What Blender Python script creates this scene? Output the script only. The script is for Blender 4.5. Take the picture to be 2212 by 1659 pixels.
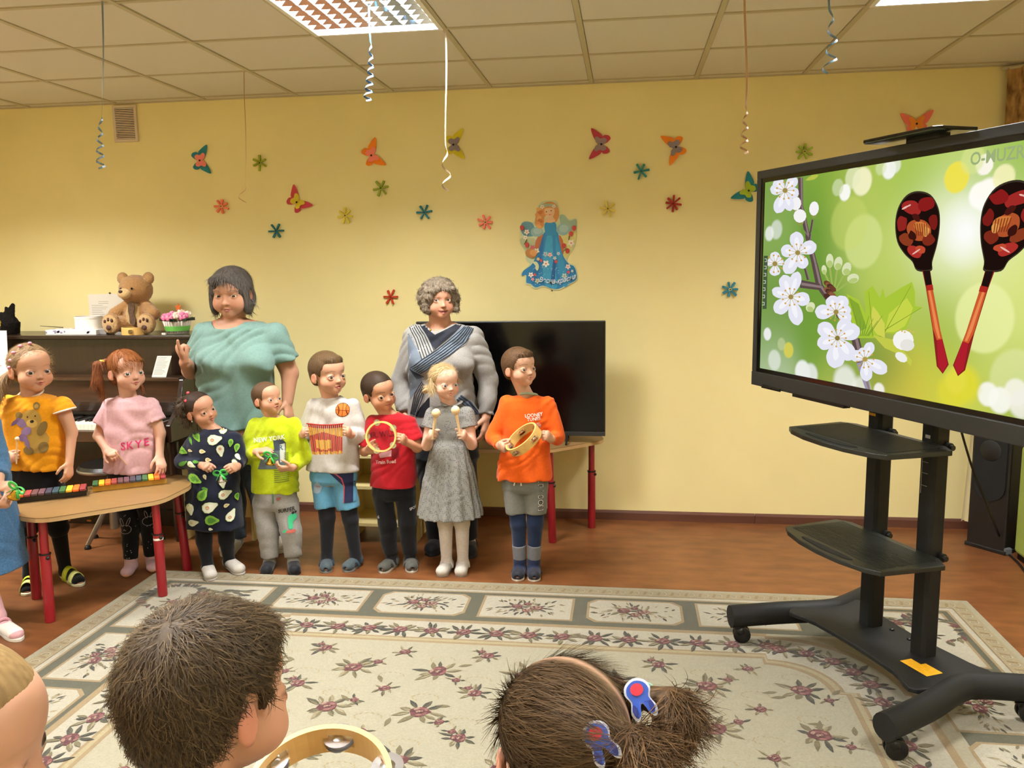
import bpy, bmesh, math, random
import numpy as np
from mathutils import Vector, Matrix
from mathutils.bvhtree import BVHTree

random.seed(7)
RNG = np.random.default_rng(7)
for _o in list(bpy.data.objects):
    bpy.data.objects.remove(_o)
SC = bpy.context.scene
COL = SC.collection
PI = math.pi

# ---------------------------------------------------------------- camera
FPX, YAW, PITCH, ROLL = 1805.0, -0.137, -0.143, -0.0143      # focal length in pixels of the 2212 x 1659 frame
CAM_H, ROOM_H, WALL_Y = 1.598, 2.637, 5.115                    # metres
_f = np.array([math.sin(YAW) * math.cos(PITCH), math.cos(YAW) * math.cos(PITCH), math.sin(PITCH)])
_r0 = np.array([math.cos(YAW), -math.sin(YAW), 0.0])
_u0 = np.cross(_r0, _f)
_r = math.cos(ROLL) * _r0 + math.sin(ROLL) * _u0
_u = -math.sin(ROLL) * _r0 + math.cos(ROLL) * _u0
CAMP = np.array([0.0, 0.0, CAM_H])
cam_data = bpy.data.cameras.new('camera')
cam_data.sensor_width = 36.0
cam_data.lens = FPX / 2212.0 * 36.0
cam_data.clip_start = 0.02
cam = bpy.data.objects.new('camera', cam_data)
COL.objects.link(cam)
cam.matrix_world = Matrix(((_r[0], _u[0], -_f[0], 0.0), (_r[1], _u[1], -_f[1], 0.0), (_r[2], _u[2], -_f[2], CAM_H), (0, 0, 0, 1)))
SC.camera = cam

# ---------------------------------------------------------------- world and exposure
world = bpy.data.worlds.new('world')
SC.world = world
world.use_nodes = True
world.node_tree.nodes['Background'].inputs[0].default_value = (0.75, 0.85, 1.0, 1)
world.node_tree.nodes['Background'].inputs[1].default_value = 0.3
SC.view_settings.view_transform = 'Standard'
SC.view_settings.look = 'None'
SC.view_settings.gamma = 1.0
SC.view_settings.use_curve_mapping = False
SC.view_settings.exposure = 0.0
LAMP_POWER = 108.0            # watts of one ceiling luminaire
SC.cycles.use_denoising = True
SC.cycles.max_bounces = 8
SC.cycles.diffuse_bounces = 5
SC.cycles.sample_clamp_indirect = 6.0


# ---------------------------------------------------------------- from photograph pixels to metres
def ray(x, y):
    return _f + _r * ((x - 1106.0) / FPX) - _u * ((y - 829.5) / FPX)


def onz(x, y, z=0.0):
    d = ray(x, y)
    return CAMP + d * ((z - CAM_H) / d[2])


def ony(x, y, Y=WALL_Y):
    d = ray(x, y)
    return CAMP + d * (Y / d[1])


def onplane(x, y, p0, n):
    d = ray(x, y)
    return CAMP + d * (np.dot(np.asarray(p0) - CAMP, n) / np.dot(d, n))


# ---------------------------------------------------------------- small helpers
def s2l(c):
    return c / 12.92 if c <= 0.04045 else ((c + 0.055) / 1.055) ** 2.4


def lin(c):
    if isinstance(c, str):
        c = c.lstrip('#')
        c = tuple(int(c[i:i + 2], 16) / 255 for i in (0, 2, 4))
        return tuple(s2l(v) for v in c)
    return tuple(c)[:3]


def mat(name, col=None, rough=0.5, metal=0.0, spec=0.5, noise=None, bump=None, emit=0.0, coat=0.0, sss=0.0, sheen=0.0,
        stretch=(1, 1, 1), attr=False, col2=None, trans=0.0):
    """noise = (scale, amount[, detail]); bump = (scale, strength, distance); attr = colour from the 'col' attribute"""
    m = bpy.data.materials.new(name)
    m.use_nodes = True
    nt = m.node_tree
    b = nt.nodes['Principled BSDF']
    N, L = nt.nodes.new, nt.links.new
    b.inputs['Roughness'].default_value = rough
    b.inputs['Metallic'].default_value = metal
    b.inputs['Specular IOR Level'].default_value = spec
    b.inputs['Coat Weight'].default_value = coat
    b.inputs['Transmission Weight'].default_value = trans
    if sheen:
        b.inputs['Sheen Weight'].default_value = sheen
    if sss:
        b.inputs['Subsurface Weight'].default_value = sss
        b.inputs['Subsurface Radius'].default_value = (0.010, 0.004, 0.002)
        b.inputs['Subsurface Scale'].default_value = 0.5
    src = None
    if attr:
        a = N('ShaderNodeAttribute')
        a.attribute_name = 'col'
        src = a.outputs['Color']
    else:
        c = lin(col)
        b.inputs['Base Color'].default_value = (*c, 1)
    coord = None
    if noise or bump:
        tc = N('ShaderNodeTexCoord')
        mp = N('ShaderNodeMapping')
        mp.inputs['Scale'].default_value = stretch
        L(tc.outputs['Object'], mp.inputs['Vector'])
        coord = mp.outputs['Vector']
    if noise:
        t = N('ShaderNodeTexNoise')
        t.inputs['Scale'].default_value = noise[0]
        t.inputs['Detail'].default_value = noise[2] if len(noise) > 2 else 4.0
        L(coord, t.inputs['Vector'])
        mx = N('ShaderNodeMix')
        mx.data_type = 'RGBA'
        if attr:
            mx.blend_type = 'MULTIPLY'
            mx.inputs['Factor'].default_value = 1.0
            rp = N('ShaderNodeMapRange')
            rp.inputs['From Min'].default_value = 0.3
            rp.inputs['From Max'].default_value = 0.7
            rp.inputs['To Min'].default_value = 1.0 - noise[1]
            rp.inputs['To Max'].default_value = 1.0 + noise[1]
            L(t.outputs['Fac'], rp.inputs['Value'])
            L(src, mx.inputs['A'])
            L(rp.outputs['Result'], mx.inputs['B'])
        else:
            rp = N('ShaderNodeMapRange')
            rp.inputs['From Min'].default_value = 0.32
            rp.inputs['From Max'].default_value = 0.68
            L(t.outputs['Fac'], rp.inputs['Value'])
            L(rp.outputs['Result'], mx.inputs['Factor'])
            ca = lin(col)
            cb = lin(col2) if col2 else tuple(min(1, v * (1 + noise[1])) for v in ca)
            if not col2:
                ca = tuple(v * (1 - noise[1]) for v in ca)
            mx.inputs['A'].default_value = (*ca, 1)
            mx.inputs['B'].default_value = (*cb, 1)
        src = mx.outputs['Result']
    if src is not None:
        L(src, b.inputs['Base Color'])
    if emit:
        b.inputs['Emission Strength'].default_value = emit
        if src is not None:
            L(src, b.inputs['Emission Color'])
        else:
            b.inputs['Emission Color'].default_value = (*lin(col), 1)
    if bump:
        t2 = N('ShaderNodeTexNoise')
        t2.inputs['Scale'].default_value = bump[0]
        t2.inputs['Detail'].default_value = 3.0
        L(coord, t2.inputs['Vector'])
        bp = N('ShaderNodeBump')
        bp.inputs['Strength'].default_value = bump[1]
        bp.inputs['Distance'].default_value = bump[2] if len(bump) > 2 else 0.004
        L(t2.outputs['Fac'], bp.inputs['Height'])
        L(bp.outputs['Normal'], b.inputs['Normal'])
    return m


def tag(o, label=None, cat=None, group=None, kind=None):
    if label:
        o['label'] = label
    if cat:
        o['category'] = cat
    if group:
        o['group'] = group
    if kind:
        o['kind'] = kind
    return o


def thing(name, label, cat, loc=(0, 0, 0), group=None, rz=0.0):
    o = bpy.data.objects.new(name, None)
    o.empty_display_size = 0.05
    COL.objects.link(o)
    o.location = loc
    o.rotation_euler = (0, 0, rz)
    return tag(o, label, cat, group)


class MB:
    """collects geometry of one mesh; faces carry an optional colour"""

    def __init__(self):
        self.v, self.f, self.c = [], [], []

    def add(self, verts, faces, col=None):
        n = len(self.v)
        self.v += [tuple(float(q) for q in p) for p in verts]
        self.f += [tuple(i + n for i in f) for f in faces]
        self.c += [col] * len(faces)
        return self

    def box(self, c, s, rz=0.0, col=None, M=None):
        hx, hy, hz = s[0] / 2, s[1] / 2, s[2] / 2
        vs = [(x, y, z) for x in (-hx, hx) for y in (-hy, hy) for z in (-hz, hz)]
        if M is not None:
            vs = [tuple(M @ Vector(p)) for p in vs]
        cr, sr = math.cos(rz), math.sin(rz)
        vs = [(c[0] + x * cr - y * sr, c[1] + x * sr + y * cr, c[2] + z) for x, y, z in vs]
        return self.add(vs, [(0, 1, 3, 2), (4, 6, 7, 5), (0, 4, 5, 1), (2, 3, 7, 6), (0, 2, 6, 4), (1, 5, 7, 3)], col)

    def bx(self, x0, x1, y0, y1, z0, z1, col=None):
        return self.box(((x0 + x1) / 2, (y0 + y1) / 2, (z0 + z1) / 2), (abs(x1 - x0), abs(y1 - y0), abs(z1 - z0)), 0, col)

    def tube(self, pts, r, n=10, col=None, caps=True, flat=None):
        """round tube along pts; r a number or a list; flat=(a,b) squashes the section"""
        P = [np.asarray(p, float) for p in pts]
        R = r if isinstance(r, (list, tuple, np.ndarray)) else [r] * len(P)
        base = len(self.v)
        prev = None
        rings = []
        for i, p in enumerate(P):
            t = P[min(i + 1, len(P) - 1)] - P[max(i - 1, 0)]
            t = t / (np.linalg.norm(t) + 1e-12)
            if prev is None:
                a = np.array([0, 0, 1.0]) if abs(t[2]) < 0.9 else np.array([0, 1.0, 0])
            else:
                a = prev
            a = a - t * np.dot(a, t)
            a = a / (np.linalg.norm(a) + 1e-12)
            prev = a
            b = np.cross(t, a)
            fa, fb = flat if flat else (1, 1)
            for k in range(n):
                w = 2 * PI * k / n
                rings.append(p + R[i] * (math.cos(w) * a * fa + math.sin(w) * b * fb))
        faces = []
        for i in range(len(P) - 1):
            for k in range(n):
                k2 = (k + 1) % n
                faces.append((i * n + k, i * n + k2, (i + 1) * n + k2, (i + 1) * n + k))
        if caps:
            faces.append(tuple(range(n))[::-1])
            faces.append(tuple((len(P) - 1) * n + k for k in range(n)))
        return self.add(rings, faces, col)

    def lathe(self, prof, c=(0, 0, 0), n=24, col=None, M=None):
        """profile of (radius, z) turned about z"""
        vs, faces = [], []
        for (rr, z) in prof:
            for k in range(n):
                w = 2 * PI * k / n
                p = Vector((rr * math.cos(w), rr * math.sin(w), z))
                if M is not None:
                    p = M @ p
                vs.append((p[0] + c[0], p[1] + c[1], p[2] + c[2]))
        for i in range(len(prof) - 1):
            for k in range(n):
                k2 = (k + 1) % n
                faces.append((i * n + k, i * n + k2, (i + 1) * n + k2, (i + 1) * n + k))
        if prof[0][0] > 1e-6:
            faces.append(tuple(range(n))[::-1])
        if prof[-1][0] > 1e-6:
            faces.append(tuple((len(prof) - 1) * n + k for k in range(n)))
        return self.add(vs, faces, col)

    def prism(self, poly, f0, f1, col=None):
        """poly of 2-D points; f0, f1 map (u, v) to the two faces in 3-D"""
        n = len(poly)
        vs = [f0(*p) for p in poly] + [f1(*p) for p in poly]
        faces = [tuple(range(n))[::-1], tuple(range(n, 2 * n))]
        for i in range(n):
            j = (i + 1) % n
            faces.append((i, j, n + j, n + i))
        return self.add(vs, faces, col)

    def ball(self, c, r, n=14, m=9, col=None, M=None):
        r = (r, r, r) if isinstance(r, (int, float)) else r
        vs, faces = [], []
        for i in range(m + 1):
            ph = PI * i / m
            for k in range(n):
                w = 2 * PI * k / n
                p = Vector((r[0] * math.sin(ph) * math.cos(w), r[1] * math.sin(ph) * math.sin(w), r[2] * math.cos(ph)))
                if M is not None:
                    p = M @ p
                vs.append((c[0] + p[0], c[1] + p[1], c[2] + p[2]))
        for i in range(m):
            for k in range(n):
                k2 = (k + 1) % n
                faces.append((i * n + k, (i + 1) * n + k, (i + 1) * n + k2, i * n + k2))
        return self.add(vs, faces, col)

    def build(self, name, material, parent=None, smooth=False, bevel=0.0, seg=2, origin=None, local=False):
        me = bpy.data.meshes.new(name)
        v = self.v
        if origin is not None:
            v = [(p[0] - origin[0], p[1] - origin[1], p[2] - origin[2]) for p in v]
        me.from_pydata(v, [], self.f)
        if any(c is not None for c in self.c):
            at = me.color_attributes.new('col', 'FLOAT_COLOR', 'CORNER')
            buf = np.ones((len(me.loops), 4), np.float32)
            k = 0
            for fc, c in zip(self.f, self.c):
                buf[k:k + len(fc), :3] = c if c is not None else (0.5, 0.5, 0.5)
                k += len(fc)
            at.data.foreach_set('color', buf.ravel())
        me.validate()
        me.update()
        if smooth:
            me.polygons.foreach_set('use_smooth', [True] * len(me.polygons))
            if smooth != 'all':
                try:
                    me.set_sharp_from_angle(angle=math.radians(40))
                except Exception:
                    pass
        o = bpy.data.objects.new(name, me)
        COL.objects.link(o)
        if origin is not None:
            o.location = origin
        if material is not None:
            me.materials.append(material)
        if parent is not None:
            o.parent = parent
            if not local:
                o.matrix_parent_inverse = wm(parent).inverted()
        if bevel:
            md = o.modifiers.new('bevel', 'BEVEL')
            md.width = bevel
            md.segments = seg
            md.limit_method = 'ANGLE'
        return o


def wm(o):
    m = o.matrix_basis.copy()
    return wm(o.parent) @ o.matrix_parent_inverse @ m if o.parent else m


def clone(o, name=None, parent=None, loc=None, rot=None, scale=None):
    c = o.copy()
    if name:
        c.name = name
    COL.objects.link(c)
    c.parent = parent
    if loc is not None:
        c.location = loc
    if rot is not None:
        c.rotation_euler = rot
    if scale is not None:
        c.scale = scale
    return c


def text_polys(s, size=1.0, bold=0.0, italic=0.0, extrude=0.0):
    """mesh data (verts, faces) of flat lettering, centred"""
    cu = bpy.data.curves.new('lettering', 'FONT')
    cu.body = s
    cu.size = size
    cu.offset = bold
    cu.shear = italic
    cu.align_x = 'CENTER'
    cu.align_y = 'CENTER'
    cu.resolution_u = 3
    ob = bpy.data.objects.new('lettering', cu)
    COL.objects.link(ob)
    dg = bpy.context.evaluated_depsgraph_get()
    me = bpy.data.meshes.new_from_object(ob.evaluated_get(dg))
    vs = [tuple(v.co) for v in me.vertices]
    fs = [tuple(p.vertices) for p in me.polygons]
    bpy.data.objects.remove(ob)
    bpy.data.curves.remove(cu)
    bpy.data.meshes.remove(me)
    return vs, fs


def smoothpoly(pts, n=6, closed=True):
    """Catmull-Rom through the points"""
    P = [np.asarray(p, float) for p in pts]
    out = []
    N_ = len(P)
    rng = range(N_) if closed else range(N_ - 1)
    for i in rng:
        if closed:
            p0, p1, p2, p3 = P[i - 1], P[i], P[(i + 1) % N_], P[(i + 2) % N_]
        else:
            p0, p1, p2, p3 = P[max(i - 1, 0)], P[i], P[i + 1], P[min(i + 2, N_ - 1)]
        for k in range(n):
            t = k / n
            out.append(0.5 * ((2 * p1) + (-p0 + p2) * t + (2 * p0 - 5 * p1 + 4 * p2 - p3) * t * t + (-p0 + 3 * p1 - 3 * p2 + p3) * t ** 3))
    if not closed:
        out.append(P[-1])
    return out


def blob(cx, cy, rx, ry, rot=0.0, n=12, jit=0.0, rng=random):
    out = []
    for k in range(n):
        w = 2 * PI * k / n
        j = 1 + jit * (rng.random() * 2 - 1)
        x, y = rx * math.cos(w) * j, ry * math.sin(w) * j
        out.append((cx + x * math.cos(rot) - y * math.sin(rot), cy + x * math.sin(rot) + y * math.cos(rot)))
    return out


def leafpoly(cx, cy, L, W, rot):
    pts = [(0, 0), (0.25 * L, 0.42 * W), (0.55 * L, 0.5 * W), (0.85 * L, 0.2 * W), (L, 0), (0.8 * L, -0.25 * W), (0.5 * L, -0.5 * W), (0.2 * L, -0.36 * W)]
    c, s = math.cos(rot), math.sin(rot)
    return [(cx + x * c - y * s, cy + x * s + y * c) for x, y in pts]
# ================================================================ the room
XL, XR, YB = -4.7, 2.60, -2.6          # left wall, right wall, wall behind the camera

M_WALL = mat('wall_paint', '#efe2a6', rough=0.75, spec=0.25, noise=(2.2, 0.03), bump=(160, 0.12, 0.002))
M_FLOOR = mat('linoleum', '#5f371b', rough=0.42, spec=0.4, noise=(9.0, 0.0, 9.0), col2='#784a28', stretch=(0.6, 1.6, 1), bump=(300, 0.05, 0.001))
M_BASE = mat('baseboard_wood', '#5a3628', rough=0.45, noise=(9, 0.12), stretch=(0.3, 4, 4))
M_TILE = mat('ceiling_tile_board', '#d8d3c6', rough=0.9, spec=0.1, noise=(260, 0.035, 2), bump=(220, 0.25, 0.002))
M_RAIL = mat('ceiling_rail_metal', '#bdb497', rough=0.5, spec=0.3)
M_VOID = mat('ceiling_void', '#6a6358', rough=0.9)


def struct(name, mb, m, parent=None, label=None, bevel=0.0):
    o = mb.build(name, m, parent, bevel=bevel)
    if parent is None:
        o['kind'] = 'structure'
        if label:
            o['label'] = label
    return o


floor = struct('floor', MB().bx(XL - .1, XR + .1, YB - .1, WALL_Y + .1, -.08, 0), M_FLOOR, label='orange brown mottled linoleum floor')
struct('wall_back', MB().bx(XL - .1, XR + .1, WALL_Y, WALL_Y + .12, 0, 2.9), M_WALL, label='yellow painted wall behind the children')
struct('wall_left', MB().bx(XL - .12, XL, YB, WALL_Y, 0, 2.9), M_WALL, label='yellow painted wall left of the piano')
struct('wall_right', MB().bx(XR, XR + .12, YB, WALL_Y, 0, 2.9), M_WALL, label='yellow painted wall behind the curtain')
struct('wall_front', MB().bx(XL - .1, XR + .1, YB - .12, YB, 0, 2.9), M_WALL, label='yellow painted wall behind the audience')
# skirting: two lengths on the back wall with a joint, one on the right wall
bb = bpy.data.objects.new('baseboard_back', None)
COL.objects.link(bb)
tag(bb, 'reddish brown wooden baseboard along the yellow wall', kind='structure')
xj = float(ony(1629, 1122)[0])
for (a, b_) in ((XL, -1.4), (-1.398, xj), (xj + .004, XR)):
    MB().prism([(0, 0), (.014, 0), (.014, .045), (.009, .058), (0, .060)], lambda u, v, a=a: (a, WALL_Y - u, v), lambda u, v, b_=b_: (b_, WALL_Y - u, v)).build('baseboard_length', M_BASE, bb)
struct('baseboard_right', MB().prism([(0, 0), (.014, 0), (.014, .045), (.009, .058), (0, .060)], lambda u, v: (XR - u, YB, v), lambda u, v: (XR - u, WALL_Y - .015, v)), M_BASE)
struct('baseboard_left', MB().bx(XL, XL + .014, YB, WALL_Y, 0, .06), M_BASE)

# ---------------------------------------------------------------- suspended ceiling of 0.6 m tiles
ceil = struct('ceiling', MB().bx(XL - .1, XR + .1, YB - .1, WALL_Y + .1, ROOM_H + .16, ROOM_H + .2), M_VOID, label='suspended ceiling of square mineral tiles in metal rails')
GX0, GY0 = -0.81, 3.835
cols = [GX0 + .6 * k for k in range(-8, 8) if XL - .6 < GX0 + .6 * k < XR]
rows = [GY0 + .6 * k for k in range(-14, 4) if YB - .6 < GY0 + .6 * k < WALL_Y]
LUM = [(x, y) for x in (-3.51, -1.11, 1.29) for y in (3.535, 1.135, -1.265)]      # luminaire centres
tile_me = {}


def tile_mesh(w, d):
    key = (round(w, 3), round(d, 3))
    if key not in tile_me:
        mb = MB().box((0, 0, .0075), (w - .026, d - .026, .015))
        o = mb.build('ceiling_tile', M_TILE, ceil, local=True, bevel=.003, seg=1)
        tile_me[key] = o
        return o, True
    return tile_me[key], False


xs_ = [XL] + [c for c in cols if c > XL + .02] + [XR]
ys_ = [YB] + [r_ for r_ in rows if r_ > YB + .02] + [WALL_Y]
for i in range(len(xs_) - 1):
    for j in range(len(ys_) - 1):
        cx, cy = (xs_[i] + xs_[i + 1]) / 2, (ys_[j] + ys_[j + 1]) / 2
        w, d = xs_[i + 1] - xs_[i], ys_[j + 1] - ys_[j]
        if any(abs(cx - lx) < .1 and abs(cy - ly) < .1 for lx, ly in LUM):
            continue
        if w < .03 or d < .03:
            continue
        o, new = tile_mesh(w, d)
        if not new:
            o = clone(o, 'ceiling_tile', ceil)
        o.location = (cx, cy, ROOM_H + .002 + random.uniform(0, .0015))
        o.rotation_euler = (random.uniform(-.002, .002), random.uniform(-.002, .002), 0)
for c in cols:
    if c > XL + .02:
        MB().bx(c - .012, c + .012, YB, WALL_Y, ROOM_H - .002, ROOM_H + .03).build('ceiling_rail', M_RAIL, ceil)
for r_ in rows:
    if r_ > YB + .02:
        for i in range(len(xs_) - 1):
            MB().bx(xs_[i] + .013, xs_[i + 1] - .013, r_ - .011, r_ + .011, ROOM_H - .001, ROOM_H + .028).build('cross_rail', M_RAIL, ceil)
struct('trim_1', MB().bx(XL, XR, WALL_Y - .02, WALL_Y, ROOM_H - .004, ROOM_H + .02), M_RAIL, label='thin metal edge trim where ceiling meets back wall')
struct('trim_2', MB().bx(XR - .02, XR, YB, WALL_Y - .02, ROOM_H - .004, ROOM_H + .02), M_RAIL)

# ---------------------------------------------------------------- ceiling luminaires with mirror louvres
M_LFRAME = mat('luminaire_frame', '#e9e9e4', rough=0.4)
M_LOUVRE = mat('louvre_mirror', '#dfe2e6', rough=0.1, metal=1.0)
M_LOUVRE2 = mat('louvre_dark', '#101214', rough=.5, spec=.15)
M_LTUBE = mat('lit_tube', '#f4f8ff', emit=25.0)
LUM_LABEL = {(-1.11, 3.535): 'lit square ceiling light above the women, its mirrored louvre showing', (1.29, 3.535): 'lit square ceiling light above the large standing screen'}
lum_proto = None
for n_, (lx, ly) in enumerate(sorted(LUM, key=lambda q: (q not in LUM_LABEL, q))):
    where = {(-3.51, 3.535): 'above the piano', (-3.51, 1.135): 'left above the audience', (-1.11, 1.135): 'straight above the photographed audience', (1.29, 1.135): 'right above the audience',
             (-3.51, -1.265): 'in the rear left of the room', (-1.11, -1.265): 'in the rear middle of the room', (1.29, -1.265): 'in the rear right of the room'}
    lab = LUM_LABEL.get((lx, ly), 'square louvred ceiling light ' + where.get((lx, ly), ''))
    t = thing('ceiling_light', lab, 'ceiling light', (lx, ly, ROOM_H), 'louvred ceiling lights')
    if lum_proto is None:
        fr = MB()
        for sx in (-1, 1):
            fr.bx(sx * .297, sx * .277, -.297, .297, -.006, .09)
            fr.bx(-.277, .277, sx * .297, sx * .277, -.006, .09)
        fr.bx(-.297, .297, -.297, .297, .088, .094)
        parts = [fr.build('frame', M_LFRAME, t, local=True)]
        step = .554 / 8
        for k in range(1, 8):
            q = -.277 + step * k
            # V-shaped mirror blades, thin below and wide above
            mbx = MB().prism([(-.0012, 0), (.0012, 0), (.0012, .028), (-.0012, .028)][::-1], lambda u, v, q=q: (q + u, -.277, v), lambda u, v, q=q: (q + u, .277, v))
            parts.append(mbx.build('louvre_blade', M_LOUVRE, t, local=True))
            mby = MB()          # cross blade: in every cell a mirror facet leans out at the top
            for c_ in range(8):
                xa, xb = -.277 + step * c_ + .002, -.277 + step * (c_ + 1) - .002
                xm = (xa + xb) / 2
                for sg in (-1, 1):
                    v_ = [(xa, q + sg * .001, 0), (xb, q + sg * .001, 0), (xb, q + sg * .001, .028), (xm, q + sg * .014, .028), (xa, q + sg * .001, .028)]
                    fs_l = [(0, 1, 3), (1, 2, 3), (0, 3, 4), (2, 4, 3)]
                    mby.add(v_, fs_l if sg < 0 else [f_[::-1] for f_ in fs_l])
            parts.append(mby.build('louvre_blade', M_LOUVRE, t, local=True))
        for k in range(4):
            q = -.277 + .554 / 8 * (2 * k + 1)
            parts.append(MB().tube([(-.27, q, .07), (.27, q, .07)], .008, 8).build('lamp_tube', M_LTUBE, t, local=True, smooth=True))
        lum_proto = parts
    else:
        for p in lum_proto:
            clone(p, p.name.split('.')[0], t)
    ld = bpy.data.lights.new('louvre_light', 'AREA')
    ld.shape = 'SQUARE'
    ld.size = .54
    ld.energy = LAMP_POWER * {-3.51: 1.36, -1.11: 1.15, 1.29: .90}[lx]
    ld.spread = math.radians(168)
    ld.color = (1.0, 0.98, 0.95)
    lo = bpy.data.objects.new('louvre_light', ld)
    COL.objects.link(lo)
    lo.parent = t
    lo.location = (0, 0, .036)

# ---------------------------------------------------------------- curtain along the right wall
M_CURT = mat('curtain_print', '#6e4820', rough=0.8, noise=(26, 0, 2), col2='#c29a5a', stretch=(1, 1.4, .55), sheen=.2)
M_NET = mat('curtain_net', '#e9dcae', rough=0.8, spec=.2)


def curtain_mesh(p0, p1, amp, z0, z1, waves, seed=0, flare=0.0):
    mb = MB()
    n = int(waves * 14)
    p0, p1 = np.array(p0), np.array(p1)
    d = (p1 - p0) / np.linalg.norm(p1 - p0)
    nn = np.array([-d[1], d[0]])
    vs, fs = [], []
    for side in (0, 1):
        for iz in range(9):
            z = z0 + (z1 - z0) * iz / 8
            for i in range(n + 1):
                t_ = i / n
                k = 1 - .25 * iz / 8
                q = p0 + (p1 - p0) * t_ - d * flare * (1 - iz / 8) ** 2 * (1 - t_) + nn * (amp * k * math.sin(2 * PI * waves * t_ + .6 * math.sin(iz * .5 + seed)) + .004 * side)
                vs.append((q[0], q[1], z))
    W = n + 1
    for side in (0, 1):
        o_ = side * 9 * W
        for iz in range(8):
            for i in range(n):
                q = (o_ + iz * W + i, o_ + iz * W + i + 1, o_ + (iz + 1) * W + i + 1, o_ + (iz + 1) * W + i)
                fs.append(q if side else q[::-1])
    return mb.add(vs, fs)


ct = thing('curtain', 'gold brown printed curtain over a pale net, hanging in the right corner', 'curtain', (2.2, 4.98, 0))
curtain_mesh((2.055, 5.075), (2.52, 4.80), .022, 1.25, ROOM_H - .02, 5).build('printed_curtain', M_CURT, ct, smooth='all')
curtain_mesh((2.00, 5.085), (2.50, 4.92), .016, .05, 1.27, 6, 1.0, .03).build('net_curtain', M_NET, ct, smooth='all')
MB().tube([(2.03, 5.095, ROOM_H - .02), (2.54, 4.80, ROOM_H - .02)], .010, 8).build('curtain_rail', M_RAIL, ct)
# ================================================================ the rug
RX0, RX1, RY1, RY0 = -2.46, 1.585, 3.972, -1.9
M_RUG = mat('rug_pile', attr=True, rough=0.95, spec=0.1, noise=(140, 0.10, 3), bump=(420, 0.6, 0.004), sheen=0.3)
C_CREAM, C_IVORY, C_BEIGE, C_GREEN = lin('#d6ccab'), lin('#e8e0c6'), lin('#c3a777'), lin('#66654a')
C_TAN, C_BURG, C_ROSE, C_DARK, C_KHAKI, C_OLIVE = lin('#a98d62'), lin('#7c2c34'), lin('#b67a70'), lin('#403f34'), lin('#94865c'), lin('#615b3e')
PILE = .36            # how light the wool is
rug = thing('rug', 'large cream rug with olive border, beige lines and burgundy roses', 'rug', (-.44, 2.0, 0))
MB().bx(RX0, RX1, RY0, RY1, 0.0005, .009, tuple(v * PILE for v in C_CREAM)).build('rug_base', M_RUG, rug, bevel=.003)
pat = MB()
LZ = .0095


def pz(layer):
    return LZ + .0004 * layer


def pp(poly, col, layer):
    a = 0.0
    for i in range(len(poly)):
        x0, y0 = poly[i][:2]
        x1, y1 = poly[(i + 1) % len(poly)][:2]
        a += x0 * y1 - x1 * y0
    poly = poly if a > 0 else poly[::-1]
    pat.add([(p[0], p[1], pz(layer)) for p in poly], [tuple(range(len(poly)))], tuple(v * PILE for v in col))


def rr(x0, x1, y0, y1, col, layer):
    pp([(x0, y0), (x1, y0), (x1, y1), (x0, y1)], col, layer)


def ringband(d0, d1, col, layer):
    """band between two inset rectangles"""
    a0, a1, b0, b1 = RX0 + d0, RX1 - d0, RY0 + d0, RY1 - d0
    c0, c1, e0, e1 = RX0 + d1, RX1 - d1, RY0 + d1, RY1 - d1
    rr(a0, a1, e1, b1, col, layer)
    rr(a0, a1, b0, e0, col, layer)
    rr(a0, c0, e0, e1, col, layer)
    rr(c1, a1, e0, e1, col, layer)


def field_outline(xa, xb, ya, yb, R, notch):
    """rectangle with rounded corners that step in before the arc"""
    pts = []
    for cx, cy, w0 in ((xb - R, yb - R, 0), (xa + R, yb - R, PI / 2), (xa + R, ya + R, PI), (xb - R, ya + R, 3 * PI / 2)):
        w1 = w0 + PI / 2
        r_ = R - notch
        ex, ey = math.cos(w0), math.sin(w0)
        fx, fy = math.cos(w1), math.sin(w1)
        pts.append((cx + R * ex - 0.0 * fx, cy + R * ey))
        for k in range(11):
            w = w0 + (w1 - w0) * k / 10
            pts.append((cx + r_ * math.cos(w), cy + r_ * math.sin(w)))
        pts.append((cx + R * fx, cy + R * fy))
    return pts


rg = random.Random(3)
ringband(.004, .028, lin('#d2c7a2'), 0)
ringband(.030, .098, lin('#cdb98c'), 0)
ringband(.098, .104, C_TAN, 1)
ringband(.104, .128, C_IVORY, 0)
ringband(.128, .140, C_BEIGE, 1)
ringband(.140, .46, C_GREEN, 0)


def lr(d0, d1, col, layer):
    ringband(d0, d1, col, layer)


# rose band, its beige edges and the field, all with rounded corners
FX0, FX1, FY0, FY1 = RX0 + .46, RX1 - .515, RY0 + .46, RY1 - .46
pp(field_outline(FX0, FX1, FY0, FY1, .47, .02), C_BEIGE, 1)
pp(field_outline(FX0 + .03, FX1 - .03, FY0 + .03, FY1 - .03, .45, .02), C_IVORY, 2)
pp(field_outline(FX0 + .19, FX1 - .21, FY0 + .19, FY1 - .19, .29, .05), C_BEIGE, 3)
pp(field_outline(FX0 + .203, FX1 - .223, FY0 + .203, FY1 - .203, .28, .05), lin('#dccb9a'), 4)
pp(field_outline(FX0 + .222, FX1 - .242, FY0 + .222, FY1 - .222, .27, .05), C_BEIGE, 5)
pp(field_outline(FX0 + .240, FX1 - .262, FY0 + .240, FY1 - .240, .26, .05), lin('#dcd4b4'), 6)


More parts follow.
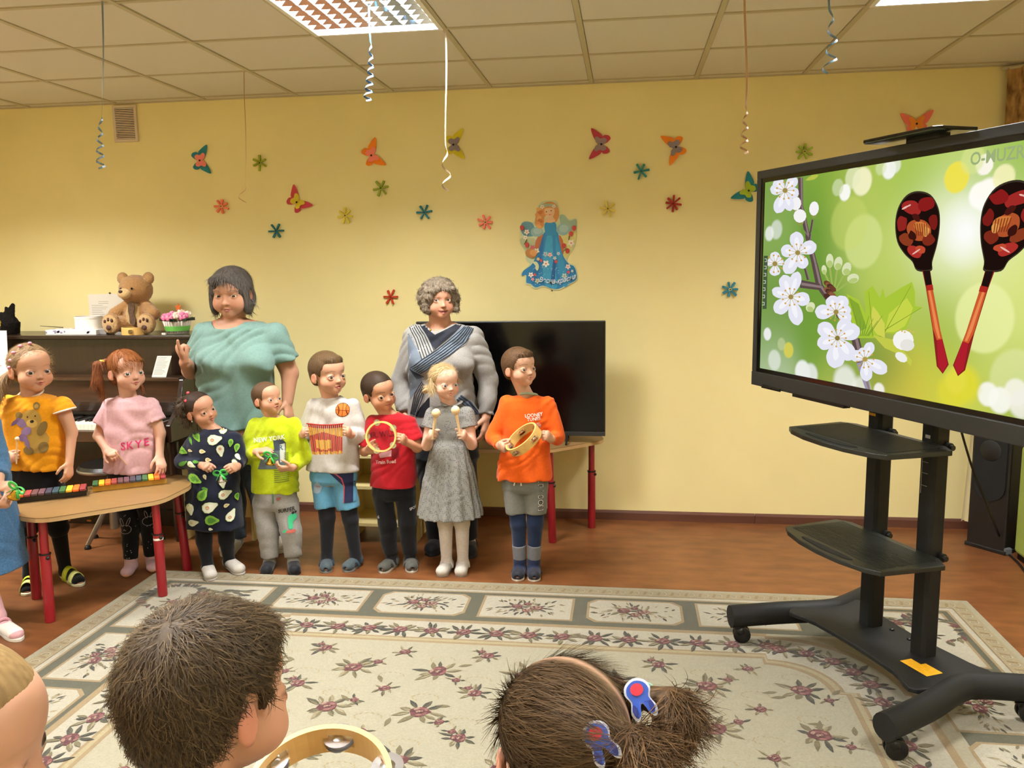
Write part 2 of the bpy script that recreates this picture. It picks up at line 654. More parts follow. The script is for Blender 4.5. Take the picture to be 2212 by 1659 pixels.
def rose(cx, cy, s, rot=0.0, layer=8, leaves=8, soft=False, dark=True):
    """woven rose: two-tone pointed leaves, buds and a bloom of many small petals"""
    pairs = [(C_DARK, C_OLIVE), (C_KHAKI, lin('#c2b48a')), (C_OLIVE, C_DARK), (lin('#8e8258'), C_KHAKI)]
    if not dark:
        pairs = [(C_KHAKI, lin('#cdbf95')), (C_OLIVE, C_KHAKI), (lin('#bfae83'), C_KHAKI), (lin('#8e8258'), C_OLIVE)]
    for k in range(leaves):
        w = rot + 2 * PI * (k + rg.uniform(-.3, .3)) / leaves
        L, W_ = s * rg.uniform(.5, .95), s * rg.uniform(.20, .30)
        q = w + rg.uniform(-.35, .35)
        x0, y0 = cx + .4 * s * math.cos(w), cy + .32 * s * math.sin(w)
        c1, c2 = pairs[(k + rg.randint(0, 1)) % 4]
        pp(leafpoly(x0, y0, L, W_, q), c1, layer + .08 * k)
        pp(leafpoly(x0 - .2 * W_ * math.sin(q), y0 + .2 * W_ * math.cos(q), L * .75, W_ * .4, q), c2, layer + .08 * k + .9)
    pp(blob(cx, cy, .46 * s, .40 * s, rot, 11, .18, rg), C_BURG, layer + 1.2)
    tones = [C_BURG, C_ROSE, lin('#a25a58'), lin('#cfa88e'), lin('#66222a')] if not soft else [lin('#b98c78'), C_ROSE, lin('#d6bb9c'), C_BURG, lin('#c7a184')]
    n_ = 8
    for k in range(n_):
        w = rot + 2 * PI * k / n_ + rg.uniform(-.2, .2)
        pp(blob(cx + .30 * s * math.cos(w), cy + .26 * s * math.sin(w), .15 * s, .09 * s, w + 1.57, 7, .15, rg), tones[k % 5], layer + 1.8 + .05 * k)
    pp(blob(cx, cy, .23 * s, .19 * s, rot, 9, .15, rg), lin('#66222a'), layer + 2.5)
    for k in range(4):
        w = rot + 1.57 * k + .4
        pp(blob(cx + .11 * s * math.cos(w), cy + .09 * s * math.sin(w), .085 * s, .05 * s, w + 1.2, 6, .1, rg), tones[(k + 1) % 5], layer + 3 + .05 * k)
    pp(blob(cx, cy, .06 * s, .05 * s, rot, 6), lin('#dcc6a6'), layer + 3.5)


def spray(cx, cy, s, rot, layer=3):
    """bouquet inside a border cartouche"""
    ca, sa = math.cos(rot), math.sin(rot)
    for k in range(60):
        w = rg.uniform(0, 2 * PI)
        d = rg.uniform(.2, 1.0)
        u, v = 1.75 * s * d * math.cos(w), .8 * s * d * math.sin(w)
        lp = leafpoly(cx + u * ca - v * sa, cy + u * sa + v * ca, s * rg.uniform(.18, .42), s * rg.uniform(.06, .13), w + rot + rg.uniform(-.5, .5))
        pp(lp, rg.choice([C_KHAKI, C_OLIVE, lin('#c4b184'), C_DARK, lin('#b9a070')]), layer + .03 * k)
    for (u, v, q) in ((-.45, .05, .62), (.42, -.02, .6), (.05, -.35, .5), (0, .34, .42)):
        u, v = u * s, v * s
        rose(cx + u * ca - v * sa, cy + u * sa + v * ca, s * q, rot + u, layer + 2, 5, soft=v < 0)


def cart(x0, x1, y0, y1, notched, horizontal=True):
    for k, (g, c) in enumerate(((0, C_BEIGE), (.012, C_IVORY))):
        a0, a1, b0, b1 = x0 + g, x1 - g, y0 + g, y1 - g
        if notched:
            n_ = .04
            pl = [(a0 + n_, b0), (a1 - n_, b0), (a1 - n_ * .6, b0 + n_ * .4), (a1, b0 + n_), (a1, b1 - n_), (a1 - n_ * .6, b1 - n_ * .4), (a1 - n_, b1),
                  (a0 + n_, b1), (a0 + n_ * .6, b1 - n_ * .4), (a0, b1 - n_), (a0, b0 + n_), (a0 + n_ * .6, b0 + n_ * .4)]
            pp(pl, c, 1 + k)
        else:
            rr(a0, a1, b0, b1, c, 1 + k)
    spray((x0 + x1) / 2, (y0 + y1) / 2, .105, 0 if horizontal else PI / 2)


# cartouches along the far side, then down both sides
xc = -1.665
k = 0
while xc + .44 < RX1 - .5:
    cart(xc, xc + .437, RY1 - .418, RY1 - .162, k % 2 == 1)
    xc += .497
    k += 1
for (xa, xb) in ((RX0 + .185, RX0 + .44), (RX1 - .47, RX1 - .185)):
    yc = 3.225
    k = 0
    while yc > .8:
        cart(xa, xb, yc - .42, yc, k % 2 == 1, False)
        yc -= .475
        k += 1
for (cx, sg) in ((RX0, 1), (RX1, -1)):
    x0, x1 = sorted((cx + sg * .165, cx + sg * .735))
    poly = [(x0, RY1 - .165), (x1, RY1 - .165), (x1, RY1 - .405), (x0 + .3 if sg > 0 else x0, RY1 - .405)]
    if sg > 0:
        poly = [(x0, RY1 - .165), (x1, RY1 - .165), (x1, RY1 - .41), (x0 + .27, RY1 - .41), (x0 + .27, RY1 - .69), (x0, RY1 - .69)]
    else:
        poly = [(x1, RY1 - .165), (x0 + .02, RY1 - .165), (x0 + .02, RY1 - .41), (x1 - .22, RY1 - .45), (x1 - .27, RY1 - .69), (x1, RY1 - .69)]
    pp(poly, C_BEIGE, 1)
    ctr = np.mean(np.array(poly), axis=0)
    pp([(ctr[0] + (p[0] - ctr[0]) * .95, ctr[1] + (p[1] - ctr[1]) * .95) for p in poly], C_IVORY, 2)
    # corner scroll of leaves
    for q in range(46):
        w = q / 46 * 4.6
        rad = .05 + .034 * w
        px_, py_ = cx + sg * (.30 + rad * math.cos(w)), RY1 - .30 + rad * .8 * math.sin(w)
        pp(leafpoly(px_, py_, .05, .02, w + rg.uniform(-.8, .8)), rg.choice([C_DARK, C_KHAKI, C_OLIVE, C_BURG, lin('#3f4043')]), 3 + .02 * q)
    for q in range(24):
        px_, py_ = cx + sg * (.36 + .3 * rg.random()), RY1 - .23 - .1 * rg.random()
        pp(leafpoly(px_, py_, .07, .022, rg.uniform(-.5, .5)), rg.choice([C_DARK, C_KHAKI, C_OLIVE]), 4 + .02 * q)
    rose(cx + sg * .40, RY1 - .29, .06, 0, 5, 6)
    rose(cx + sg * .30, RY1 - .40, .055, 0, 5, 6)

# scroll band: a running wave of hooks
def hook(cx, cy, ux, uy):
    vx, vy = -uy, ux
    for off, col in ((0, lin('#9a7a50')), (.0035, lin('#e2d8b2'))):
        pts = []
        for q in range(9):
            w = -2.2 + q * .55
            pts.append((.016 * math.cos(w), .022 * math.sin(w)))
        inner = [(x * (.55 + off * 40), y * (.55 + off * 40)) for x, y in pts][::-1]
        pl = [(cx + ux * x + vx * y, cy + uy * x + vy * y) for x, y in pts + inner]
        pp(pl, col, 2 + off * 100)
    lp = [(-.035, -.018), (-.022, -.021), (-.012, .016), (-.024, .02)]
    pp([(cx + ux * x + vx * y, cy + uy * x + vy * y) for x, y in lp], lin('#b59a66'), 2)


x = RX0 + .09
while x < RX1 - .07:
    hook(x, RY1 - .064, 1, 0)
    x += .0655
y = RY1 - .12
while y > 1.0:
    hook(RX0 + .064, y, 0, 1)
    hook(RX1 - .064, y, 0, -1)
    y -= .0655
# rows of roses in the ivory band
mid = .585
x = FX0 + .45
i = 0
while x < FX1 - .43:
    rose(x, RY1 - mid, .074, 0 if i % 2 else .5, 8, 9)
    x += .1425
    i += 1
for sg, cx in ((1, FX0), (-1, FX1)):
    d = .585 - .46 + (.0 if sg > 0 else .02)
    ax, ay, R = cx + sg * .48, FY1 - .48, .48 - d
    for q in range(5):
        w = (PI / 2 + .13 + q * .31)
        w = w if sg > 0 else PI - w
        rose(ax + R * math.cos(w), ay + R * math.sin(w), .074, w, 8, 9)
    y = ay - .06
    while y > .7:
        rose(cx + sg * d, y, .074, PI / 2, 8, 9)
        y -= .1375
# thin stems along the row
rr(FX0 + .45, FX1 - .43, RY1 - mid - .002, RY1 - mid + .002, C_KHAKI, 7)
# scattered roses of the field
y, j = 3.175, 0
while y > .7:
    x = -1.59 + (.345 / 2 if j % 2 else 0)
    i = 0
    while x < .82:
        kind = (i + j) % 2 if j % 2 == 0 else 2
        if kind == 0:
            rose(x, y, .05, .3, 9, 6, dark=False)
        elif kind == 1:
            rose(x, y, .062, 1.0, 9, 8)
            rose(x - .03, y + .035, .035, 0, 9, 4)
        else:
            rose(x, y, .085, rg.uniform(0, 1), 9, 9, dark=(i % 2 == 0))
            rose(x + .085, y + .055 if i % 2 else y - .06, .04, 0, 9, 4)
            for q in range(3):
                pp(leafpoly(x + rg.uniform(-.12, .12), y + rg.uniform(-.07, .07), .06, .02, rg.uniform(0, 6)), C_KHAKI, 8.5)
        # faint tendril
        for q in range(10):
            w = q * .45
            tx, ty = x + .17 + .05 * math.cos(w), y - .05 + .025 * math.sin(w)
            pp(blob(tx, ty, .007, .003, w + 1.5, 6), lin('#d0bd8c'), 7)
        x += .345
        i += 1
    y -= .15
    j += 1
pat.build('woven_pattern', M_RUG, rug)
# ================================================================ things on the yellow wall and under the ceiling
PAPER = {}


def paper(hexc):
    if hexc not in PAPER:
        PAPER[hexc] = mat('paper_' + hexc.strip('#'), hexc, rough=0.8, spec=0.2)
    return PAPER[hexc]


BUTTERFLY = [((433, 347), '#2f7d86', '#ef8a7d', -85, 'teal paper butterfly with pink inner wings, nearest the air vent'),
             ((803, 336), '#f0862a', '#f58877', -70, 'orange paper butterfly with pink inner wings, above the green paper flower'),
             ((642, 437), '#c0454f', '#ddc83e', -48, 'raspberry paper butterfly with yellow inner wings, above the teal woman'),
             ((980, 313), '#d9c931', '#8d7f80', -88, 'yellow paper butterfly with grey inner wings behind the cream streamer'),
             ((1299, 312), '#b8424e', '#9a8488', 86, 'raspberry paper butterfly with grey inner wings'),
             ((1460, 318), '#ee8a2c', '#8f8288', 108, 'orange paper butterfly with grey inner wings'),
             ((1617, 412), '#2b7f8a', '#a9bf38', 58, 'teal paper butterfly with lime inner wings, cut by the edge of the large screen'),
             ((1979, 268), '#ee7a6a', '#e88f3a', 4, 'pink paper butterfly with orange lower wings, above the large screen')]
WING = [(0, .012), (.014, .032), (.045, .052), (.082, .066), (.088, .058), (.072, .026), (.056, .002), (.046, -.004), (.054, -.018), (.05, -.042), (.034, -.052), (.014, -.036), (0, -.012)]
INNER = [(0, .018), (.012, .034), (.034, .040), (.043, .028), (.032, .006), (.038, -.012), (.028, -.03), (.012, -.028), (0, -.012)]
for (p, c1, c2, ang, lab) in BUTTERFLY:
    o_ = ony(*p, WALL_Y)
    t = thing('paper_butterfly', lab, 'butterfly', (o_[0], WALL_Y, o_[2]), 'paper butterflies on the wall')
    a = math.radians(ang)
    ca, sa = math.cos(a), math.sin(a)
    S = 1.0

    def wing(poly, base, lift, th):
        mb = MB()
        sm = [tuple(q) for q in smoothpoly(poly[1:-1], 4, False)]
        half = [poly[0]] + sm + [poly[-1]]
        for sg in (1, -1):
            def f(off):
                def g(u, v):
                    uu, vv = S * u * sg, S * v
                    return (o_[0] + uu * ca - vv * sa, WALL_Y - base - lift * abs(u) - off, o_[2] + uu * sa + vv * ca)
                return g
            pl = half if sg > 0 else half[::-1]
            mb.prism(pl, f(th), f(0))
        return mb

    wing(WING, .002, .14, .0015).build('wings', paper(c1), t)
    wing(INNER, .006, .16, .0015).build('inner_wings', paper(c2), t)
    MB().ball((o_[0], WALL_Y - .011, o_[2]), .006, 8, 6).build('bead', paper('#2b2320'), t, smooth='all')
    an = MB()
    for sg in (-1, 1):
        pts = []
        for (u, v) in ((0, .012), (sg * .006, .024), (sg * .013, .032)):
            pts.append((o_[0] + u * ca - v * sa, WALL_Y - .010, o_[2] + u * sa + v * ca))
        an.tube(pts, .0012, 5)
    an.build('antennae', paper(c2), t)

FLOWER = [((563, 352), '#98a52c', 6, 'olive green paper flower to the right of the teal butterfly'), ((480, 446), '#ef8163', 7, 'coral paper flower highest above the pointing woman'),
          ((598, 499), '#2f6f73', 6, 'teal paper flower just above the pointing woman'), ((747, 466), '#e0cf4d', 7, 'yellow paper flower beside the raspberry butterfly with yellow inner wings'),
          ((824, 407), '#97a63a', 6, 'green paper flower under the orange and pink butterfly'), ((917, 459), '#2f7681', 6, 'teal paper flower above the curly haired woman'),
          ((1049, 480), '#f17d70', 7, 'coral paper flower left of the fairy cut-out'), ((1313, 451), '#dcc95f', 6, 'yellow paper flower right of the fairy cut-out'),
          ((1385, 370), '#2f7f80', 6, 'teal paper flower below the orange and grey butterfly'), ((1454, 440), '#9c2b22', 8, 'dark red paper flower of eight petals'),
          ((1577, 625), '#34809a', 7, 'blue teal paper flower left of the large screen'), ((1737, 328), '#9db83c', 7, 'lime green paper flower above the large screen'),
          ((845, 641), '#b53a1f', 6, 'red orange paper flower beside the curly hair')]
for (p, c1, n_, lab) in FLOWER:
    o_ = ony(*p, WALL_Y)
    t = thing('paper_flower', lab, 'paper flower', (o_[0], WALL_Y, o_[2]), 'paper strip flowers on the wall')
    ph = random.uniform(0, 1)
    first = None
    for q in range(n_):
        w = ph + 2 * PI * (q + random.uniform(-.12, .12)) / n_
        if first is None:
            mb = MB()
            L0, L1, W = .009, .047, .0062
            mb.prism([(L0, -W * .6), (L1 * .8, -W), (L1, -W * .85), (L1, W * .85), (L1 * .8, W), (L0, W * .6)], lambda u, v: (u, -.012 - u * .06 - .003, v), lambda u, v: (u, -.003, v))
            first = mb.build('petal', paper(c1), t, local=True)
            o2 = first
        else:
            o2 = clone(first, 'petal', t)
        o2.rotation_euler = (0, -w, 0)
        s_ = random.uniform(.92, 1.1)
        o2.scale = (s_, 1, random.uniform(.85, 1.15))
    MB().lathe([(.009, 0), (.009, .006), (.0, .007)], n=12, M=Matrix.Rotation(PI / 2, 4, 'X')).build('flower_centre', paper('#e0cf80' if n_ % 2 else c1), t, local=True, smooth=True).location = (0, -.008, 0)
    MB().ball((0, -.017, 0), .004, 8, 6).build('bead', paper('#2b2320'), t, local=True, smooth='all')

# ---------------------------------------------------------------- vent grille
M_VENT = mat('vent_plastic', '#d8c8b4', rough=0.5)
va, vb = ony(244, 229), ony(301, 306)
vx0, vx1, vz0, vz1 = va[0], vb[0], vb[2], va[2]
t = thing('vent_grille', 'pale slatted air vent grille high on the wall', 'vent', ((vx0 + vx1) / 2, WALL_Y, vz0))
fr = MB()
b_ = .016
fr.bx(vx0, vx0 + b_, WALL_Y - .014, WALL_Y - .001, vz0, vz1).bx(vx1 - b_, vx1, WALL_Y - .014, WALL_Y - .001, vz0, vz1)
fr.bx(vx0 + b_, vx1 - b_, WALL_Y - .014, WALL_Y - .001, vz0, vz0 + b_).bx(vx0 + b_, vx1 - b_, WALL_Y - .014, WALL_Y - .001, vz1 - b_, vz1)
fr.build('frame', M_VENT, t)
MB().bx(vx0 + b_, vx1 - b_, WALL_Y - .003, WALL_Y - .0005, vz0 + b_, vz1 - b_).build('backing', mat('vent_dark', '#3a2c20', rough=.9), t)
ns = 18
for q in range(ns):
    z = vz0 + b_ + (vz1 - vz0 - 2 * b_) * (q + .5) / ns
    MB().box(((vx0 + vx1) / 2, WALL_Y - .009, z), (vx1 - vx0 - 2 * b_, .008, .006)).build('slat', M_VENT, t)

# ---------------------------------------------------------------- curled ribbon streamers
STREAM = [((221, 1), 366, 'silver blue curled streamer hanging in front of the air vent', '#8fa9b8', 4.5, .020, .33),
          ((527, 153), 441, 'thin peach streamer with a kinked end, above the pointing woman', '#e0a878', 1.2, .030, .16),
          ((797, 8), 221, 'blue tightly curled streamer hanging below the ceiling light', '#4f80aa', 6.5, .020, .62),
          ((963, 66), 412, 'long cream streamer with a curl at its end in front of the yellow butterfly', '#efd9bd', 2.0, .028, .30),
          ((1608, -24), 334, 'peach curled streamer above the teal butterfly by the screen', '#dcae84', 3.5, .020, .30),
          ((1790, -18), 158, 'pale blue wide curled streamer near the right ceiling light', '#7d9fb8', 3.0, .030, .80)]
for (p, yb, lab, c, turns, amp, frac) in STREAM:
    top = onz(p[0], p[1], ROOM_H - .003)
    bot = ony(p[0] + 4, yb, top[1])
    L = top[2] - bot[2]
    t = thing('ribbon_streamer', lab, 'streamer', (top[0], top[1], top[2] - L), 'curled ribbon streamers')
    n_ = 110
    pts, nr = [], []
    for q in range(n_ + 1):
        s_ = q / n_
        e = max(0, (s_ - (1 - frac)) / frac)
        w = 2 * PI * turns * e ** 1.25
        a_ = amp * (e ** .6) * (1 - .15 * e) if e > 0 else 0
        sway = .012 * math.sin(s_ * 5.0 + p[0]) * s_
        pts.append(np.array([top[0] + sway + a_ * math.sin(w) + (bot[0] - top[0]) * s_, top[1] + a_ * (math.cos(w) - 1), top[2] - L * (s_ if e == 0 else s_ ** 1.0)]))
        tw = w + s_ * 1.2
        nr.append(np.array([math.cos(tw), -math.sin(tw), .25]))
    hw = .0042 if 'thin' not in lab else .0022
    mb = MB()
    vs, fs = [], []
    for q in range(n_ + 1):
        tdir = pts[min(q + 1, n_)] - pts[max(q - 1, 0)]
        tdir /= np.linalg.norm(tdir)
        radial = np.array([math.sin(2 * PI * turns), math.cos(2 * PI * turns), 0]) if q < 0 else nr[q]
        wdir = np.cross(tdir, np.cross(np.array([0, 0, 1.0]) * .8 + radial * .6, tdir))
        wdir /= (np.linalg.norm(wdir) + 1e-9)
        th = np.cross(tdir, wdir) * .0003
        for a_, b2 in ((-1, -1), (1, -1), (1, 1), (-1, 1)):
            vs.append(pts[q] + wdir * hw * a_ + th * b2)
    for q in range(n_):
        for k in range(4):
            k2 = (k + 1) % 4
            fs.append((q * 4 + k, q * 4 + k2, q * 4 + 4 + k2, q * 4 + 4 + k))
    mb.add(vs, fs)
    mb.build('ribbon', mat('ribbon_' + c.strip('#'), tuple(v * .6 for v in lin(c)), rough=.4, spec=.5), t, smooth=True)
    MB().box((top[0], top[1], top[2]), (.014, .012, .004)).build('tape', mat('clear_tape', '#cdbf9f', rough=.3), t)

# ---------------------------------------------------------------- die-cut spring fairy
fo = ony(1187, 531, WALL_Y)
fs_ = (ony(1186, 435)[2] - ony(1190, 627)[2]) / 1210.0     # metres per unit of the 1210 unit tall drawing
FT = thing('fairy_cutout', 'die-cut cardboard spring fairy in a long blue dress with flowers', 'wall decoration', (fo[0], WALL_Y, fo[2]))
M_PRINT = mat('printed_card', attr=True, rough=.45, spec=.4, noise=(30, .06))


def fmap(off):
    return lambda u, v: (fo[0] + (u - 795) * fs_, WALL_Y - off, fo[2] - (v - 832) * fs_)


SIL = [(640, 290), (700, 235), (800, 222), (890, 232), (915, 290), (930, 360), (935, 440), (960, 408), (1010, 415), (1070, 480), (1160, 470), (1170, 560), (1165, 690), (1160, 770), (1130, 870),
       (1085, 930), (1040, 1010), (1060, 1070), (1140, 1100), (1175, 1210), (1165, 1310), (1060, 1370), (920, 1440), (810, 1425), (700, 1390), (590, 1425), (520, 1365), (460, 1355), (450, 1240), (400, 1240), (410, 1180), (520, 1080), (470, 1030),
       (455, 900), (395, 800), (400, 700), (385, 570), (430, 500), (500, 490), (580, 510), (600, 440), (620, 360)]
MB().prism([tuple(q) for q in smoothpoly(SIL, 3)][::-1], fmap(.006), fmap(.001), lin('#c9d4b0')).build('card', M_PRINT, FT)
pr = MB()
LAY = [.0063]


def fpoly(poly, c, sm=True):
    LAY[0] += .00005
    pl = [tuple(q) for q in (smoothpoly(poly, 4) if sm else poly)]
    a = sum(pl[i][0] * pl[(i + 1) % len(pl)][1] - pl[(i + 1) % len(pl)][0] * pl[i][1] for i in range(len(pl)))
    pl = pl if a > 0 else pl[::-1]
    f = fmap(LAY[0])
    pr.add([f(*q) for q in pl][::-1], [tuple(range(len(pl)))], lin(c))


fpoly([(440, 505), (560, 520), (600, 640), (560, 700), (440, 680), (395, 580)], '#5f8f9a')
fpoly([(940, 430), (1000, 420), (1070, 500), (1160, 480), (1160, 600), (1060, 640), (960, 560)], '#9fb8a0')
fpoly([(400, 720), (560, 720), (640, 800), (620, 900), (480, 890), (400, 810)], '#b9bf92')
fpoly([(960, 700), (1150, 640), (1150, 780), (1080, 920), (1020, 1000), (940, 900)], '#d9cf80')
fpoly([(640, 700), (950, 700), (960, 1000), (620, 1000)], '#b56a3f')
fpoly([(590, 1010), (640, 900), (700, 720), (740, 640), (900, 640), (930, 760), (980, 960), (1060, 1080), (1135, 1120), (1170, 1230), (1150, 1310), (1040, 1365), (910, 1425), (800, 1410), (700, 1375), (600, 1400), (530, 1350), (470, 1330), (470, 1230), (410, 1235), (430, 1170), (540, 1090)], '#2a7fb4')
fpoly([(760, 700), (830, 690), (850, 1000), (900, 1390), (800, 1400), (730, 1360), (700, 1100)], '#3d9cc4')
fpoly([(880, 720), (920, 800), (1000, 1080), (1060, 1340), (980, 1380), (900, 1060)], '#3590bd')
fpoly([(690, 740), (720, 720), (680, 1040), (590, 1330), (540, 1300), (620, 1040)], '#226fa8')
fpoly([(850, 1010), (880, 1010), (860, 1330), (810, 1340)], '#1f5f98')
fpoly([(740, 520), (880, 520), (890, 660), (870, 690), (760, 690), (735, 640)], '#2c86b2')
for c_ in ((625, 640, 88, 66), (985, 615, 90, 80)):
    fpoly(blob(c_[0], c_[1], c_[2], c_[3], 0, 12), '#8fb3b4')
    fpoly(blob(c_[0] + 10, c_[1] - 12, c_[2] * .7, c_[3] * .65, 0, 12), '#a9c4bd')
fpoly([(640, 330), (720, 260), (810, 235), (890, 270), (925, 360), (925, 450), (880, 520), (840, 430), (740, 430), (720, 560), (660, 600), (600, 540), (610, 450)], '#cf8a45')
for k in range(7):
    fpoly(blob(655 + 22 * math.sin(k * 2.1), 340 + 38 * k, 38, 26, .5 * (-1) ** k, 10), ['#e0a763', '#b86a30', '#d99450'][k % 3])
fpoly([(740, 330), (860, 330), (865, 400), (830, 455), (800, 470), (765, 450), (738, 400)], '#e6bf95')
fpoly([(775, 450), (830, 450), (880, 490), (830, 520), (760, 515), (730, 490)], '#e2b78c')
for ex in (757, 823):
    fpoly(blob(ex, 372 - (ex - 757) * .2, 9, 8, 0, 8), '#2a2222')
    fpoly(blob(ex + (-3), 408, 16, 10, 0, 8), '#e3a080')
fpoly(blob(800, 412, 10, 6, 0, 8), '#c23b36')
fpoly([(650, 290), (700, 270), (800, 262), (880, 285), (890, 320), (790, 300), (690, 320)], '#a8b8a0')


def fflower(cx, cy, s, c, cc='#d0584a'):
    for k in range(5):
        w = 2 * PI * k / 5 + .3
        fpoly(blob(cx + s * .6 * math.cos(w), cy + s * .6 * math.sin(w), s * .55, s * .38, w, 8), c, False)
    fpoly(blob(cx, cy, s * .26, s * .26, 0, 6), cc, False)


for (a_, b2, s_, c_) in ((700, 305, 28, '#eee6d0'), (860, 300, 24, '#e9e2cf'), (745, 1075, 44, '#f0ece0'), (803, 955, 32, '#efc9c2'), (740, 945, 34, '#9fc4cf'), (1050, 1120, 34, '#f0d9d6'), (535, 1225, 34, '#f2eee6'),
                        (1000, 1245, 36, '#b9d6c9'), (885, 1050, 24, '#c8484f'), (1055, 1195, 22, '#c8484f'), (590, 1225, 20, '#d0524f'), (560, 1285, 22, '#e5a0b0'), (625, 1310, 34, '#bcd3b4'), (870, 1000, 24, '#cfe0e0'),
                        (920, 940, 24, '#b9d0d8'), (620, 900, 36, '#e9e4d0'), (560, 850, 30, '#c05a6a'), (1095, 800, 44, '#eee6d4'), (485, 640, 36, '#eee0d0'), (465, 715, 28, '#f0e6dc'), (640, 1010, 22, '#e8d8a0'), (680, 1030, 22, '#c8484f'), (1110, 1180, 18, '#cfe3e6')):
    fflower(a_, b2, s_, c_)
for (a_, b2) in ((1095, 675), (1135, 600), (995, 835), (1045, 905), (485, 815), (420, 580)):
    fpoly([(a_ - 26, b2 - 20), (a_, b2 - 34), (a_ + 26, b2 - 20), (a_ + 22, b2 + 24), (a_, b2 + 36), (a_ - 22, b2 + 24)], '#b5382f')
for (x0, y0, x1, y1) in ((1065, 700, 1058, 760), (480, 740, 440, 810), (1030, 870, 970, 920)):
    fpoly([(x0, y0), (x0 + 14, y0 + 8), (x1 + 10, y1), (x1, y1)], '#3d4a2c', False)
fpoly(blob(540, 930, 78, 62, .3, 12), '#b57a3c')
fpoly(blob(575, 925, 50, 44, .3, 12), '#d49a58')
fpoly([(560, 1050), (620, 1050), (650, 1110), (630, 1170), (600, 1140), (600, 1100)], '#cfd9a8')
for k in range(60):
    fpoly(blob(random.uniform(480, 1140), random.uniform(1080, 1390), 5, 5, 0, 5), '#bfe0ea', False)
pr.build('printed_picture', M_PRINT, FT)
vs, fs = text_polys('Весна-красна', 95, bold=1.5, italic=.35)
mb = MB()
LAY[0] += .0006
for k in range(len(vs)):
    u, v, _z = vs[k]
    uu = 900 + u * .80
    vv = 1322 - v - .00022 * (u + 30) ** 2 - (u * .13 if u > 0 else u * -.05)
    vs[k] = fmap(LAY[0])(uu, vv)
mb.add(vs, fs, lin('#dfe9f2'))
mb.build('lettering', M_PRINT, FT)
MB().ball((fo[0] + 30 * fs_, WALL_Y - .004, fo[2] - 615 * fs_), .004, 8, 6).build('pin', paper('#3a2c25'), FT, smooth='all')
# ================================================================ big interactive screen on its trolley
PE, PN = np.array([.4264, -.9045, 0]), np.array([-.9045, -.4264, 0])     # along the screen, out of the screen
PO = np.array([1.03, 3.247, 0.0])


def st(s, n, z):
    return PO + PE * s + PN * n + np.array([0, 0, z])


M_BLK = mat('black_powder_coat', '#191a1a', rough=.6, spec=.25, noise=(200, .1, 2))
M_BLK2 = mat('black_plastic', '#121212', rough=.4, spec=.4)
M_SHELF = mat('black_shelf_metal', '#1d1f1b', rough=.42, spec=.4)
M_YEL = mat('yellow_sticker', '#e0a51c', rough=.5, noise=(60, .12))
M_GREYL = mat('grey_label', '#a7a7a3', rough=.5)
TR = thing('screen_trolley', 'black steel trolley on castors carrying the large screen', 'trolley', tuple(st(.05, .1, 0)))


def stbox(mb, s0, s1, n0, n1, z0, z1, col=None):
    vs = [st(s, n, z) for s in (s0, s1) for n in (n0, n1) for z in (z0, z1)]
    return mb.add(vs, [(0, 1, 3, 2), (4, 6, 7, 5), (0, 4, 5, 1), (2, 3, 7, 6), (0, 2, 6, 4), (1, 5, 7, 3)], col)


def stprism(mb, poly, z0, z1, col=None):
    a = sum(poly[i][0] * poly[(i + 1) % len(poly)][1] - poly[(i + 1) % len(poly)][0] * poly[i][1] for i in range(len(poly)))
    poly = poly if a > 0 else poly[::-1]
    return mb.prism(poly, lambda s, n: st(s, n, z0), lambda s, n: st(s, n, z1), col)


for sg, nm in ((-1, 0), (1, 1)):
    s1, s0 = .05 + sg * .445, .05 + sg * .345
    # a bent tube: out at the front, elbow by the plate, out again at the back
    pts = smoothpoly([st(s1, .47, .128), st(s0 + sg * .055, .26, .132), st(s0, .075, .138), st(s0 + sg * .01, -.02, .138), st(s1 - sg * .01, -.215, .13)], 6, False)
    MB().tube(pts, .054, 16, flat=(.86, .80)).build('base_leg', M_BLK, TR, smooth=True)
plate = [(-.30, .25), (-.16, .232), (.05, .222), (.26, .232), (.40, .25), (.40, -.06), (.30, -.066), (.05, -.05), (-.2, -.066), (-.30, -.06)]
stprism(MB(), [tuple(q) for q in smoothpoly(plate, 4)], .150, .168).build('base_plate', M_BLK, TR, bevel=.004)
stprism(MB(), [(.216, .158), (.216, .109), (.262, .109), (.262, .088), (.338, .086), (.338, .155)], .1682, .1688).build('warning_sticker', M_YEL, TR)
bt = MB()
for s_ in (.0, .09):
    bt.ball(st(s_, .0, .17), (.010, .010, .006), 10, 6)
bt.build('bolts', M_BLK2, TR, smooth='all')


def caster(s, n):
    c = MB()
    cc = st(s, n, .0112)
    # swivel fork with two wheels
    ax = PE * .9 + PN * .44
    ax /= np.linalg.norm(ax)
    off = PN * -.018
    for q in (-1, 1):
        a0 = cc + off + np.array([0, 0, .036]) + ax * (q * .008)
        a1 = cc + off + np.array([0, 0, .036]) + ax * (q * .022)
        c.tube([a0, a0 + ax * q * .001, a1 - ax * q * .002, a1], [.030, .035, .035, .031], 18)
    w = c.build('castor', M_BLK2, TR, smooth=True)
    f = MB()
    f.tube([cc + np.array([0, 0, .055]), cc + np.array([0, 0, .105])], [.016, .013], 10)
    f.tube([cc + off + np.array([0, 0, .036]) - ax * .024, cc + off + np.array([0, 0, .036]) + ax * .024], .009, 10)
    f.ball(cc + off * .6 + np.array([0, 0, .052]), (.026, .026, .024), 12, 8)
    f.build('castor_fork', M_BLK2, w, smooth=True)
    MB().box(cc + PN * .02 + np.array([0, 0, .072]), (.03, .014, .008)).build('brake_lever', M_BLK2, w, bevel=.002)


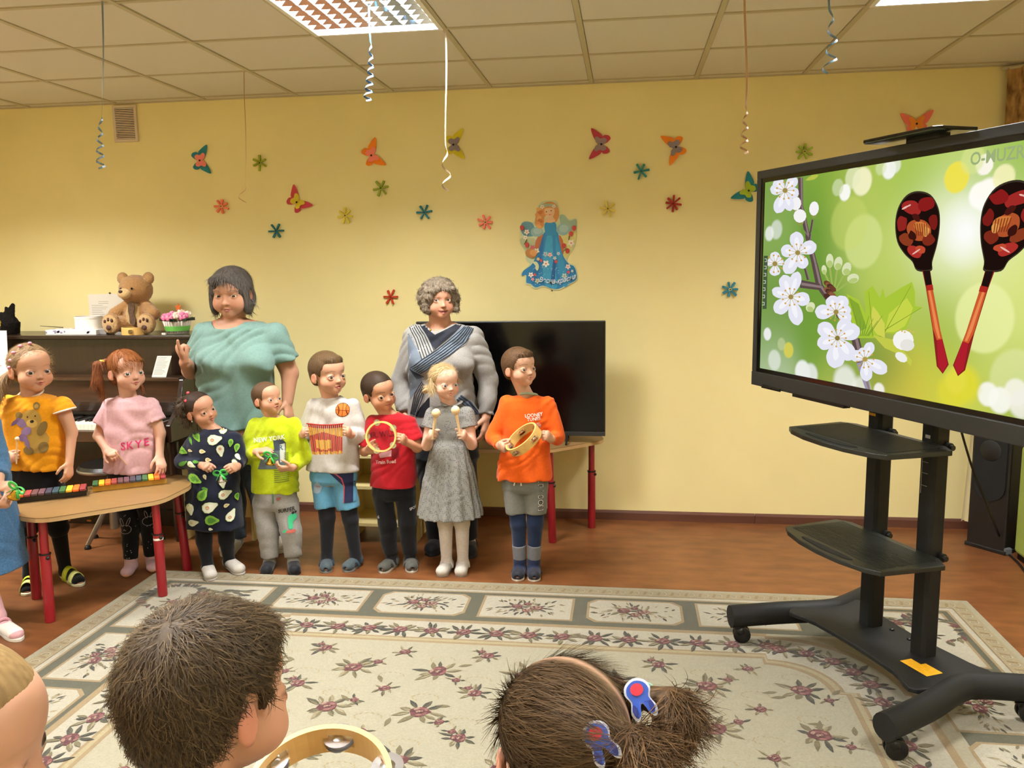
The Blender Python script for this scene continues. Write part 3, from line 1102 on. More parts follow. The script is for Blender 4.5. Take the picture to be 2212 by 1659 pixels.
for (s_, n_) in ((.05 - .44, .435), (.05 + .44, .435), (.05 - .41, -.15), (.05 + .41, -.15)):
    caster(s_, n_)
for s_ in (-.075, .195):
    mb = MB()
    pl = [(s_ - .034, .012), (s_ - .034, .058), (s_ - .024, .072), (s_ + .024, .072), (s_ + .034, .058), (s_ + .034, .012), (s_ + .024, .0), (s_ - .024, .0)]
    stprism(mb, pl, .168, 1.36)
    pole = mb.build('column', M_BLK, TR)
    holes = MB()
    for k in range(22):
        z = .32 + .046 * k
        c0 = st(s_ - .0345, .052, z)
        holes.tube([c0 - PE * .0008, c0 + PE * .0012], .0045, 8)
    c0 = st(s_ - .0345, .036, .25)
    holes.add([c0 - PE * .001 + PN * (.012 * math.cos(w)) + np.array([0, 0, .036 * math.sin(w)]) for w in np.linspace(0, 2 * PI, 15)[:-1]], [tuple(range(14))])
    holes.build('adjustment_holes', mat('hole_black', '#050505', rough=.9), pole)
    if s_ > 0:
        lb = MB()
        stbox(lb, s_ - .010, s_ + .012, .072, .0726, .972, .984)
        lb.build('label', M_GREYL, pole)
        sc_ = MB()
        stbox(sc_, s_ - .018, s_ - .0165, .072, .0728, .77, .93)
        for q in (.80, .845, .885):
            stbox(sc_, s_ - .018, s_ + .01, .072, .0726, q, q + .0012)
        sc_.build('scale_marks', M_GREYL, pole)
    else:
        lb = MB()
        stbox(lb, s_ - .024, s_ + .012, .072, .0728, 1.006, 1.016)
        lb.build('label', M_YEL, pole)
for z in (.55, .95):
    out = [(-.225, .10), (-.17, .066), (.27, .066), (.335, .10), (.31, .345), (.26, .375), (.16, .398), (.05, .405), (-.06, .398), (-.16, .375), (-.215, .345)]
    sh = stprism(MB(), out, z - .009, z + .009).build('shelf', M_SHELF, TR, bevel=.003)
    rib = MB()
    for k in range(26):
        n0 = .095 + .0092 * k
        stbox(rib, -.19 if n0 < .33 else -.13, .29 if n0 < .33 else .22, n0, n0 + .004, z + .009, z + .0105)
    rib.build('ribbed_mat', M_SHELF, sh)
    hd = MB()
    stprism(hd, [tuple(q) for q in smoothpoly([(-.07, .372), (-.06, .358), (.16, .352), (.175, .366), (.14, .376), (.05, .384)], 3)], z + .0092, z + .011)
    hd.build('hand_slot', mat('slot_black', '#080808', rough=.8), sh)
    for s_ in (-.075, .195):
        br = MB()
        stprism(br, [(s_ - .03, .068), (s_ + .03, .068), (s_ + .03, .16), (s_ - .03, .16)], z - .034, z - .010)
        c0 = st(s_ + .036, .02, z - .005)
        br.tube([c0, c0 + PE * .016], .016, 12)
        br.tube([c0 + PE * .016, c0 + PE * .028], .010, 10)
        br.build('bracket', M_BLK2, sh)

# ---------------------------------------------------------------- the screen itself
SL, ZT, ZB, SW = np.array([.5686, 3.874, 0.0]), 1.983, 1.040, 1.70
TH = .075
PAN = thing('interactive_screen', 'large black framed interactive screen showing white blossoms and two painted spoons', 'screen', tuple(SL + PE * SW / 2 + np.array([0, 0, ZB])))


def sp(u, v, d=0.0):
    """u metres from the left edge, v metres from the bottom edge, d metres in front of the glass"""
    return SL + PE * u + PN * d + np.array([0, 0, ZB + v])


def spbox(mb, u0, u1, v0, v1, d0, d1, col=None):
    vs = [sp(u, v, d) for u in (u0, u1) for d in (d0, d1) for v in (v0, v1)]
    return mb.add(vs, [(0, 1, 3, 2), (4, 6, 7, 5), (0, 4, 5, 1), (2, 3, 7, 6), (0, 2, 6, 4), (1, 5, 7, 3)], col)


H_ = ZT - ZB
M_BEZ = mat('bezel_grey', '#2b2c2a', rough=.45, spec=.4)
spbox(MB(), .01, SW - .01, .02, H_ - .012, -TH, -.012).build('back_housing', M_BLK2, PAN, bevel=.006)
bz = MB()
BT, BL, BB = .034, .030, .062
spbox(bz, 0, SW, H_ - BT, H_, -.03, .004)
spbox(bz, 0, BL, BB, H_ - BT, -.03, .004)
spbox(bz, SW - BL, SW, BB, H_ - BT, -.03, .004)
spbox(bz, 0, SW, 0, BB, -.03, .006)
bz.build('bezel', M_BEZ, PAN, bevel=.003)
inn = MB()
t_ = .018
spbox(inn, BL, SW - BL, H_ - BT - t_, H_ - BT, -.011, -.001)
spbox(inn, BL, SW - BL, BB, BB + t_, -.011, -.001)
spbox(inn, BL, BL + t_, BB + t_, H_ - BT - t_, -.011, -.001)
spbox(inn, SW - BL - t_, SW - BL, BB + t_, H_ - BT - t_, -.011, -.001)
inn.build('black_border', mat('glass_border', '#090909', rough=.15), PAN)
bb2 = MB()
spbox(bb2, .30, .62, -.012, .0, -.028, .003)
bb2.build('port_panel', M_BLK2, PAN)
pc = MB()
spbox(pc, .085, .22, -.004, .008, .003, .009)
pc.build('marker_tray', M_BLK2, PAN)
for q in range(2):
    MB().tube([sp(.10 + .06 * q, .008, .012), sp(.165 + .06 * q, .004, .012)], .0045, 8).build('stylus', mat('stylus_black', '#111111', rough=.3, metal=.3), PAN, smooth=True)
# the picture on the screen: a luminous painted surface
U0, U1, V0, V1 = BL + t_, SW - BL - t_, BB + t_, H_ - BT - t_
M_SCR = bpy.data.materials.new('screen_picture')
M_SCR.use_nodes = True
_nt = M_SCR.node_tree
_nt.nodes.remove(_nt.nodes['Principled BSDF'])
_a = _nt.nodes.new('ShaderNodeAttribute')
_a.attribute_name = 'col'
_e = _nt.nodes.new('ShaderNodeEmission')
_e.inputs['Strength'].default_value = 1.0
_nt.links.new(_a.outputs['Color'], _e.inputs['Color'])
_nt.links.new(_e.outputs[0], _nt.nodes['Material Output'].inputs['Surface'])
SCREEN_EMISSION = _e


def zz(x, y):
    """point of the 1548 x 1659 close view of the screen -> (u, v) on the glass"""
    P_ = onplane(1540 + x / 2.3036, 240 + y / 2.3042, SL, PN)
    d = P_ - SL
    return float(np.dot(d, PE)), float(P_[2] - ZB)


NU, NV = 300, 170
uu, vv = np.meshgrid(np.linspace(U0, U1, NU), np.linspace(V0, V1, NV))
base = np.zeros((NV, NU, 3))
acc = np.zeros((NV, NU, 1))
SPOTS = [((270, 400), '#7fa04a', .2), ((300, 650), '#8cae5a', .2), ((280, 900), '#6f9440', .2), ((260, 1150), '#86a860', .18), ((280, 1300), '#b9c9a4', .15), ((600, 340), '#86ab3d', .16), ((560, 600), '#5f8f2e', .22),
         ((700, 430), '#c3cf62', .16), ((700, 620), '#b4ca6a', .16), ((850, 330), '#a9c455', .16), ((560, 1100), '#6f9a38', .2), ((650, 1350), '#b2bf5a', .16), ((850, 1000), '#b0c455', .2), ((900, 700), '#c4d36a', .2),
         ((1000, 300), '#a7c352', .14), ((1200, 240), '#b8d060', .16), ((1180, 600), '#e9f0c8', .2), ((1260, 560), '#fbfdf0', .16), ((1130, 1000), '#a3be4c', .16), ((1220, 1150), '#8fb03f', .14), ((950, 1350), '#cdbf4a', .16), ((1150, 1350), '#d2cf42', .18),
         ((1400, 300), '#b5cf66', .2), ((1350, 800), '#e3ea8f', .2), ((1400, 1050), '#d8e08a', .18), ((1500, 200), '#8fb84a', .15), ((1450, 1300), '#b9cc5a', .18), ((1300, 1450), '#cfd45a', .14), ((1500, 1480), '#8fae48', .12), ((1540, 1000), '#d8e27a', .2), ((740, 1200), '#5d8a2e', .14), ((860, 1250), '#7d8a3c', .12)]
for (p, c, r_) in SPOTS:
    a, b = zz(*p)
    w = np.exp(-((uu - a) ** 2 + (vv - b) ** 2) / (2 * r_ * r_ * .35))[..., None]
    base += w * np.array(lin(c))
    acc += w
wfar = .02
base = (base + wfar * np.array(lin('#bcd06a'))) / (acc + wfar)


def soft_disc(p, r_, c, alpha, edge=.15):
    a, b = zz(*p)
    d = np.sqrt((uu - a) ** 2 + (vv - b) ** 2) / r_
    w = (np.clip((1 - d) / edge, 0, 1) * alpha)[..., None]
    base[:] = base * (1 - w) + np.array(lin(c)) * w


for (p, r_, c, al, ed) in (((740, 650), .105, '#d4e08c', .75, .12), ((670, 560), .11, '#cbd870', .45, .15), ((735, 350), .055, '#f6f3c8', .9, .15), ((690, 330), .045, '#e8ecc0', .7, .15), ((650, 405), .033, '#fbfbf4', .95, .12), ((615, 380), .034, '#cfdcab', .7, .12),
                          ((870, 290), .036, '#f7f7f2', .95, .15), ((900, 270), .03, '#eef1e4', .7, .2), ((830, 280), .03, '#d9e4b0', .6, .2), ((1205, 330), .052, '#f0e24c', .95, .1), ((1345, 265), .034, '#fdf8ea', .97, .1), ((1365, 420), .058, '#fffdf2', 1, .2), ((1320, 420), .045, '#fffdf2', 1, .2),
                          ((1440, 330), .042, '#f6f2b8', .9, .15), ((1285, 240), .05, '#dbe690', .6, .2), ((1250, 600), .13, '#ffffff', .9, .9), ((1340, 1030), .115, '#eef3a8', .7, .1), ((1500, 1340), .1, '#e3e9a8', .55, .15), ((1360, 1410), .042, '#fbfaf0', .9, .2), ((1420, 1440), .045, '#fbfaf0', .9, .2), ((1500, 1400), .045, '#f7f6e6', .85, .2), ((1530, 1460), .05, '#f3f0e4', .85, .25),
                          ((1240, 1360), .075, '#e2da34', .85, .4), ((1180, 1400), .07, '#e0d83a', .8, .4), ((310, 590), .045, '#dfe4d8', .7, .2), ((275, 610), .035, '#eef0ea', .8, .2), ((265, 1110), .03, '#f2f2f2', .9, .15), ((370, 1190), .036, '#d8cf52', .9, .15), ((335, 1160), .03, '#c6d19a', .6, .2), ((300, 1240), .05, '#dfe6d8', .75, .2),
                          ((440, 1300), .055, '#f2f4f0', .9, .2), ((480, 1310), .05, '#e9ece6', .85, .25), ((650, 1350), .075, '#eef0e8', .8, .3), ((730, 1390), .06, '#f0efe6', .7, .3), ((820, 1390), .03, '#f7f4ea', .9, .2), ((1200, 1340), .05, '#e8df4c', .5, .3)):
    soft_disc(p, r_, c, al, ed)
scr_me = bpy.data.meshes.new('picture')
pts = SL[None, None, :] + PE * uu[..., None] + PN * (-.006) + np.array([0, 0, 1.0]) * (ZB + vv[..., None])
idx = np.arange(NU * NV).reshape(NV, NU)
faces = np.stack([idx[:-1, :-1], idx[:-1, 1:], idx[1:, 1:], idx[1:, :-1]], -1).reshape(-1, 4)
scr_me.from_pydata(pts.reshape(-1, 3).tolist(), [], faces.tolist())
at = scr_me.color_attributes.new('col', 'FLOAT_COLOR', 'POINT')
at.data.foreach_set('color', np.concatenate([base.reshape(-1, 3), np.ones((NU * NV, 1))], 1).astype(np.float32).ravel())
scr_me.materials.append(M_SCR)
picture = bpy.data.objects.new('picture', scr_me)
COL.objects.link(picture)
picture.parent = PAN
picture.matrix_parent_inverse = wm(PAN).inverted()
dr = MB()
DL = [-.0055]


def dpoly(pts_, c, sm=0, inzoom=True):
    DL[0] += .000012
    pl = [tuple(q) for q in (smoothpoly(pts_, sm) if sm else pts_)]
    if inzoom:
        pl = [zz(*q) for q in pl]
    pl = [(min(max(q[0], U0), U1), min(max(q[1], V0), V1)) for q in pl]
    if len({(round(q[0], 4), round(q[1], 4)) for q in pl}) < 3:
        return
    a = sum(pl[i][0] * pl[(i + 1) % len(pl)][1] - pl[(i + 1) % len(pl)][0] * pl[i][1] for i in range(len(pl)))
    pl = pl if a > 0 else pl[::-1]
    dr.add([sp(u, v, DL[0]) for u, v in pl], [tuple(range(len(pl)))], lin(c))


def dline(p0, p1, w0, w1, c):
    dx, dy = p1[0] - p0[0], p1[1] - p0[1]
    L = math.hypot(dx, dy)
    nx, ny = -dy / L, dx / L
    dpoly([(p0[0] + nx * w0, p0[1] + ny * w0), (p1[0] + nx * w1, p1[1] + ny * w1), (p1[0] - nx * w1, p1[1] - ny * w1), (p0[0] - nx * w0, p0[1] - ny * w0)], c)


def petal(cx, cy, ang, L, W, c, c2):
    a = math.radians(ang)
    ca, sa = math.cos(a), math.sin(a)
    out = [(.04, 0), (.25, .28), (.6, .5), (.88, .36), (1.0, .06), (.97, -.12), (.85, -.4), (.55, -.48), (.22, -.26)]
    dpoly([(cx + (u * L) * ca - (v * W) * sa, cy + (u * L) * sa + (v * W) * ca) for u, v in out], c, 4)
    dpoly([(cx + (.1 + u * L * .75) * ca - (v * W * .35) * sa, cy + (.1 + u * L * .75) * sa + (v * W * .35) * ca) for u, v in out], c2, 3)


def blossom(cx, cy, pet, cc='#a08a4a'):
    for (ang, L, W) in pet:
        petal(cx, cy, ang, L, W, '#e6e6f2', '#f3f3f9')
    for k in range(11):
        w = 2 * PI * k / 11
        dline((cx, cy), (cx + 40 * math.cos(w), cy + 40 * math.sin(w)), 1.6, 1.0, '#c7b77a')
        dpoly(blob(cx + 42 * math.cos(w), cy + 42 * math.sin(w), 5, 5, 0, 6), '#cf9f3e')
    dpoly(blob(cx, cy, 13, 13, 0, 8), cc)


# branch
for a_, b_2, w0, w1 in (((430, 330), (432, 470), 12, 11), ((432, 470), (470, 640), 11, 13), ((470, 640), (500, 760), 13, 14), ((500, 760), (525, 870), 15, 17), ((525, 870), (590, 960), 16, 18), ((590, 960), (700, 1120), 18, 22), ((700, 1120), (730, 1250), 20, 22),
                        ((730, 1250), (765, 1395), 22, 14), ((430, 860), (525, 875), 20, 16), ((440, 590), (470, 630), 5, 8), ((490, 540), (475, 640), 4, 6), ((440, 740), (470, 840), 4, 8)):
    dline(a_, b_2, w0, w1, '#5b4a48' if b_2[1] < 1260 else '#9b93ab')
    dline((a_[0] + 5, a_[1]), (b_2[0] + 5, b_2[1]), w0 * .35, w1 * .35, '#8d7a78')
for (p0, p1) in (((590, 880), (575, 770)), ((600, 880), (615, 770)), ((605, 890), (655, 800)), ((610, 895), (690, 835)), ((585, 880), (548, 800))):
    dline(p0, p1, 4, 5, '#9fb45a')
for k in range(9):
    dpoly(blob(565 + 8 * (k % 4), 860 + 8 * k, 22, 14, .6, 8), ['#6b3f2e', '#8a5a3e', '#4f3026'][k % 3])
for (cx, cy, rx, ry, ro) in ((576, 745, 19, 36, 0), (618, 758, 21, 34, .2), (548, 790, 13, 24, -.1), (660, 785, 22, 34, .35), (692, 833, 30, 24, -.3), (480, 975, 22, 26, .6)):
    dpoly(blob(cx, cy, rx, ry, ro, 12), '#d9e0b4')
    dpoly(blob(cx, cy + ry * .45, rx * .8, ry * .5, ro, 10), '#b4c878')
for (cx, cy, rx, ry) in ((408, 460, 26, 34), (428, 522, 32, 34), (498, 485, 24, 36)):
    dpoly(blob(cx, cy + ry * .9, rx * .6, ry * .5, 0, 8), '#8a9a4a')
    dpoly(blob(cx, cy, rx, ry, .1, 12), '#f4f2f2')
dpoly([(480, 610), (500, 580), (518, 585), (510, 605)], '#6f9a3a', 2)
dpoly([(430, 570), (452, 600), (455, 625), (438, 610)], '#6f9a3a', 2)
dpoly([(455, 345), (490, 318), (520, 318), (500, 340)], '#b9c24a', 2)
# leaves
dpoly([(700, 1130), (660, 910), (720, 940), (755, 1010), (750, 900), (790, 870), (825, 930), (840, 880), (852, 930), (930, 880), (985, 850), (1000, 900), (1000, 970), (1040, 978), (985, 1010), (960, 1080), (900, 1110), (850, 1105), (800, 1130)], '#a9c63a', 0)
dpoly([(720, 1100), (668, 925), (720, 960), (760, 1080)], '#86a832', 0)
dpoly([(850, 1100), (870, 1010), (960, 930), (990, 980), (980, 1010), (950, 1070), (900, 1100)], '#c6d44a', 0)
dpoly([(775, 1060), (790, 970), (815, 1000), (850, 1060), (850, 1130), (810, 1110)], '#d0d254', 0)
dpoly([(790, 1115), (900, 1140), (985, 1240), (980, 1272), (930, 1215), (850, 1180)], '#c3c94a', 0)
for (p0, p1) in (((790, 1120), (770, 900)), ((850, 1100), (980, 870)), ((850, 1090), (1030, 980)), ((720, 1100), (680, 930))):
    dline(p0, p1, 2, 1, '#7f9a2c')
for k in range(7):
    dline((720 + 8 * k, 1120), (705 + 22 * k, 1020 + 12 * (k % 3)), 2.2, 1.0, '#6f9430')
# blossoms
blossom(355, 395, [(185, 75, 55), (225, 75, 60), (310, 85, 55), (110, 120, 62), (75, 105, 55), (15, 70, 55)])
blossom(418, 705, [(265, 105, 70), (335, 100, 70), (190, 85, 65), (120, 120, 70), (65, 85, 62)])
blossom(305, 760, [(270, 60, 50), (200, 40, 45), (90, 60, 55), (330, 45, 50)])
blossom(385, 925, [(250, 115, 70), (285, 130, 60), (10, 95, 70), (75, 145, 72), (135, 110, 75), (200, 100, 55)])
blossom(610, 1000, [(250, 85, 70), (300, 90, 70), (180, 105, 75), (30, 85, 60), (350, 75, 55)])
blossom(617, 1130, [(215, 115, 80), (300, 110, 75), (335, 120, 85), (160, 105, 75), (95, 150, 95), (55, 130, 85)], '#8a7a3a')
blossom(755, 1235, [(250, 60, 45), (290, 90, 55), (30, 125, 70), (85, 110, 62), (200, 75, 60)], '#b09a4a')
dpoly(blob(945, 1140, 52, 50, 0, 14), '#f4f3f0')
dpoly(blob(965, 1165, 36, 30, 0, 12), '#e6e4dc')
dpoly(blob(935, 1225, 34, 22, .6, 10), '#efeee8')
for k in range(6):
    dpoly(blob(925 + 14 * k, 1090 + 5 * (k % 3), 5, 5, 0, 6), '#d9b860')


def spoon(mirror):
    def q(x, y):
        # the right spoon is the mirror of the left about a line between them
        return zz(x, y)
    L_ = [(1015, 398), (960, 420), (920, 480), (905, 560), (915, 650), (950, 710), (990, 750), (1015, 795), (1085, 795), (1090, 750), (1115, 660), (1128, 560), (1120, 480), (1080, 415)]
    handle = [(1040, 795), (1080, 795), (1092, 880), (1130, 1090), (1172, 1262), (1142, 1308), (1112, 1270), (1092, 1090), (1058, 880)]
    pts1 = [q(*p) for p in smoothpoly(L_, 4)]
    h1 = [q(*p) for p in handle]
    mid_u = q(1217, 700)[0]
    f = (lambda p: (2 * mid_u - p[0], p[1])) if mirror else (lambda p: p)
    dpoly([f(p) for p in pts1], '#3a3226', 0, False)
    cen = np.mean(np.array(pts1), axis=0)
    dpoly([f(tuple(cen + (np.array(p) - cen) * .955)) for p in pts1], '#1d0f0c', 0, False)
    for (cx, cy, rx, ry, ro, c) in ((985, 480, 50, 34, .3, '#a02a26'), (1060, 465, 40, 34, -.3, '#8a1c1c'), (940, 560, 26, 40, .1, '#8f2420'), (1095, 550, 22, 40, -.1, '#7a1c18'), (1020, 590, 58, 48, .4, '#b0522a'), (1035, 575, 34, 26, .2, '#cf7a3a'),
                              (960, 640, 40, 26, .6, '#8a3a1e'), (1070, 640, 34, 30, -.6, '#7d2a1a'), (1000, 700, 40, 26, .5, '#b0302a'), (1030, 690, 26, 18, .2, '#c04a30'), (1010, 530, 24, 16, .8, '#4a1812'), (1060, 600, 16, 24, .2, '#e09a50'), (990, 620, 18, 24, -.4, '#3a140e')):
        dpoly([f(q(*p)) for p in smoothpoly(blob(cx, cy, rx, ry, ro, 9, .15), 3)], c, 0, False)
    for (cx, cy, rx, ry, ro) in ((955, 480, 20, 5, -.5), (975, 470, 10, 4, -.5), (1010, 700, 26, 4, -.6)):
        dpoly([f(q(*p)) for p in blob(cx, cy, rx, ry, ro, 8)], '#e9b9ae', 0, False)
    for k in range(6):
        dpoly([f(q(*p)) for p in ((1000 + 12 * k, 560), (1004 + 12 * k, 560), (1016 + 10 * k, 620), (1012 + 10 * k, 622))], '#7a3518', 0, False)
    dpoly([f(p) for p in h1], '#8a2420', 0, False)
    dpoly([f(q(*p)) for p in ((1045, 795), (1078, 795), (1088, 862), (1058, 868))], '#201210', 0, False)
    dpoly([f(q(*p)) for p in ((1062, 880), (1090, 875), (1128, 1085), (1140, 1135), (1112, 1140), (1094, 1085))], '#cf5a2c', 0, False)
    dpoly([f(q(*p)) for p in ((1070, 890), (1080, 888), (1122, 1090), (1130, 1130), (1120, 1132), (1104, 1080))], '#e88a52', 0, False)
    dpoly([f(q(*p)) for p in ((1060, 868), (1092, 864), (1096, 890), (1063, 894))], '#b02a22', 0, False)
    dpoly([f(q(*p)) for p in ((1113, 1140), (1140, 1135), (1166, 1260), (1142, 1300), (1120, 1268))], '#b0202c', 0, False)


spoon(False)
spoon(True)
# tool strip at the left edge of the picture
dpoly([(252, 720), (272, 720), (266, 985), (246, 985)], '#4a5a3c')
for k in range(7):
    y0 = 742 + 36 * k
    xo = 262 - 2.2 * k * .9
    dpoly([(xo - 6, y0 - 8), (xo + 6, y0 - 8), (xo + 5, y0 - 5), (xo - 6, y0 - 5)], '#c8cfc0')
    dpoly([(xo - 6, y0 + 6), (xo + 6, y0 + 6), (xo + 5, y0 + 9), (xo - 6, y0 + 9)], '#c8cfc0')
    dpoly([(xo + 3, y0 - 8), (xo + 6, y0 - 8), (xo + 6, y0 + 9), (xo + 3, y0 + 9)], '#c8cfc0')
vs, fs = text_polys('O-MUZRU', .054, bold=.0010)
DL[0] += .0001
ta, tb = zz(1265, 245)
for k in range(len(vs)):
    vs[k] = sp(ta + .125 + vs[k][0] * .92, tb + vs[k][1] + .0, DL[0])
dr.add(vs, fs, lin('#9db07a'))
dr.build('picture_details', M_SCR, PAN)
# flat camera bar standing on the upper edge
cb = MB()
c_l, c_r = zz(795, 170), zz(1195, 110)
for (u0, u1, d0, d1) in ((c_l[0] + .05, c_l[0] + .40, -.06, .10),):
    pl = [(u0, d1 - .02), (u0 + .02, d1), (u1 - .02, d1), (u1, d1 - .02), (u1, d0), (u0, d0)]
    cb.prism(pl[::-1], lambda u, d: sp(u, H_ + .010, d), lambda u, d: sp(u, H_ + .022, d))
cam_bar = cb.build('sensor_bar', mat('bar_gloss', '#161616', rough=.12, spec=.6), PAN, bevel=.003)
MB().add([sp(u, v, d) for u in (c_l[0] + .15, c_l[0] + .30) for d in (-.05, -.01) for v in (H_ - .001, H_ + .010)], [(0, 1, 3, 2), (4, 6, 7, 5), (0, 4, 5, 1), (2, 3, 7, 6), (0, 2, 6, 4), (1, 5, 7, 3)]).build('bar_foot', M_BLK2, cam_bar)
for s_ in (-.075, .195):
    stbox(MB(), s_ - .03, s_ + .03, .0725, .082, 1.10, 1.34).build('mount_bracket', M_BLK2, PAN)

# ================================================================ tower speaker, green cabinet, cables
M_SPK = mat('speaker_dark_wood', '#0f0b09', rough=.5, noise=(12, .2), stretch=(4, 4, .4))
M_CLOTH = mat('speaker_cloth', '#0d0d0d', rough=.95)
sa_, sb_ = onz(2086, 1176), onz(2170, 1200)
d_ = (sb_ - sa_)[:2]
wid = float(np.linalg.norm(d_))
ang = math.atan2(d_[1], d_[0])
ex, ey = math.cos(ang), math.sin(ang)


def spk(u, v, z):
    return (sa_[0] + ex * u - ey * v, sa_[1] + ey * u + ex * v, z)


SPK = thing('tower_speaker', 'tall dark wooden floor speaker behind the trolley', 'speaker', tuple(spk(wid / 2, .1, 0)))
out = [(.0, .0), (wid, .0), (wid + .0, .22), (0, .22)]
MB().prism(out, lambda u, v: spk(u, v, .01), lambda u, v: spk(u, v, 1.12)).build('cabinet', M_SPK, SPK, bevel=.012)
MB().prism([(-.006, -.006), (wid + .006, -.006), (wid + .006, .226), (-.006, .226)], lambda u, v: spk(u, v, 0), lambda u, v: spk(u, v, .022)).build('plinth', M_SPK, SPK, bevel=.004)
gp = [(.02, .34), (wid - .02, .34)] + [(wid / 2 + (wid / 2 - .02) * math.cos(w), .34 - 0 - (wid / 2 - .02) * .9 * math.sin(w)) for w in np.linspace(0, PI, 9)[1:-1]]
gp = [(.02, 1.08), (wid - .02, 1.08), (wid - .02, .36)] + [(wid / 2 + (wid / 2 - .02) * math.cos(w), .36 - (wid / 2 - .02) * .9 * math.sin(w)) for w in np.linspace(0, PI, 9)[1:-1]] + [(.02, .36)]
MB().prism(gp, lambda u, z: spk(u, -.008, z), lambda u, z: spk(u, .001, z)).build('grille', M_CLOTH, SPK)
for q in range(3):
    c0 = spk(wid / 2, -.009, 1.0 - .22 * q)
    MB().lathe([(.001, 0), (.035 if q == 0 else .058, .0), (.030 if q == 0 else .05, .004)], c=c0, n=18, M=Matrix.Rotation(ang, 4, 'Z') @ Matrix.Rotation(PI / 2, 4, 'X')).build('driver', mat('driver_cone', '#0c0c0c', rough=.6), SPK, smooth=True)
M_GREEN = mat('green_leatherette', '#9fb35a', rough=.32, spec=.5, noise=(4, .06))
g0 = onz(2176, 1192, .02)
GC = thing('green_box_seat', 'light green soft padded box beside the tower speaker', 'seat', (g0[0] + .0, g0[1] - .05, 0))
gx0, gy0 = g0[0] + .01, g0[1] - .13
gx1 = XR - .13
MB().bx(gx0 + .005, gx0 + .40, gy0 - .32, gy0 + .10, .03, .62).build('padded_body', M_GREEN, GC, bevel=.025, seg=4)
MB().bx(gx0 + .02, gx0 + .39, gy0 - .30, gy0 + .08, .0, .035).build('plinth', M_BLK2, GC)
CB = thing('power_cable', 'black cable running from the large screen behind the speaker to the floor', 'cable', tuple(onz(2190, 1212)))
p0, p1 = ony(2072, 915, 4.2), ony(2100, 1010, 4.45)
pts = smoothpoly([ony(2060, 870, 4.1), p0, p1, ony(2128, 1080, 4.5), np.array([*onz(2166, 1190)[:2], .03]), np.array([*onz(2180, 1200)[:2], .006]), np.array([*onz(2212, 1235)[:2], .006]), np.array([*onz(2260, 1330)[:2], .006])], 6, False)
MB().tube(pts, .006, 8).build('cord', M_BLK2, CB, smooth=True)
MB().box((onz(2172, 1196)[0], onz(2172, 1196)[1] - .02, .02), (.04, .03, .04)).build('plug', mat('plug_grey', '#55595c', rough=.4), CB, bevel=.006)

# ================================================================ children's tables with red legs
M_BEECH = mat('beech_laminate', '#86673f', rough=.35, spec=.45, noise=(10, .06), stretch=(.5, 3, 1))
M_EDGE = mat('pale_edge_band', '#b9986a', rough=.4)
M_RED = mat('red_lacquer', '#8c1620', rough=.3, spec=.5, coat=.2)
M_WHITE = mat('white_plastic', '#e9e6e0', rough=.5)


def red_table(label, top, z, legs, offs):
    c = np.mean(np.array(top), axis=0)
    T = thing('childrens_table', label, 'table', (c[0], c[1], 0), "children's tables with red legs")
    sm = []
    n_ = len(top)
    for i in range(n_):                                   # rounded corners
        p, a, b = np.array(top[i]), np.array(top[i - 1]), np.array(top[(i + 1) % n_])
        r_ = .07
        da, db = (a - p) / np.linalg.norm(a - p), (b - p) / np.linalg.norm(b - p)
        for k in range(5):
            t2 = k / 4
            sm.append(tuple((1 - t2) ** 2 * (p + da * r_) + 2 * t2 * (1 - t2) * p + t2 * t2 * (p + db * r_)))
    MB().prism(sm, lambda u, v: (u, v, z - .004), lambda u, v: (u, v, z)).build('tabletop', M_BEECH, T)
    MB().prism(sm, lambda u, v: (u, v, z - .022), lambda u, v: (u, v, z - .0042)).build('edge_band', M_EDGE, T)
    for (lx, ly), (ox, oy) in zip(legs, offs):
        lg = MB()
        a = np.array([lx, ly, .0115 if (lx > RX0 and ly < RY1) else 0.0])
        b = np.array([lx + ox, ly + oy, z - .022])
        m_ = a + (b - a) * .66
        lg.tube([a, a + (b - a) * .01, m_, m_], [.0215, .023, .023, .021], 16)
        lg.tube([m_, b], .0185, 16)
        L_ = lg.build('leg', M_RED, T, smooth=True)
        col_ = MB().tube([m_ - (b - a) * .006, m_ + (b - a) * .008], .0255, 16)
        col_.ball(m_ - (b - a) * .03 + np.array([.022, -.012, 0]), .009, 8, 6)
        col_.build('collar', M_BLK2, L_, smooth=True)
        if 'xylophone' in label and lx > -2.26 and ly < 3.8:
            q = a + (b - a) * .60
            MB().tube([q, q + (b - a) * .022], .0236, 16, caps=False).build('white_tape', M_WHITE, L_, smooth=True)
    return T


TAB_Z = .50
top1 = [(-2.586, 3.285), (-2.205, 3.624), (-2.20, 3.91), (-2.34, 4.10), (-2.46, 4.09), (-2.90, 3.65), (-2.94, 3.50), (-2.76, 3.33)]
red_table("trapezoid children's table with red legs holding two xylophones", top1, TAB_Z, [(-2.616, 3.325), (-2.245, 3.64), (-2.32, 4.01), (-2.87, 3.57)], [(-.015, .03), (-.015, .02), (-.03, -.0), (.01, -.0)])
TV_Z = .555
top2 = [(-.44, 4.60), (-.12, 4.90), (-.16, 5.06), (-1.36, 5.06), (-1.40, 4.88), (-1.08, 4.60)]
red_table("trapezoid children's table with red legs under the black television", top2, TV_Z, [(-.417, 4.64), (-.203, 4.935), (-1.11, 4.66), (-1.30, 4.95)], [(-.012, .02), (0, 0), (.01, .01), (.01, 0)])

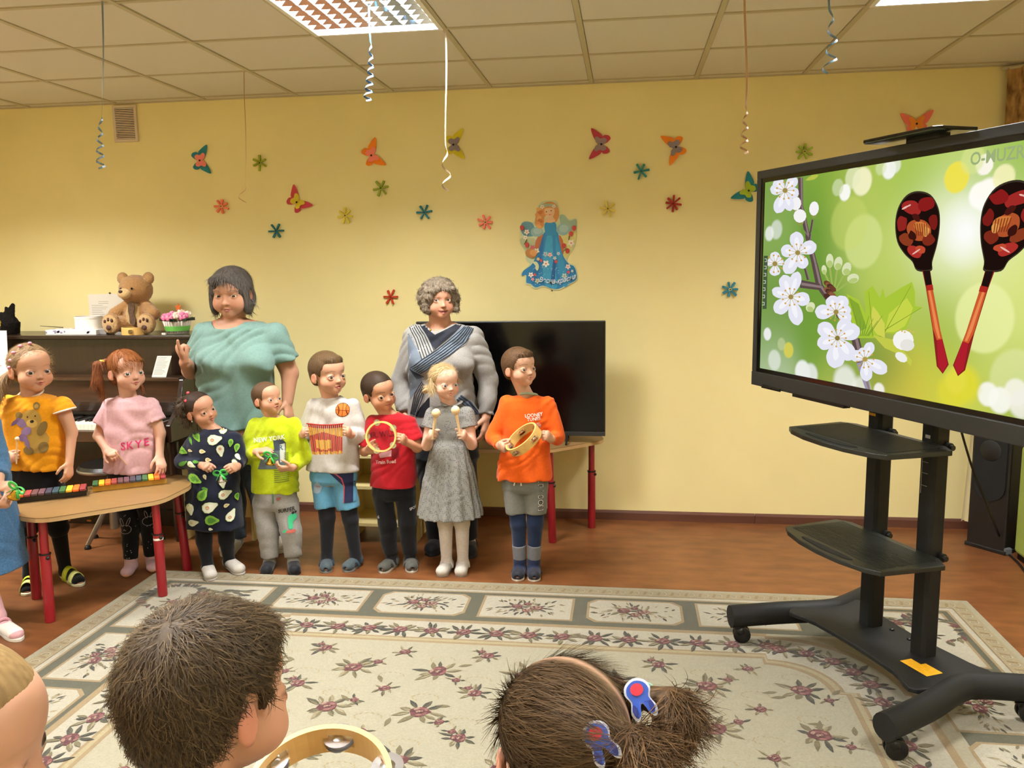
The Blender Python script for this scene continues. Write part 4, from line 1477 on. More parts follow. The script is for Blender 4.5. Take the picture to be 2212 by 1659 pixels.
# ---------------------------------------------------------------- television
M_TVG = mat('television_glass', '#040405', rough=.16, spec=.35)
TVY = 4.80
tx1, tz0, tz1 = -.118, .597, 1.268
tx0 = tx1 - 1.11
TV = thing('television', 'switched off black flat television on the red legged table', 'television', ((tx0 + tx1) / 2, TVY, TV_Z))
MB().bx(tx0, tx1, TVY, TVY + .03, tz0, tz1).build('housing', M_BLK2, TV, bevel=.004)
MB().bx(tx0 + .009, tx1 - .009, TVY - .003, TVY + .001, tz0 + .028, tz1 - .009).build('screen', M_TVG, TV)
MB().bx(tx0, tx1, TVY - .006, TVY + .0, tz0, tz0 + .024).build('lower_bezel', M_BEZ, TV, bevel=.002)
MB().bx(tx0 + .15, tx1 - .15, TVY + .03, TVY + .06, tz0 + .05, tz0 + .42).build('rear_bulge', M_BLK2, TV, bevel=.01)
for s_ in (.2, .8):
    xx = tx0 + (tx1 - tx0) * s_
    MB().tube([(xx, TVY - .09, TV_Z + .006), (xx, TVY, tz0 + .01), (xx, TVY + .015, tz0 + .01), (xx, TVY + .11, TV_Z + .006)], .006, 8).build('foot', M_BLK2, TV)

# ---------------------------------------------------------------- open cream shelf units
M_CREAM = mat('cream_laminate', '#e3d293', rough=.5, noise=(5, .03))
for (x0, x1, lab, zs) in ((-2.595, -2.165, 'open cream laminate shelf unit behind the avocado dress', (.31,)), (-1.60, -1.195, 'open cream laminate shelf unit behind the boy in red', (.335, .115))):
    y0, y1, zt = 4.50, (4.70 if x0 < -2 else 4.80), .528
    S_ = thing('shelf_unit', lab, 'shelf unit', ((x0 + x1) / 2, (y0 + y1) / 2, 0), 'cream shelf units')
    for (a, b) in ((x0, x0 + .018), (x1 - .018, x1)):
        MB().bx(a, b, y0, y1, 0, zt - .018).build('side_panel', M_CREAM, S_, bevel=.0015)
    MB().bx(x0, x1, y0 - .004, y1, zt - .018, zt).build('top_board', M_CREAM, S_, bevel=.0015)
    for z in zs:
        MB().bx(x0 + .0185, x1 - .0185, y0 + .008, y1, z - .009, z + .009).build('shelf', M_CREAM, S_)
    MB().bx(x0 + .0185, x1 - .0185, y1 - .006, y1, .08, zt - .019).build('back_panel', M_CREAM, S_)
# ================================================================ upright piano and what stands on it
M_PIANO = mat('piano_dark_veneer', '#2c1a11', rough=.3, spec=.4, noise=(6, 0, 6), col2='#1a0f0a', stretch=(7, 7, .5), coat=.25)
M_PIANOL = mat('piano_brown_veneer', '#472c18', rough=.35, spec=.4, noise=(6, 0, 6), col2='#2d1b0f', stretch=(.6, 5, 8), coat=.2)
M_PBLK = mat('piano_black', '#120d0b', rough=.3, spec=.5)
M_IVORY = mat('key_ivory', '#e6e0d2', rough=.3)
M_BRASS = mat('pedal_brass', '#c8a050', rough=.25, metal=1.0)
PX0, PX1 = -4.09, -2.60
PB = 5.07
PI_ = thing('upright_piano', 'dark brown upright piano against the yellow wall', 'piano', ((PX0 + PX1) / 2, 4.8, 0))
for (a, b) in ((PX0, PX0 + .03), (PX1 - .03, PX1)):
    MB().bx(a, b, 4.72, PB, 0, 1.175).build('side_panel', M_PIANO, PI_, bevel=.004)
    MB().prism([(4.72, .60), (4.42, .60), (4.42, .70), (4.55, .80), (4.60, .945), (4.72, .97)], lambda y, z, a=a: (a, y, z), lambda y, z, b=b: (b, y, z)).build('arm', M_PIANO, PI_, bevel=.004)
    MB().tube([((a + b) / 2, 4.46, 0), ((a + b) / 2, 4.46, .1), ((a + b) / 2, 4.46, .60)], [.022, .026, .032], 12).build('leg', M_PIANO, PI_, smooth=True)
MB().bx(PX0 - .015, PX1 + .015, 4.70, PB + .0, 1.175, 1.20).build('lid', M_PIANO, PI_, bevel=.006)
MB().bx(PX0 + .03, PX1 - .03, 4.74, 4.76, .955, 1.175).build('upper_panel', M_PIANO, PI_)
MB().bx(PX0 + .03, PX1 - .03, 4.60, 4.76, .935, .955).build('music_ledge', M_PIANOL, PI_, bevel=.003)
MB().prism([(4.62, .933), (4.74, .933), (4.74, .74), (4.67, .735), (4.64, .80)], lambda y, z: (PX0 + .031, y, z), lambda y, z: (PX1 - .031, y, z)).build('fallboard', M_PIANOL, PI_)
MB().bx(PX0 + .031, PX1 - .031, 4.665, 4.70, .715, .735).build('fallboard_edge', M_PBLK, PI_)
MB().bx(PX0 + .031, PX1 - .031, 4.40, 4.72, .60, .665).build('keybed', M_PIANOL, PI_, bevel=.004)
MB().bx(PX0 + .03, PX1 - .03, 4.74, 4.76, .10, .60).build('lower_panel', M_PIANO, PI_)
MB().bx(PX0, PX1, 4.72, PB, 0, .10).build('bottom_rail', M_PIANO, PI_)
MB().bx(PX0 + .03, PX1 - .03, 5.02, PB, .1, 1.17).build('back_board', M_PIANO, PI_)
wk, bk = MB(), MB()
kx0, kw = PX0 + .10, (PX1 - PX0 - .2) / 52
for q in range(52):
    wk.bx(kx0 + q * kw + .0006, kx0 + (q + 1) * kw - .0006, 4.43, 4.67, .667, .700)
    if (q % 7) in (0, 1, 3, 4, 5) and q < 51:
        bk.bx(kx0 + (q + 1) * kw - .0055, kx0 + (q + 1) * kw + .0055, 4.52, 4.67, .700, .712)
wk.build('white_keys', M_IVORY, PI_)['kind'] = 'stuff'
bk.build('black_keys', M_PBLK, PI_)['kind'] = 'stuff'
for (a, b) in ((PX0 + .031, PX0 + .099), (PX1 - .099, PX1 - .031)):
    MB().bx(a, b, 4.43, 4.67, .667, .705).build('key_block', M_PIANO, PI_, bevel=.003)
for q in (-1, 1):
    xx = -3.36 + q * .07
    MB().tube([(xx, 4.74, .085), (xx, 4.66, .075), (xx, 4.60, .060)], [.010, .014, .018], 10, flat=(.4, 1)).build('pedal', M_BRASS, PI_, smooth=True)
PTOP = 1.20
# loose sheets on the ledge
M_SHEET = mat('paper_sheet', '#e9e4da', rough=.8, spec=.2)
M_INK = mat('ink_grey', '#8b8782', rough=.8)


def leaning_sheet(label, px0, px1, pyb, pyt, Y, lean, skew=0.0, cat='sheet', lines=14, red=False, name='music_sheet', zbase=None):
    a, b = ony(px0, pyb, Y), ony(px1, pyb, Y)
    zb = zbase if zbase else a[2]
    zt = ony(px0, pyt, Y)[2]
    T = thing(name, label, cat, ((a[0] + b[0]) / 2, Y, zb))
    w, h = b[0] - a[0], zt - zb

    def f(d):
        return lambda u, v: (a[0] + u * w + v * skew, Y + v * h * lean - d, zb + v * h)
    MB().prism([(0, 0), (1, 0), (1, 1), (0, 1)], f(.0015), f(0)).build('page', M_SHEET, T)
    mb = MB()
    for q in range(lines):
        v = .93 - .86 * q / lines
        L = random.uniform(.55, .92) if lines > 6 else random.uniform(.3, .7)
        pl = [(.07, v), (.07 + L * .9, v), (.07 + L * .9, v - .018), (.07, v - .018)]
        mb.add([f(.002)(*p) for p in pl], [(0, 1, 2, 3)])
    mb.build('text_lines', paper('#b58a7c') if red else M_INK, T)
    return T


leaning_sheet('white printed song sheet leaning on the piano ledge', 328, 359, 817, 770, 4.63, .25, .028, zbase=.956)
leaning_sheet('cream sheet standing on the piano ledge at the left picture edge', -28, 20, 822, 715, 4.63, .1, -.006, lines=5, red=True, zbase=.956)
T = thing('cough_syrup_box', 'small white and blue pack beside the cream sheet on the piano ledge', 'box', (float(ony(4, 825, 4.66)[0]), 4.68, .956))
MB().box((float(ony(2, 825, 4.68)[0]), 4.69, .972), (.05, .05, .03)).build('carton', M_WHITE, T, bevel=.003)
MB().box((float(ony(2, 825, 4.68)[0]), 4.69, .9885), (.046, .046, .003)).build('blue_top', paper('#9cc4d8'), T)
# pinned notice on the wall
a, b = ony(196, 692), ony(266, 634)
T = thing('wall_notice', 'white printed notice pinned to the wall behind the teddy bear', 'notice', ((a[0] + b[0]) / 2, WALL_Y, a[2]))
MB().prism([(a[0] - .002, a[2] - .1), (b[0], a[2] - .1), (b[0] + .004, b[2]), (a[0], b[2] - .004)], lambda x, z: (x, WALL_Y - .006, z), lambda x, z: (x, WALL_Y - .001, z)).build('page', M_SHEET, T)
mb = MB()
for q in range(14):
    z = b[2] - .05 - q * .012
    L = random.uniform(.5, .95) if q > 1 else .5
    x0 = a[0] + .02 + (.05 if q < 2 else 0)
    mb.add([(x0, WALL_Y - .0064, z), (x0 + L * .14, WALL_Y - .0064, z), (x0 + L * .14, WALL_Y - .0064, z - .002), (x0, WALL_Y - .0064, z - .002)], [(0, 1, 2, 3)])
mb.build('text_lines', M_INK, T)
MB().ball((float(ony(239, 633)[0]), WALL_Y - .010, float(ony(239, 633)[2])), .006, 8, 6).build('pin', paper('#2c2b22'), T, smooth='all')


def onpiano(px, Y=4.86):
    """x on the lid under pixel column px"""
    return float(ony(px, 718, Y)[0])


# flat gift box, round tub, rubber
xa, xb = onpiano(103, 4.78), onpiano(212, 4.78)
T = thing('flat_gift_box', 'flat white box with blue grey print under the round tub on the piano', 'box', ((xa + xb) / 2, 4.83, PTOP))
MB().bx(xa, xb, 4.76, 4.93, PTOP, PTOP + .030).build('box', mat('gift_white', '#e3e0dc', rough=.5), T, bevel=.002)
mb = MB()
for q in range(9):
    xx = xa + (xb - xa) * random.random()
    mb.add([(p[0], 4.7595, p[1]) for p in blob(xx, PTOP + .017 + random.uniform(-.006, .006), random.uniform(.006, .014), random.uniform(.004, .008), random.random(), 8)], [tuple(range(8))[::-1]])
for q in range(14):
    mb.add([(p[0], p[1], PTOP + .0305) for p in blob(xa + (xb - xa) * random.random(), random.uniform(4.78, 4.9), .012, .008, random.random(), 8)], [tuple(range(8))])
mb.build('print', paper('#8d86a0'), T)
T2 = thing('small_grey_box', 'small grey box next to the flat gift box on the piano', 'box', (onpiano(222, 4.8), 4.84, PTOP))
MB().bx(onpiano(213, 4.8) + .004, onpiano(232, 4.8), 4.79, 4.88, PTOP, PTOP + .028).build('carton', mat('grey_carton', '#8f8b88', rough=.6), T2, bevel=.002)
MB().bx(onpiano(213, 4.8) + .004, onpiano(232, 4.8), 4.79, 4.88, PTOP + .0281, PTOP + .030).build('lid', mat('grey_lid', '#a5a19c', rough=.6), T2)
xc = onpiano(194, 4.85)
T = thing('round_tub', 'round white cardboard tub standing on the flat gift box', 'tub', (xc, 4.85, PTOP + .031))
tz = PTOP + .031
MB().lathe([(.001, 0), (.080, 0), (.080, .078), (.077, .078), (.077, .006), (.001, .006)], (xc, 4.85, tz), 32).build('tub_wall', mat('tub_white', '#efebe2', rough=.6), T, smooth=True)
MB().lathe([(.0815, .066), (.0815, .079), (.0805, .079), (.0805, .066)], (xc, 4.85, tz), 32).build('rim', M_WHITE, T, smooth=True)
T = thing('rubber_eraser', 'tiny white eraser on the piano edge in front of the flower basket', 'eraser', (onpiano(354, 4.74), 4.735, PTOP))
MB().box((onpiano(354, 4.735), 4.735, PTOP + .006), (.026, .014, .012)).build('eraser', M_WHITE, T, bevel=.003)
MB().box((onpiano(354, 4.735) + .006, 4.735, PTOP + .006), (.013, .0146, .0126)).build('sleeve', paper('#d5d0c6'), T)
# conductor's stick lying behind the box
T = thing('thin_stick', 'thin dark stick lying across the flat gift box', 'stick', (onpiano(110, 4.9), 4.90, PTOP + .03))
MB().tube([(onpiano(88, 4.9), 4.90, PTOP + .046), (onpiano(135, 4.9), 4.90, PTOP + .0355)], [.0015, .003], 6).build('shaft', paper('#4a4136'), T)
MB().ball((onpiano(136, 4.9), 4.90, PTOP + .0355), .0045, 8, 6).build('tip', paper('#5a4a3a'), T)


# tambourines of wood with jingles: used three times
M_TAMB = mat('tambourine_wood', '#dfb569', rough=.4, noise=(8, .07), stretch=(1, 1, 6))
M_JING = mat('jingle_metal', '#cfcfd2', rough=.2, metal=1.0)
M_SLOT = mat('slot_shadow_wood', '#6b4a22', rough=.8)


def tambourine(label, c, R, h, M3, njing=5, phase=0.0, name='tambourine', wide_slot=.30):
    """ring with slots; M3 turns the local z axis (ring axis) into place"""
    T = thing(name, label, 'tambourine', tuple(c))
    M4 = M3.to_4x4()
    mb = MB()
    n = 60
    th = .0085
    segs = []
    slot = [False] * n
    for k in range(njing):
        w0 = phase + 2 * PI * k / njing
        for q in range(n):
            d = (2 * PI * (q + .5) / n - w0 + PI) % (2 * PI) - PI
            if abs(d) < wide_slot / 2 * 1.0:
                slot[q] = True

    def P(w, r, z):
        v = M4 @ Vector((r * math.cos(w), r * math.sin(w), z))
        return (c[0] + v[0], c[1] + v[1], c[2] + v[2])
    for q in range(n):
        w0, w1 = 2 * PI * q / n, 2 * PI * (q + 1) / n
        for (z0, z1) in (((-h / 2, -h * .22), (h * .22, h / 2)) if slot[q] else ((-h / 2, h / 2),)):
            vs = [P(w, r, z) for w in (w0, w1) for r in (R - th, R) for z in (z0, z1)]
            mb.add(vs, [(0, 1, 3, 2), (4, 6, 7, 5), (0, 4, 5, 1), (2, 3, 7, 6), (0, 2, 6, 4), (1, 5, 7, 3)])
    mb.build('frame', M_TAMB, T, smooth=True)
    for k in range(njing):
        w = phase + 2 * PI * k / njing
        for q in (-1, 1):
            mj = MB()
            cc = M4 @ Vector(((R - th / 2) * math.cos(w), (R - th / 2) * math.sin(w), q * .0035))
            Mz = M4
            if njing and R > .09:
                # cymbals on a pin across the slot, dished
                rot = M4 @ Matrix.Rotation(w, 4, 'Z')
                mj.lathe([(.001, q * .005), (.008, q * .0045), (.012, q * .0015), (.0235, q * .001), (.024, q * .0018)], (c[0] + cc[0], c[1] + cc[1], c[2] + cc[2]), 18, M=rot)
            else:
                mj.lathe([(.001, q * .004), (.006, q * .0035), (.009, q * .001), (.0165, q * .0008), (.017, q * .0015)], (c[0] + cc[0], c[1] + cc[1], c[2] + cc[2]), 14, M=M4)
            mj.build('jingle', M_JING, T, smooth=True)
    return T


tb_x = onpiano(283, 4.75)
tambourine('wooden tambourine lying flat in front of the teddy bear', (tb_x, 4.785, PTOP + .0225), .072, .045, Matrix.Identity(3), 4, -PI / 2 + .25)

# ---------------------------------------------------------------- piano stool with a star foot
M_STEEL = mat('brushed_steel', '#9a938a', rough=.35, metal=.8)
sx_, sy_ = -2.96, 4.36
ST_ = thing('piano_stool', 'round black stool with a star shaped metal foot in front of the piano', 'stool', (sx_, sy_, 0))
MB().lathe([(.001, .445), (.15, .445), (.165, .455), (.168, .475), (.155, .492), (.001, .498)], (sx_, sy_, 0), 28).build('seat', mat('stool_vinyl', '#15120f', rough=.35), ST_, smooth=True)
MB().lathe([(.169, .456), (.172, .462), (.172, .468), (.169, .474)], (sx_, sy_, 0), 28).build('chrome_rim', M_STEEL, ST_, smooth=True)
MB().tube([(sx_, sy_, .10), (sx_, sy_, .30), (sx_, sy_, .445)], [.024, .02, .018], 14).build('column', M_STEEL, ST_, smooth=True)
foot_dirs = [(onz(190, 1186)[:2] - np.array([sx_, sy_])), (onz(312, 1176)[:2] - np.array([sx_, sy_])), np.array([-.02, .22]), np.array([-.2, .1]), np.array([.22, .12])]
for d in foot_dirs:
    e = np.array([sx_ + d[0], sy_ + d[1]])
    lg = MB().tube([(sx_, sy_, .27), (sx_ + d[0] * .3, sy_ + d[1] * .3, .21), (e[0], e[1], .022)], [.016, .015, .012], 8, flat=(1, .6)).build('foot_spoke', M_STEEL, ST_, smooth=True)
    MB().lathe([(.001, 0), (.019, 0), (.019, .012), (.012, .022), (.001, .024)], (e[0], e[1], 0), 12).build('foot_pad', M_BLK2, lg, smooth=True)

# ---------------------------------------------------------------- rainbow xylophones
BAR_COL = ['#8a2f33', '#ee6a26', '#e7b02b', '#2f5c33', '#28404a', '#33323f', '#5a3b44', '#5b3a3a', '#8f3a33', '#ee6a26', '#e7b02b', '#2f5a33', '#273f49', '#33323f']
M_BAR = {c: mat('bar_' + c.strip('#'), c, rough=.45, noise=(30, .1)) for c in set(BAR_COL)}


def xylophone(label, pa, pb, depth, base_m, n=12):
    a, b = onz(*pa, TAB_Z + .001), onz(*pb, TAB_Z + .001)
    d = (b - a)[:2]
    L = float(np.linalg.norm(d))
    d = d / L
    nn = np.array([-d[1], d[0]])
    T = thing('xylophone', label, 'xylophone', ((a[0] + b[0]) / 2, (a[1] + b[1]) / 2, TAB_Z), 'rainbow xylophones on the table')

    def q(u, v, z):
        return (a[0] + d[0] * u + nn[0] * v, a[1] + d[1] * u + nn[1] * v, TAB_Z + z)
    for (v0, v1, s0, s1) in ((.0, .012, .0, .0), (depth - .03, depth - .018, 0, 0)):
        MB().prism([(0, v0), (L, v0 + .006), (L, v1 + .006), (0, v1)], lambda u, v: q(u, v, .0005), lambda u, v: q(u, v, .028)).build('base_rail', base_m, T, bevel=.002)
    for u0 in (0.002, L - .014):
        MB().prism([(u0, .013), (u0 + .012, .013), (u0 + .012, depth - .031), (u0, depth - .031)], lambda u, v: q(u, v, .0005), lambda u, v: q(u, v, .026)).build('end_piece', base_m, T, bevel=.002)
    w = L / n
    for k in range(n):
        u0, u1 = L - (k + 1) * w + .0015, L - k * w - .0015
        sh = .006 * (n - k) / n
        MB().prism([(u0, -.012 + sh * 0), (u1, -.012), (u1, depth - .012 - k * .0015), (u0, depth - .012 - k * .0015)], lambda u, v: q(u, v, .030), lambda u, v: q(u, v, .042)).build('sound_bar', M_BAR[BAR_COL[k]], T, bevel=.0025)
    return q, L


M_XB = mat('xylophone_black_wood', '#191411', rough=.4)
M_XG = mat('xylophone_gold_wood', '#b98a2c', rough=.4, noise=(9, .15), stretch=(1, 6, 1))
xyl1 = xylophone('rainbow xylophone on a black base, in front of the girl in yellow', (22, 1089), (187, 1071), .105, M_XB, 11)
xyl2 = xylophone('rainbow xylophone on a golden wooden base, in front of the girl in pink', (200, 1063), (360, 1045), .105, M_XG, 12)
# ================================================================ modelling people and soft toys as smooth blended solids
class Field:
    """distance field on a rectilinear grid; add() blends solids in, cut() takes them away"""

    def __init__(self, xs, ys, zs):
        self.ax = (np.asarray(xs, np.float32), np.asarray(ys, np.float32), np.asarray(zs, np.float32))
        self.F = np.full((len(xs), len(ys), len(zs)), 0.3, np.float32)

    def _sl(self, lo, hi, m):
        s = []
        for a, l, h in zip(self.ax, lo, hi):
            i0 = max(0, int(np.searchsorted(a, l - m)) - 1)
            i1 = min(len(a), int(np.searchsorted(a, h + m)) + 1)
            if i1 <= i0:
                return None
            s.append(slice(i0, i1))
        return tuple(s)

    def _grid(self, s):
        return self.ax[0][s[0]][:, None, None], self.ax[1][s[1]][None, :, None], self.ax[2][s[2]][None, None, :]

    def add(self, prim, k=0.01):
        fn, lo, hi = prim
        s = self._sl(lo, hi, k + .016)
        if s is None:
            return self
        d = fn(*self._grid(s))
        a = self.F[s]
        if k <= 0:
            self.F[s] = np.minimum(a, d)
        else:
            h = np.clip(.5 + .5 * (a - d) / k, 0, 1)
            self.F[s] = a + (d - a) * h - k * h * (1 - h)
        return self

    def cut(self, prim, k=0.004):
        fn, lo, hi = prim
        s = self._sl(lo, hi, k + .01)
        if s is None:
            return self
        d = -fn(*self._grid(s))
        a = self.F[s]
        h = np.clip(.5 - .5 * (a - d) / k, 0, 1)
        self.F[s] = a + (d - a) * h + k * h * (1 - h)
        return self

    def mesh(self):
        return nets(self.F, *self.ax)


def nets(F, xs, ys, zs):
    """naive surface nets"""
    S = F < 0
    c = np.zeros(tuple(n - 1 for n in F.shape), np.int8)
    off = [(i, j, k) for i in (0, 1) for j in (0, 1) for k in (0, 1)]
    nx, ny, nz = F.shape
    for (i, j, k) in off:
        c += S[i:nx - 1 + i, j:ny - 1 + j, k:nz - 1 + k]
    I, J, K = np.nonzero((c > 0) & (c < 8))
    n = len(I)
    idx = np.full(c.shape, -1, np.int32)
    idx[I, J, K] = np.arange(n)
    val = [F[I + a, J + b, K + d] for (a, b, d) in off]
    acc = np.zeros((n, 3))
    cnt = np.zeros(n)
    for p in range(8):
        for q in range(p + 1, 8):
            o1, o2 = off[p], off[q]
            if sum(abs(u - v) for u, v in zip(o1, o2)) != 1:
                continue
            v1, v2 = val[p], val[q]
            m = (v1 < 0) != (v2 < 0)
            t = np.where(m, v1 / np.where(m, v1 - v2, 1), 0)
            for ax, (A, L) in enumerate(((xs, I), (ys, J), (zs, K))):
                w1, w2 = A[L + o1[ax]], A[L + o2[ax]]
                acc[:, ax] += np.where(m, w1 + (w2 - w1) * t, 0)
            cnt += m
    V = acc / cnt[:, None]
    quads = []
    for ax in range(3):
        sl0 = [slice(1, -1)] * 3
        sl1 = [slice(1, -1)] * 3
        sl0[ax], sl1[ax] = slice(0, -1), slice(1, None)
        a, b = S[tuple(sl0)], S[tuple(sl1)]
        E = np.nonzero(a != b)
        flip = ~a[E]
        e = [E[0].copy(), E[1].copy(), E[2].copy()]
        u, v = [(1, 2), (2, 0), (0, 1)][ax]
        q = []
        for (du, dv) in ((0, 0), (1, 0), (1, 1), (0, 1)):
            ii = [e[0].copy(), e[1].copy(), e[2].copy()]
            ii[u] = ii[u] + du
            ii[v] = ii[v] + dv
            q.append(idx[ii[0], ii[1], ii[2]])
        q = np.stack(q, 1)
        q[flip] = q[flip][:, ::-1]
        quads.append(q)
    Q = np.concatenate(quads)
    Q = Q[(Q >= 0).all(1)]
    return V, Q


def A3(v):
    return np.asarray(v, np.float32)


def cone(a, b, ra, rb):
    a, b = A3(a), A3(b)
    ba = b - a
    L2 = float(ba @ ba) + 1e-12

    def fn(X, Y, Z):
        px, py, pz = X - a[0], Y - a[1], Z - a[2]
        t = np.clip((px * ba[0] + py * ba[1] + pz * ba[2]) / L2, 0, 1)
        dx, dy, dz = px - t * ba[0], py - t * ba[1], pz - t * ba[2]
        return np.sqrt(dx * dx + dy * dy + dz * dz) - (ra + (rb - ra) * t)
    r = max(ra, rb)
    return fn, np.minimum(a, b) - r, np.maximum(a, b) + r


def fcone(a, b, ra, rb, wdir, flat):
    """cone squashed along wdir by the factor flat (< 1)"""
    a, b = A3(a), A3(b)
    ba = b - a
    L2 = float(ba @ ba) + 1e-12
    w = A3(wdir) / np.linalg.norm(wdir)
    g = 1.0 / flat

    def fn(X, Y, Z):
        px, py, pz = X - a[0], Y - a[1], Z - a[2]
        t = np.clip((px * ba[0] + py * ba[1] + pz * ba[2]) / L2, 0, 1)
        dx, dy, dz = px - t * ba[0], py - t * ba[1], pz - t * ba[2]
        q = dx * w[0] + dy * w[1] + dz * w[2]
        e = q * (g - 1)
        dx, dy, dz = dx + e * w[0], dy + e * w[1], dz + e * w[2]
        r = ra + (rb - ra) * t
        return (np.sqrt(dx * dx + dy * dy + dz * dz) - r) * (.5 + .5 * flat)
    r = max(ra, rb)
    return fn, np.minimum(a, b) - r, np.maximum(a, b) + r


def ell(c, r, R=None):
    c, r = A3(c), A3(r)
    R = np.eye(3, dtype=np.float32) if R is None else A3(R)

    def fn(X, Y, Z):
        px, py, pz = X - c[0], Y - c[1], Z - c[2]
        k0 = k1 = 0
        for i in range(3):
            q = px * R[0, i] + py * R[1, i] + pz * R[2, i]
            k0 = k0 + (q / r[i]) ** 2
            k1 = k1 + (q / (r[i] * r[i])) ** 2
        k0 = np.sqrt(k0)
        k1 = np.sqrt(k1) + 1e-9
        return k0 * (k0 - 1) / k1
    m = np.abs(R) @ r
    return fn, c - m, c + m


def loft(rows, p=2.4, pleats=0, pamp=0.0, z_pleat=None, caps=True):
    """rows of (z, cx, cy, rx, ry) from any order; superellipse sections"""
    rows = sorted(rows)
    Zr = np.array([r[0] for r in rows])
    C = [np.array([r[i] for r in rows]) for i in range(1, 5)]

    def fn(X, Y, Z):
        z = Z.ravel()
        cx, cy, rx, ry = [np.interp(z, Zr, c).astype(np.float32)[None, None, :] for c in C]
        u, v = (X - cx), (Y - cy)
        if pleats:
            th = np.arctan2(v / ry, u / rx)
            w = np.clip((z_pleat - z) / .12, 0, 1).astype(np.float32)[None, None, :]
            g = 1 + pamp * w * np.cos(pleats * th + 1.3 * np.sin(3 * th))
            rx = rx * g
            ry = ry * g
        rho = ((np.abs(u) / rx) ** p + (np.abs(v) / ry) ** p) ** (1 / p)
        d = (rho - 1) * np.minimum(rx, ry)
        if caps:
            d = np.maximum(d, np.maximum(Zr[0] - Z, Z - Zr[-1]))
        return d
    m = 1 + pamp
    lo = (min(C[0] - C[2] * m), min(C[1] - C[3] * m), Zr[0])
    hi = (max(C[0] + C[2] * m), max(C[1] + C[3] * m), Zr[-1])
    return fn, A3(lo), A3(hi)


def cutp(prim, point, normal):
    """keep the part of prim behind the plane (point, normal)"""
    fn, lo, hi = prim
    p, n = A3(point), A3(normal) / np.linalg.norm(normal)
    return (lambda X, Y, Z: np.maximum(fn(X, Y, Z), (X - p[0]) * n[0] + (Y - p[1]) * n[1] + (Z - p[2]) * n[2])), lo, hi


def wrinkle(prim, amp, freq=40.0, seed=0.0, vert=.6):
    """soft cloth folds: bent ridges of two sizes"""
    fn, lo, hi = prim
    f = freq

    def g(X, Y, Z):
        w1 = 1.8 * np.sin(f * .45 * (Z - X * .4) + seed) + .9 * np.sin(f * .8 * (X + Y * .6) + seed * 1.7)
        n = np.sin(f * (X * .9 + Z * vert) + w1 + seed)
        w2 = 1.6 * np.sin(f * .6 * X + seed * 2) + 1.1 * np.sin(f * .7 * Z + seed)
        n2 = np.sin(f * 2.1 * (Z * .9 * vert - X * .55 + Y * .5) + w2 + seed * 3)
        ridge = 1 - 2 * np.abs(n2) ** .7
        return fn(X, Y, Z) + amp * (.55 * n + .55 * ridge * (.5 + .5 * np.sin(f * .37 * (X - Z) + seed)))
    return g, lo - amp, hi + amp


def axis(lo, hi, fine, hf, hc):
    """grid line positions, spacing hf inside the fine ranges and hc elsewhere"""
    out = [lo]
    while out[-1] < hi:
        x = out[-1]
        h = hf if any(a - hc <= x <= b for a, b in fine) else hc
        out.append(x + h)
    return np.array(out)


def field_for(prims, hf, hc=None, fine=None, pad=.02):
    lo = np.min([p[1] for p in prims], axis=0) - pad
    hi = np.max([p[2] for p in prims], axis=0) + pad
    hc = hc or hf
    ax = []
    for i in range(3):
        fr = [(f[0][i], f[1][i]) for f in fine] if fine else []
        ax.append(axis(lo[i], hi[i], fr, hf, hc))
    return Field(*ax)


def solid(prims, h=.006, cuts=(), fine=None, hc=None):
    """prims: list of (prim, k)"""
    F = field_for([p for p, _k in prims], h, hc, fine)
    for p, k in prims:
        F.add(p, k)
    for p, k in cuts:
        F.cut(p, k)
    return F.mesh()


def mesh_obj(name, V, Q, material, parent=None, colors=None, smooth=True):
    me = bpy.data.meshes.new(name)
    V = np.asarray(V, np.float32)
    Q = np.asarray(Q, np.int32)
    m = Q.shape[1]
    me.vertices.add(len(V))
    me.vertices.foreach_set('co', V.ravel())
    me.loops.add(Q.size)
    me.loops.foreach_set('vertex_index', Q.ravel())
    me.polygons.add(len(Q))
    me.polygons.foreach_set('loop_start', np.arange(0, Q.size, m, dtype=np.int32))
    if smooth:
        me.polygons.foreach_set('use_smooth', np.ones(len(Q), bool))
    me.update()
    if colors is not None:
        at = me.color_attributes.new('col', 'FLOAT_COLOR', 'POINT')
        at.data.foreach_set('color', np.concatenate([colors, np.ones((len(V), 1))], 1).astype(np.float32).ravel())
    if material is not None:
        me.materials.append(material)
    o = bpy.data.objects.new(name, me)
    COL.objects.link(o)
    if parent is not None:
        o.parent = parent
        o.matrix_parent_inverse = wm(parent).inverted()
    return o


def vnormals(V, Q):
    n = np.zeros_like(V)
    fn = np.cross(V[Q[:, 2]] - V[Q[:, 0]], V[Q[:, 3]] - V[Q[:, 1]])
    for i in range(4):
        np.add.at(n, Q[:, i], fn)
    return n / (np.linalg.norm(n, axis=1, keepdims=True) + 1e-12)


